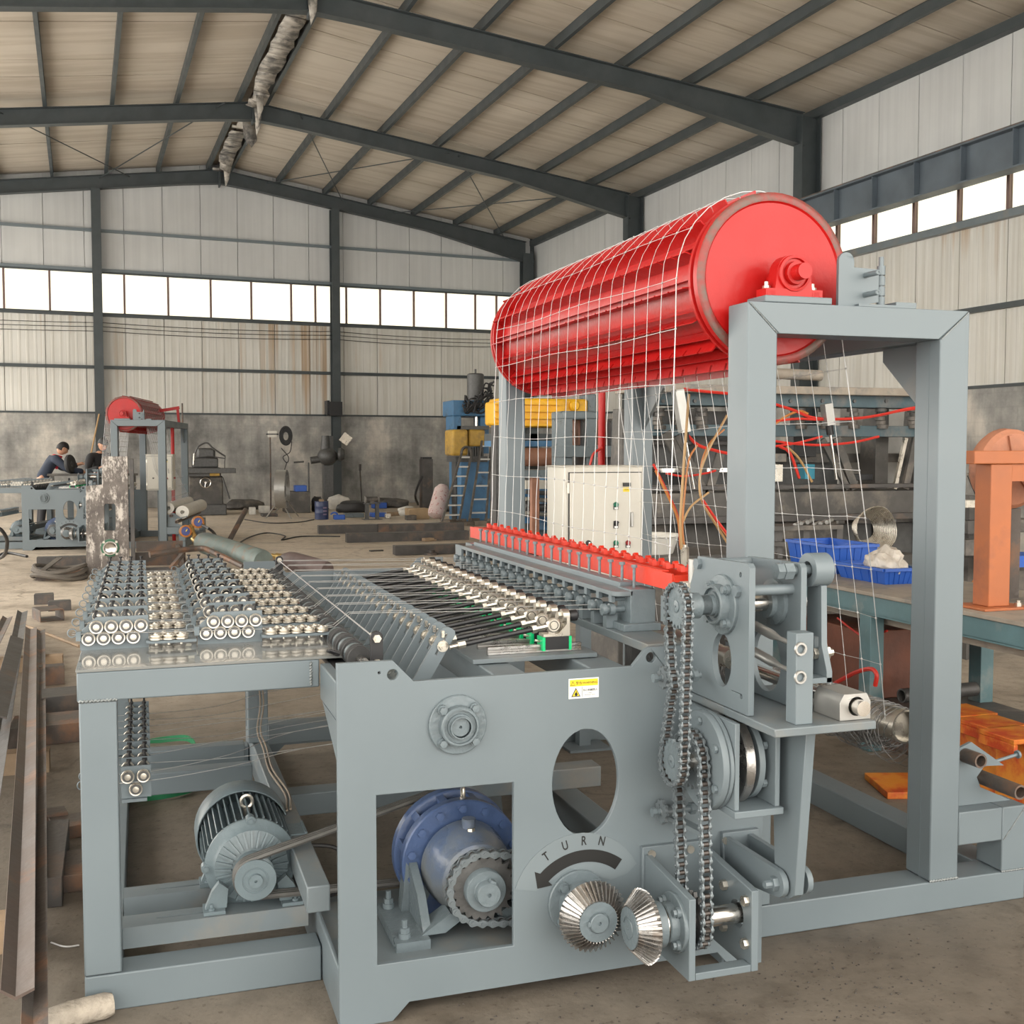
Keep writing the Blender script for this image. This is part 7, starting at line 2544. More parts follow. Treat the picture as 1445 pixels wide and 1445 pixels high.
M().box(p.x - 0.20, p.x + 0.20, p.y - 0.14, p.y + 0.14, 0, 0.0115).build('base_plate', CAST, gr)
M().box(p.x - 0.17, p.x + 0.17, p.y - 0.08, p.y + 0.08, 0.331, 0.35).build('top_plate', CAST, gr)
M().cyl((p.x - 0.12, p.y, 0.43), (p.x + 0.12, p.y, 0.43), 0.06, n=14).box(p.x - 0.05, p.x + 0.05, p.y - 0.05, p.y + 0.05, 0.351, 0.40).build('grinder_motor', DARKM, gr)
for dx in (-0.15, 0.12):
    M().cyl((p.x + dx, p.y, 0.43), (p.x + dx + 0.03, p.y, 0.43), 0.078, n=18).build('grinding_wheel', mat('grit_grey', (0.2, 0.19, 0.18), 0.9) if 'grit_grey' not in MT else MT['grit_grey'], gr)


def lump(name, px, py, sx, sy, sz, mt, label, cat, seed, group=None, base='z'):
    p = at(px, py, 'z', 0)
    bm_ = bmesh.new()
    bmesh.ops.create_icosphere(bm_, subdivisions=3, radius=1)
    vs = []
    for v in bm_.verts:
        q = v.co.copy()
        q = Vector((math.copysign(abs(q.x) ** 0.7, q.x), math.copysign(abs(q.y) ** 0.7, q.y), math.copysign(abs(q.z) ** 0.7, q.z)))
        k = 1 + 0.22 * mn.noise(q * 1.5 + Vector((seed, 0, 0))) + 0.1 * mn.noise(q * 4 + Vector((0, seed, 0)))
        vs.append(Vector((q.x * sx * k, q.y * sy * k, max(-sz * 0.8, q.z * sz * k) + sz * 0.8)) + p)
    m = M().add(vs, [tuple(v.index for v in f.verts) for f in bm_.faces])
    bm_.free()
    return tag(m.build(name, mt), label, cat, group)


lump('white_sack', 478, 719, 0.26, 0.2, 0.20, PAPER, 'pile like white sack slumped behind the blue drum', 'sack', 1, 'sacks by the back wall')
lump('white_sack', 494, 721, 0.13, 0.12, 0.14, PAPER, 'small white sack right of the bigger one, on dark clutter', 'sack', 2, 'sacks by the back wall')
lump('white_sack', 574, 728, 0.20, 0.16, 0.12, PAPER, 'white plastic sack left of the cardboard box', 'sack', 3, 'sacks by the back wall')
lump('dark_sack', 497, 723, 0.36, 0.18, 0.15, CABLE, 'black rubbish sack spread below the white sacks', 'sack', 4, 'sacks by the back wall')
lump('dark_sack', 558, 716, 0.34, 0.25, 0.12, DARKM, 'dusty dark sack lying left of the iron post', 'sack', 5, 'sacks by the back wall')
lump('dark_sack', 447, 722, 0.13, 0.14, 0.20, CABLE, 'black sack squeezed between grey bench box and white sack', 'sack', 6, 'sacks by the back wall')
lump('scrap_heap', 640, 722, 0.35, 0.25, 0.16, DARKM, 'dark scrap heap between the iron post and the press', 'scrap heap', 7)
lump('scrap_heap', 345, 719, 0.45, 0.2, 0.14, DARKM, 'dark scrap heap right of the milling machine', 'scrap heap', 8)
lump('scrap_heap', 545, 712, 0.5, 0.3, 0.10, DARKM, 'low dark scrap heap along the back wall behind the grinder', 'scrap heap', 9)


def sbox(name, x0, x1, yt, yb, Y, d, mt, label, cat, group=None, bev=0.01):
    o = rect(M(), x0, x1, yt, yb, Y, d).build(name, mt, bevel=bev)
    # let it stand on the floor
    lo_ = min((o.location.z + v.co.z) for v in o.data.vertices)
    o.location.z -= lo_
    return tag(o, label, cat, group)


sbox('cardboard_box', 577, 606, 716, 731, 23.6, 0.4, CARD, 'open cardboard box on the floor left of the blanket roll', 'box')
sbox('dark_box', 574, 588, 726, 733, 23.3, 0.2, DARKM, 'small dark box on the floor in front of the cardboard box', 'box')
sbox('blue_crate', 525, 545, 722, 728, 24.6, 0.3, BLUECR, 'blue crate on the floor right of the bench grinder legs', 'crate', 'small blue crates')
sbox('blue_crate', 527, 546, 700, 708, 28.2, 0.3, BLUECR, 'blue crate at the back wall above the bench grinder', 'crate', 'small blue crates')
sbox('grey_box', 488, 514, 719, 725, 24.6, 0.3, GREYC, 'flat grey box on the floor left of the bench grinder', 'box')
sbox('small_can', 544, 552, 725, 732, 24.0, 0.12, STEEL, 'small bright can on the floor right of the blue crate', 'can')
sbox('pale_plank', 548, 566, 719, 724, 25.0, 0.2, WOOD, 'pale short plank on the floor right of the grinder', 'plank')
sbox('white_box', 352, 361, 709, 719, 26.5, 0.2, PAPER, 'white carton on the floor left of the standing fan, left one', 'box')
sbox('white_box', 366, 381, 708, 718, 27.0, 0.25, PAPER, 'white carton stack behind the left legs of the fan', 'box')
sbox('floor_tray', 370, 392, 723, 727, 25.5, 0.4, RUSTD, 'dark flat tray on the floor under the standing fan', 'tray')
gb = sbox('grey_bench_box', 404, 438, 690, 720, 26.8, 0.8, DARKM, 'dusty grey steel chest right of the standing fan', 'chest')
o = rect(M(), 417, 433, 681, 689.6, 26.9, 0.35).build('blue_crate', BLUECR, bevel=0.01)
tag(o, 'blue crate standing on the dusty grey chest', 'crate', 'small blue crates')
o.location.z += (at(420, 690, 'y', 26.8).z - at(420, 720, 'y', 26.8).z) - min(o.location.z + v.co.z for v in o.data.vertices)

# iron post by the wall
p = at(603, 714, 'z', 0)
ip = thing('iron_post', p, 'dark upright box section post standing by the back wall', 'post')
a_, b_ = at(596, 690, 'y', 27.6), at(611, 690, 'y', 27.6)
M().box(a_.x, b_.x, 27.6, 27.9, 0, at(603, 648, 'y', 27.6).z).build('post_body', RUSTD, ip)
M().box(a_.x + 0.02, b_.x - 0.02, 27.62, 27.88, at(603, 648, 'y', 27.6).z + 0.001, at(603, 645, 'y', 27.6).z).build('post_cap', BLACK, ip)
M().tube(spline([at(596, 672, 'y', 27.55), at(590, 685, 'y', 27.5), at(586, 700, 'y', 27.5), at(590, 712, 'z', 0.03)], 5), 0.03, 6).build('post_cable', CABLE, ip)
m = M().cyl(at(508, 664, 'y', 29.9), at(511, 716, 'z', 0.0), 0.02, n=8).cyl(at(508, 655, 'y', 29.9), at(508, 664, 'y', 29.9), 0.035, n=8)
tag(m.build('steel_rod', RUSTD), 'thin dark rod leaning on the back wall behind the grinder', 'rod')
m = M()
c_ = at(488, 619.5, 'y', 29.95)
m.cbox(c_, (0.26, 0.02, 0.26), (0, radians(38), 0))
tag(m.build('mirror_panel', mat('tarnished_mirror', (0.62, 0.56, 0.48), 0.25, 0.5)), 'small tarnished square panel hung askew on the back wall', 'panel')

# drill press on the column
dp = thing('drill_press', at(460, 708, 'y', 28.6), 'dark radial drill press standing before the middle column', 'drill press')
a_, b_ = at(457, 680, 'y', 28.6), at(471, 680, 'y', 28.6)
M().box(a_.x, b_.x, 28.6, 28.9, 0.06, at(463, 615, 'y', 28.6).z).build('drill_column', CAST, dp, bevel=0.01)
M().box(a_.x - 0.2, b_.x + 0.2, 28.45, 29.1, 0, 0.0595).build('drill_base', CAST, dp)
c_ = at(462, 644, 'y', 28.5)
M().sphere(c_, 0.30, 14, 10, (0.85, 0.9, 0.75)).build('drill_head', CAST, dp)
M().cyl(c_ + Vector((-0.42, 0, -0.1)), c_ + Vector((0.35, 0, 0.0)), 0.09, n=14).build('spindle_arm', CAST, dp)
M().lathe(c_ + Vector((0.27, -0.1, 0.05)), (1, -0.3, 0), [(0.03, 0), (0.16, 0.0), (0.17, 0.06), (0.12, 0.14)], 18).build('drill_motor', CAST, dp)
M().cyl(c_ + Vector((-0.05, 0, 0.1)), c_ + Vector((-0.05, 0, 0.52)), 0.13, 0.09, n=14).build('gear_housing', CAST, dp)
M().cyl(c_ + Vector((-0.6, -0.1, -0.13)), c_ + Vector((-0.85, -0.1, -0.15)), 0.02, n=8).build('feed_handle', CAST, dp)
M().cyl(c_ + Vector((-0.48, -0.05, -0.15)), Vector((c_.x - 0.48, c_.y - 0.05, 0.06)), 0.02, n=8).build('drill_spindle', CAST, dp)

# milling machine
mm = thing('milling_machine', at(300, 722, 'z', 0), 'old dark milling machine with a round handwheel by the back wall', 'milling machine')
QY = 26.6
rect(M(), 266, 315, 672, 718, QY, 0.8).build('machine_body', DARKM, mm, bevel=0.03)
rect(M(), 262, 320, 712, 760, QY - 0.2, 1.2).build('machine_foot', CAST, mm, bevel=0.02)
rect(M(), 264, 312, 660, 673, QY - 0.15, 0.9).build('knee', CAST, mm, bevel=0.02)
rect(M(), 262, 333, 661, 668, QY - 0.25, 0.5).build('work_table', CAST, mm, bevel=0.01)
rect(M(), 272, 308, 646, 660, QY, 0.7).build('saddle', CAST, mm, bevel=0.03)
rect(M(), 278, 304, 632, 647, QY + 0.05, 0.6).build('head', CAST, mm, bevel=0.05)
p = at(290, 681, 'y', QY - 0.06)
m = M().tube([p + Vector((0.115 * cos(a), -0.02, 0.115 * sin(a))) for a in [2 * pi * i / 24 for i in range(24)]], 0.013, 6, closed=True)
for k in range(3):
    a = 2 * pi * k / 3 + 0.4
    m.cyl(p + Vector((0, -0.02, 0)), p + Vector((0.115 * cos(a), -0.02, 0.115 * sin(a))), 0.01, n=6)
m.cyl(p + Vector((0, -0.05, 0)), p + Vector((0, 0.06, 0)), 0.025, n=10)
m.build('handwheel', STEELB, mm)
m = M()
m.tube(spline([at(275, 640, 'y', QY - 0.1), at(280, 630, 'y', QY - 0.1), at(292, 625, 'y', QY - 0.1), at(300, 632, 'y', QY - 0.1), at(310, 639, 'y', QY - 0.1), at(318, 644, 'y', QY - 0.1)], 5), 0.022, 6)
m.tube(spline([at(318, 644, 'y', QY - 0.1), at(317, 652, 'y', QY - 0.1), at(317, 661, 'y', QY - 0.1)], 4), 0.012, 6)
m.tube([at(292, 643, 'y', QY - 0.1), at(318, 647, 'y', QY - 0.1)], 0.014, 6)
m.build('coolant_pipe', CAST, mm)
m = M().tube([at(273, 656, 'y', QY - 0.15), at(274, 640, 'y', QY - 0.15)], 0.022, 8)
m.build('lever', STEEL, mm)
p = at(303, 669, 'y', QY - 0.17)
M().cbox(p, (0.22, 0.03, 0.09)).build('name_plate', YELD, mm, bevel=0.03)
m = M().cyl(at(314, 674, 'y', QY - 0.2), at(324, 704, 'y', QY - 0.2), 0.02, n=8)
m.build('drain_pipe', CAST, mm)

# work light on a pole, coil of cable on the wall, fan
wl = thing('work_light', at(382, 712, 'y', 28.4), 'pair of white flood lamps on a thin rusty pole by the wall', 'work light')
a_ = at(382, 690, 'y', 28.4)
M().cyl((a_.x, 28.4, 0.02), (a_.x, 28.4, at(382, 617, 'y', 28.4).z), 0.018, n=8).build('pole', RUST, wl)
M().cyl((a_.x, 28.4, 0), (a_.x, 28.4, 0.02), 0.18, n=16).build('pole_foot', RUST, wl)
m = M()
rect(M(), 378.5, 391, 608, 612, 28.3, 0.12).build('lamp', CREAM, wl, bevel=0.01)
rect(M(), 378.5, 391, 613.4, 617, 28.3, 0.12).build('lamp', CREAM, wl, bevel=0.01)
rect(M(), 376, 393, 611.8, 613.6, 28.36, 0.12).build('lamp_bracket', BLACK, wl)
m = M()
c_ = at(403, 615, 'y', 29.9)
random.seed(31)
for k in range(12):
    R_ = 0.17 - 0.008 * k
    m.tube([c_ + Vector((R_ * 0.95 * cos(t), -0.06 + 0.012 * (k % 5), R_ * 1.45 * sin(t) + 0.01 * sin(k))) for t in [2 * pi * i / 20 for i in range(20)]], 0.014, 5, closed=True)
m.tube(spline([c_ + Vector((0.15, -0.05, -0.15)), c_ + Vector((0.10, -0.05, -0.42)), c_ + Vector((-0.08, -0.05, -0.55)), c_ + Vector((0.02, -0.05, -0.7)), c_ + Vector((0.06, -0.05, -0.55)), c_ + Vector((-0.12, -0.05, -0.32))], 5), 0.012, 5)
m.tube(spline([c_ + Vector((0.02, -0.05, -0.68)), c_ + Vector((-0.04, -0.05, -0.9)), c_ + Vector((0.0, -0.05, -1.1))], 5), 0.012, 5)
tag(m.build('cable_coil', CABLE), 'dark coil of cable hung on the back wall above the fan', 'cable')
fan = thing('drum_fan', at(398, 733, 'z', 0), 'round grey drum fan on thin tripod legs, turned to the right', 'fan')
fy = 24.6
c_ = at(398, 690, 'y', fy)
ax = Vector((0.965, -0.26, 0))
x_, y_, d_ = frame_of(ax)
M().lathe(c_ - ax * 0.11, ax, [(0.40, 0), (0.41, 0.0), (0.41, 0.22), (0.40, 0.22)], 36, closed=True).build('fan_shroud', ALU, fan)
M().lathe(c_ - ax * 0.06, ax, [(0.09, 0), (0.09, 0.10), (0.05, 0.13)], 16).build('fan_hub', CAST, fan)
for k in range(5):
    a = 2 * pi * k / 5
    e, t = x_ * cos(a) + y_ * sin(a), -x_ * sin(a) + y_ * cos(a)
    M().add([c_ + e * 0.09 - t * 0.04 - ax * 0.03, c_ + e * 0.37 - t * 0.12 - ax * 0.04, c_ + e * 0.37 + t * 0.10 + ax * 0.04, c_ + e * 0.09 + t * 0.04 + ax * 0.03,
             c_ + e * 0.09 - t * 0.04 - ax * 0.024, c_ + e * 0.37 - t * 0.12 - ax * 0.034, c_ + e * 0.37 + t * 0.10 + ax * 0.046, c_ + e * 0.09 + t * 0.04 + ax * 0.036],
            [(0, 1, 2, 3), (7, 6, 5, 4), (0, 4, 5, 1), (1, 5, 6, 2), (2, 6, 7, 3), (3, 7, 4, 0)]).build('fan_blade', GREYC, fan)
for s in (-1, 1):
    for k in range(4):
        rr_ = 0.10 + 0.09 * k
        M().tube([c_ + ax * 0.112 * s + (x_ * cos(t) + y_ * sin(t)) * rr_ for t in [2 * pi * i / 24 for i in range(24)]], 0.004, 4, closed=True).build('guard_ring', ALU, fan)
for (px, py, s) in ((375, 731, -1), (411, 732, -0.2), (421, 729, 1), (384, 727, 0.3)):
    q = at(px, py, 'z', 0.0)
    top = c_ + Vector((-0.05 if s < 0 else 0.10, 0, -0.22))
    M().cyl(q, top, 0.014, n=8).build('leg', ALU, fan)

# ================================================================== FAR MACHINE, NETTING ROLLS, MEN
FAR = copy_tree(MROOT, None, skip=('chain_link', 'clamp_screw', 'weld_bead', 'tied_cable', 'tension_wire', 'warning_label', 'bolt', 'wire_guide', 'feed_wire', 'nut', 'seam_strip', 'cap_screw', 'knob', 'motor_cable', 'anchor_bolt', 'set_screw',
                                   'drive_chain', 'wire_jaw', 'lever_bolt', 'comb_finger', 'roll_core'))
th = radians(-10)
fo = at(32, 776.8, 'z', 0)
r2 = Matrix.Rotation(th, 2)
off = Vector((fo.x, fo.y)) - r2 @ Vector((0.463, 2.85))
w2 = lambda x, y, z: Vector((*(r2 @ Vector((x, y)) + off), z))
FAR.location = w2(1.2, 4.2, 0)
FAR.rotation_euler[2] = th
FAR['label'] = 'smaller looking grey fence machine with a pink red drum at the far left'
NF = thing('wire_netting', w2(2.2, 4.2, 0), 'netting hanging from the drum of the far fence machine', 'netting')
for j in range(0, 19, 1):
    y = NY[j]
    p = [w2(1.517, y, 1.16), w2(1.605, y, 2.0)] + [w2(DX + 0.283 * cos(radians(a)), y, DZ + 0.283 * sin(radians(a))) for a in (150, 120, 90, 60, 30, 0)] + [w2(2.30, y, 1.2), w2(2.62, y, 0.56)]
    M().tube(p, 0.0028, 4).build('line_wire', ZINC, NF)
for r_ in range(10):
    f = 0.05 + r_ * 0.1
    a, b_ = w2(2.171 + (2.62 - 2.171) * f, NY[0], 1.95 - 1.4 * f), w2(2.171 + (2.62 - 2.171) * f, NY[-1], 1.95 - 1.4 * f)
    M().tube([a, b_], 0.0028, 4).build('stay_wire', ZINC, NF)
    a, b_ = w2(1.605 - 0.088 * f, NY[0], 2.0 - 0.84 * f), w2(1.605 - 0.088 * f, NY[-1], 2.0 - 0.84 * f)
    M().tube([a, b_], 0.0028, 4).build('stay_wire', ZINC, NF)
for z, x, r_, lab in ((0.60, 2.52, 0.085, 'upper white netting roll on the take up end of the far machine'), (0.535, 2.725, 0.10, 'lower wrapped netting roll on the take up end of the far machine')):
    m = M().lathe(w2(x, 3.12, z), w2(x, 5.32, z) - w2(x, 3.12, z), [(0.03, 0.10), (0.03, 0), (r_, 0), (r_, 0.3), (r_ * 0.97, 0.6), (r_, 1.2), (r_, 2.2), (0.03, 2.2)], 20)
    tag(m.build('netting_roll', CREAM), lab, 'netting roll', 'netting rolls')
# cabinet of the far machine
c3 = copy_tree(cab)
q0 = Vector(cab.location)
c3.location = w2(2.34, 3.6, 0.86)
c3.rotation_euler[2] = th
c3['label'] = 'cream control cabinet on the frame of the far fence machine'
p = w2(2.75, 3.75, 0)
rp = M().cyl(w2(2.42, 4.3, 0.0), w2(2.42, 4.3, 1.84), 0.03, n=10)
tag(rp.build('red_pole', RED), 'red pole standing inside the frame of the far fence machine', 'pole')
rh = M().bar(w2(2.05, 4.9, 2.12), w2(2.45, 4.9, 2.19), 0.05, 0.05)
rh.bar(w2(2.42, 4.9, 2.18), w2(2.44, 4.9, 1.94), 0.04, 0.04)
rho = rh.build('crank_handle', RED)
rho.parent = FAR
rho.matrix_parent_inverse = (Matrix.Translation(FAR.location) @ Matrix.Rotation(th, 4, 'Z')).inverted()


def skin_mesh(name, joints, edges, mats, parent=None, sub=2, center=None):
    """grow one continuous surface over a stick skeleton (joint -> position, radius)"""
    keys = list(joints)
    me = bpy.data.meshes.new(name)
    me.from_pydata([joints[k][0] for k in keys], [(keys.index(a), keys.index(b_)) for a, b_ in edges], [])
    o = bpy.data.objects.new(name, me)
    COL.objects.link(o)
    md = o.modifiers.new('skin', 'SKIN')
    md.use_smooth_shade = True
    for i, k in enumerate(keys):
        r = joints[k][1]
        sv = me.skin_vertices[0].data[i]
        sv.radius = r if isinstance(r, tuple) else (r, r)
        sv.use_root = (i == 0)
    o.modifiers.new('sub', 'SUBSURF').levels = sub
    dg = bpy.context.evaluated_depsgraph_get()
    ev = o.evaluated_get(dg)
    m2 = bpy.data.meshes.new_from_object(ev)
    bpy.data.objects.remove(o)
    bpy.data.meshes.remove(me)
    m2.name = name
    m2.materials.clear()
    m2.materials.append(mats)
    m2.polygons.foreach_set('use_smooth', [True] * len(m2.polygons))
    return m2


def person(loc, face, lean, label, jacket, collar, reach, seed, head_tilt=0.0, bob=0.0):
    """a standing man; face = heading about Z, lean = forward bend at the hips, reach = hand targets in his own frame (x right, y forward, z up)"""
    t = thing('person', loc, label, 'person')
    hip = Vector((0, 0, 0.92))
    la = lean

    def up(x, y, z):            # upper body point, bent forward about the hips
        y2, z2 = y * cos(la) + z * sin(la), -y * sin(la) + z * cos(la)
        return hip + Vector((x, y2, z2))
    J = {'pelvis': (hip, (0.125, 0.10))}
    J['waist'] = (up(0, 0, 0.16), (0.115, 0.09))
    J['chest'] = (up(0, 0.01, 0.36), (0.135, 0.10))
    J['neckb'] = (up(0, 0.0, 0.52), (0.06, 0.06))
    nk = up(0, 0.01, 0.56)
    J['neck'] = (nk, (0.05, 0.05))
    hd = Vector((0, 0.03 * cos(head_tilt) + 0.13 * sin(la * 0.7 + head_tilt), 0.13 * cos(la * 0.7 + head_tilt))) + nk
    E_ = [('pelvis', 'waist'), ('waist', 'chest'), ('chest', 'neckb'), ('neckb', 'neck')]
    arms = []
    for s, nm in ((-1, 'l'), (1, 'r')):
        sh = up(0.185 * s, 0.0, 0.47)
        tgt = hip + Vector(reach[nm])
        v = tgt - sh
        L_ = min(v.length, 0.56)
        tgt = sh + v.normalized() * L_
        mid = (sh + tgt) / 2
        bend = math.sqrt(max(0.0, 0.295 ** 2 - (L_ / 2) ** 2))
        el = mid + Vector((s * 0.5, -0.35, -0.8)).normalized() * bend
        J['cl' + nm] = (up(0.10 * s, 0, 0.47), (0.07, 0.07))
        J['sh' + nm] = (sh, (0.065, 0.065))
        J['el' + nm] = (el, (0.045, 0.045))
        J['wr' + nm] = (tgt, (0.028, 0.032))
        E_ += [('chest', 'cl' + nm), ('cl' + nm, 'sh' + nm), ('sh' + nm, 'el' + nm), ('el' + nm, 'wr' + nm)]
        arms.append((nm, el, tgt))
        kx = 0.10 * s
        J['hp' + nm] = (Vector((kx, 0, 0.86)), (0.085, 0.09))
        J['kn' + nm] = (Vector((kx * 1.15, 0.03, 0.48)), (0.055, 0.06))
        J['an' + nm] = (Vector((kx * 1.2, -0.01, 0.09)), (0.038, 0.045))
        J['to' + nm] = (Vector((kx * 1.4, 0.16, 0.035)), (0.04, 0.03))
        E_ += [('pelvis', 'hp' + nm), ('hp' + nm, 'kn' + nm), ('kn' + nm, 'an' + nm), ('an' + nm, 'to' + nm)]
        # palm and five fingers
        d = (tgt - el).normalized()
        sd = d.cross(Vector((0, 0, 1))).normalized()
        dn = sd.cross(d)
        J['pm' + nm] = (tgt + d * 0.075, (0.040, 0.018))
        E_ += [('wr' + nm, 'pm' + nm)]
    rot = Matrix.Rotation(face, 4, 'Z')
    W = lambda p: Vector(loc) + rot @ Vector(p)
    body = skin_mesh('body', {k: (rot @ v[0], v[1]) for k, v in J.items()}, E_, SKIN)
    place('body', body, loc, t)
    bo = t.children[0] if len(t.children) else None
    # fingers and thumb
    for nm, el, tgt in arms:
        d = (tgt - el).normalized()
        sd = d.cross(Vector((0, 0, 1))).normalized()
        dn = sd.cross(d) * -1
        m = M()
        for k, (o_, ln) in enumerate(((-0.030, 0.068), (-0.010, 0.078), (0.010, 0.073), (0.030, 0.058))):
            b0 = tgt + d * 0.085 + sd * o_
            m.tube([W(b0), W(b0 + d * ln * 0.45 - dn * -0.006), W(b0 + d * ln * 0.75 + dn * 0.020), W(b0 + d * ln * 0.85 + dn * 0.042)], [0.0095, 0.009, 0.008, 0.007], 8)
        sx = -1 if nm == 'l' else 1
        b0 = tgt + d * 0.035 - sd * 0.036 * sx
        m.tube([W(b0), W(b0 + d * 0.03 - sd * 0.022 * sx + dn * 0.012), W(b0 + d * 0.055 - sd * 0.022 * sx + dn * 0.030)], [0.012, 0.010, 0.008], 8)
        m.build('fingers', SKIN, t)
    # head with face and ears
    Rh = Matrix.Rotation(-(la * 0.7 + head_tilt), 3, 'X')
    bmh = bmesh.new()
    bmesh.ops.create_icosphere(bmh, subdivisions=4, radius=1)
    vs = []
    for v in bmh.verts:
        p = v.co.copy()
        w = 1.0
        if p.z < 0:
            w = 1 - 0.28 * (-p.z) ** 1.4
        x, y, z = p.x * 0.075 * w, p.y * 0.097 * (1 - 0.10 * max(0, -p.z)), p.z * 0.115
        if p.y > 0.5:
            ex = math.exp(-((p.x / 0.16) ** 2) - ((p.z + 0.10) / 0.26) ** 2)
            y += 0.022 * ex                                     # nose
            for sgn in (-1, 1):
                y -= 0.010 * math.exp(-((p.x - 0.38 * sgn) / 0.2) ** 2 - ((p.z - 0.12) / 0.14) ** 2)   # eye sockets
            y += 0.006 * math.exp(-(p.x / 0.3) ** 2 - ((p.z + 0.48) / 0.09) ** 2)   # lips
            y += 0.008 * math.exp(-(p.x / 0.3) ** 2 - ((p.z + 0.85) / 0.16) ** 2)   # chin
        for sgn in (-1, 1):
            if p.x * sgn > 0.9:
                x += sgn * 0.016 * math.exp(-((p.y + 0.05) / 0.16) ** 2 - (p.z / 0.26) ** 2)  # ears
        vs.append(W(hd + Rh @ Vector((x, y, z))))
    m = M().add(vs, [tuple(v.index for v in f.verts) for f in bmh.faces])
    m.build('head', SKIN, t)
    m = M()
    for sgn in (-1, 1):
        m.sphere(W(hd + Rh @ Vector((0.028 * sgn, 0.082, 0.014))), 0.010, 8, 6)
    m.mat(0)
    m.build('eyes', BLACK, t)
    m = M()
    m.bar(W(hd + Rh @ Vector((-0.022, 0.090, -0.052))), W(hd + Rh @ Vector((0.022, 0.090, -0.052))), 0.006, 0.008)
    m.build('mouth', REDC, t)
    # hair cap
    vs, ok = [], {}
    for v in bmh.verts:
        p = v.co
        if p.z > 0.22 or (p.y < -0.05 and p.z > -0.45):
            k = 1.10 + 0.03 * mn.noise(p * 6 + Vector((seed, 0, 0)))
            ok[v.index] = len(vs)
            vs.append(W(hd + Rh @ Vector((p.x * 0.078 * k, p.y * 0.100 * k, p.z * 0.118 * k + 0.006))))
    fs = [tuple(ok[v.index] for v in f.verts) for f in bmh.faces if all(v.index in ok for v in f.verts)]
    bmh.free()
    ho = M().add(vs, fs).build('hair', HAIR, t)
    so = ho.modifiers.new('thickness', 'SOLIDIFY')
    so.thickness = 0.014
    # clothes grown over the same skeleton
    jk = {k: J[k] for k in ('pelvis', 'waist', 'chest', 'neckb')}
    ej = [('pelvis', 'waist'), ('waist', 'chest'), ('chest', 'neckb')]
    for nm in 'lr':
        for k in ('cl', 'sh', 'el'):
            jk[k + nm] = J[k + nm]
        jk['wr' + nm] = (J['el' + nm][0].lerp(J['wr' + nm][0], 0.92), (0.036, 0.04))
        ej += [('chest', 'cl' + nm), ('cl' + nm, 'sh' + nm), ('sh' + nm, 'el' + nm), ('el' + nm, 'wr' + nm)]
    jm = skin_mesh('jacket', {k: (rot @ v[0], tuple(q + 0.022 for q in v[1])) for k, v in jk.items()}, ej, jacket)
    place('jacket', jm, loc, t)
    tr = {'pelvis': J['pelvis']}
    et = []
    for nm in 'lr':
        for k in ('hp', 'kn', 'an'):
            tr[k + nm] = J[k + nm]
        et += [('pelvis', 'hp' + nm), ('hp' + nm, 'kn' + nm), ('kn' + nm, 'an' + nm)]
    tm = skin_mesh('trousers', {k: (rot @ v[0], tuple(q + 0.018 for q in v[1])) for k, v in tr.items()}, et, TROU)
    place('trousers', tm, loc, t)
    for nm in 'lr':
        a, b_ = J['an' + nm][0], J['to' + nm][0]
        M().sphere(W((a + b_) / 2 + Vector((0, 0.01, -0.005))), 0.07, 12, 8, (0.75, 0.75, 0.6)).box(*[q for pr in zip(W((a + b_) / 2) - Vector((0.05, 0.05, 0)), W((a + b_) / 2) + Vector((0.05, 0.05, 0))) for q in pr][:4], 0.0, 0.02).build('shoe', BLACK, t)
    if collar:
        m = M().tube([W(nk + Vector((0.066 * cos(a), 0.068 * sin(a) + 0.005, -0.020 + 0.016 * sin(a) * -1))) for a in [2 * pi * i / 16 for i in range(16)]], 0.020, 8, closed=True)
        m.bar(W(nk + Vector((0.02, 0.06, -0.04))), W(up(0.0, 0.125, 0.33)), 0.05, 0.012, (0, 1, 0))
        m.build('collar', REDC, t)
    return t


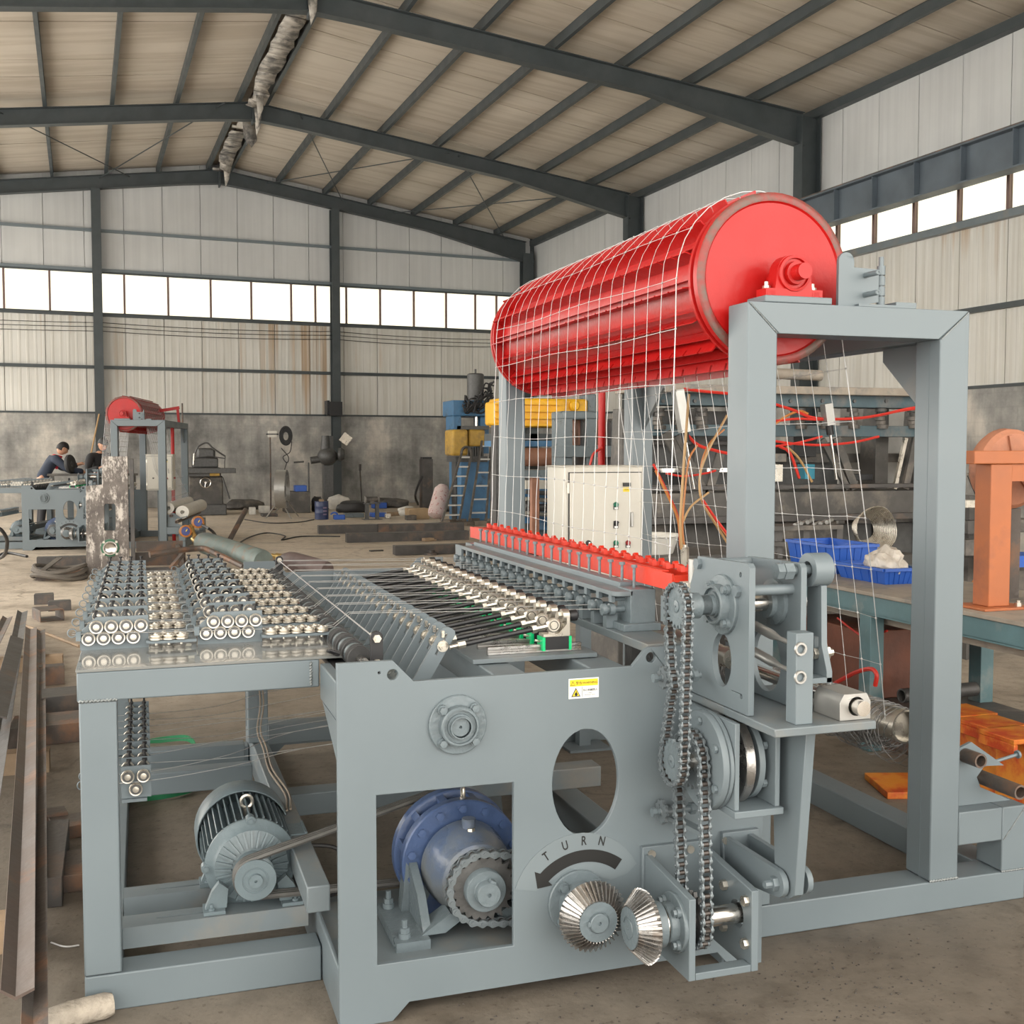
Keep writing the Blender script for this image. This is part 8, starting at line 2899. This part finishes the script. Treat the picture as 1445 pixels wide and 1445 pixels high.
person(at(58, 690, 'y', 23.2) * 1, 0, 0.0, 'x', NAVY, True, {'l': (-0.3, 0.3, 0.1), 'r': (0.3, 0.3, 0.1)}, 1) if False else None
P1 = at(56, 668, 'y', 22.2)
person((P1.x, 22.2, 0), radians(-78), 0.55, 'person in a navy jacket with a red collar bending over the far machine', NAVY, True, {'l': (-0.20, 0.72, 0.30), 'r': (0.24, 0.74, 0.16)}, 1, 0.15)
P2 = at(137, 668, 'y', 21.6)
person((P2.x, 21.6, 0), radians(-150), 0.22, 'person in a black jacket with short dark hair looking down behind the scraped plate', BLKC, False, {'l': (-0.12, 0.42, 0.22), 'r': (0.14, 0.42, 0.25)}, 2, 0.35)
# what the first man works on: a wheel held up on the far machine
c_ = at(96, 655, 'y', 22.0)
wh_ = thing('tyre', (c_.x, c_.y, c_.z - 0.18), 'dark round wheel standing on edge in front of the navy jacket', 'wheel')
M().lathe(c_, (0.9, -0.4, 0.1), [(0.06, 0), (0.15, 0.0), (0.17, 0.02), (0.17, 0.06), (0.15, 0.08), (0.06, 0.08)], 24, closed=True).build('tread', RUBBER, wh_)
M().lathe(c_, (0.9, -0.4, 0.1), [(0.02, 0.01), (0.06, 0.01), (0.06, 0.07), (0.02, 0.07)], 16, closed=True).build('rim', CAST, wh_)
wb_ = thing('work_table', (c_.x, 22.3, 0), 'dark work table behind the far machine between the two people', 'table')
zt4 = c_.z - 0.172
M().box(c_.x - 0.35, c_.x + 1.2, 21.9, 22.1, zt4 - 0.04, zt4).build('table_top', DARKM, wb_)
for x in (c_.x - 0.3, c_.x + 1.1):
    M().box(x, x + 0.06, 21.97, 22.03, 0, zt4 - 0.041).build('leg', DARKM, wb_)
m = M().cyl(at(120, 645, 'y', 29.8), at(140, 585, 'y', 29.9), 0.018, n=8)
m.v[:] = m.v
lp0 = at(122, 716, 'y', 29.6)
mm_ = M().cyl((at(118, 640, 'y', 29.7).x - 0.12, 29.6, 0), at(140, 584, 'y', 29.9), 0.02, n=8)
tag(mm_.build('bamboo_pole', HOSEY), 'thin yellow pole leaning on the back wall behind the black jacket', 'pole')
m = M().cyl(at(258, 612, 'y', 29.8), at(257, 569, 'y', 29.8), 0.02, n=8).tube([at(258, 612, 'y', 29.8), Vector((at(258, 612, 'y', 29.8).x, 29.8, 0))], 0.02, 8)
tag(m.build('steel_rod', RUST), 'thin rusty rod standing against the back wall right of the far machine', 'rod')
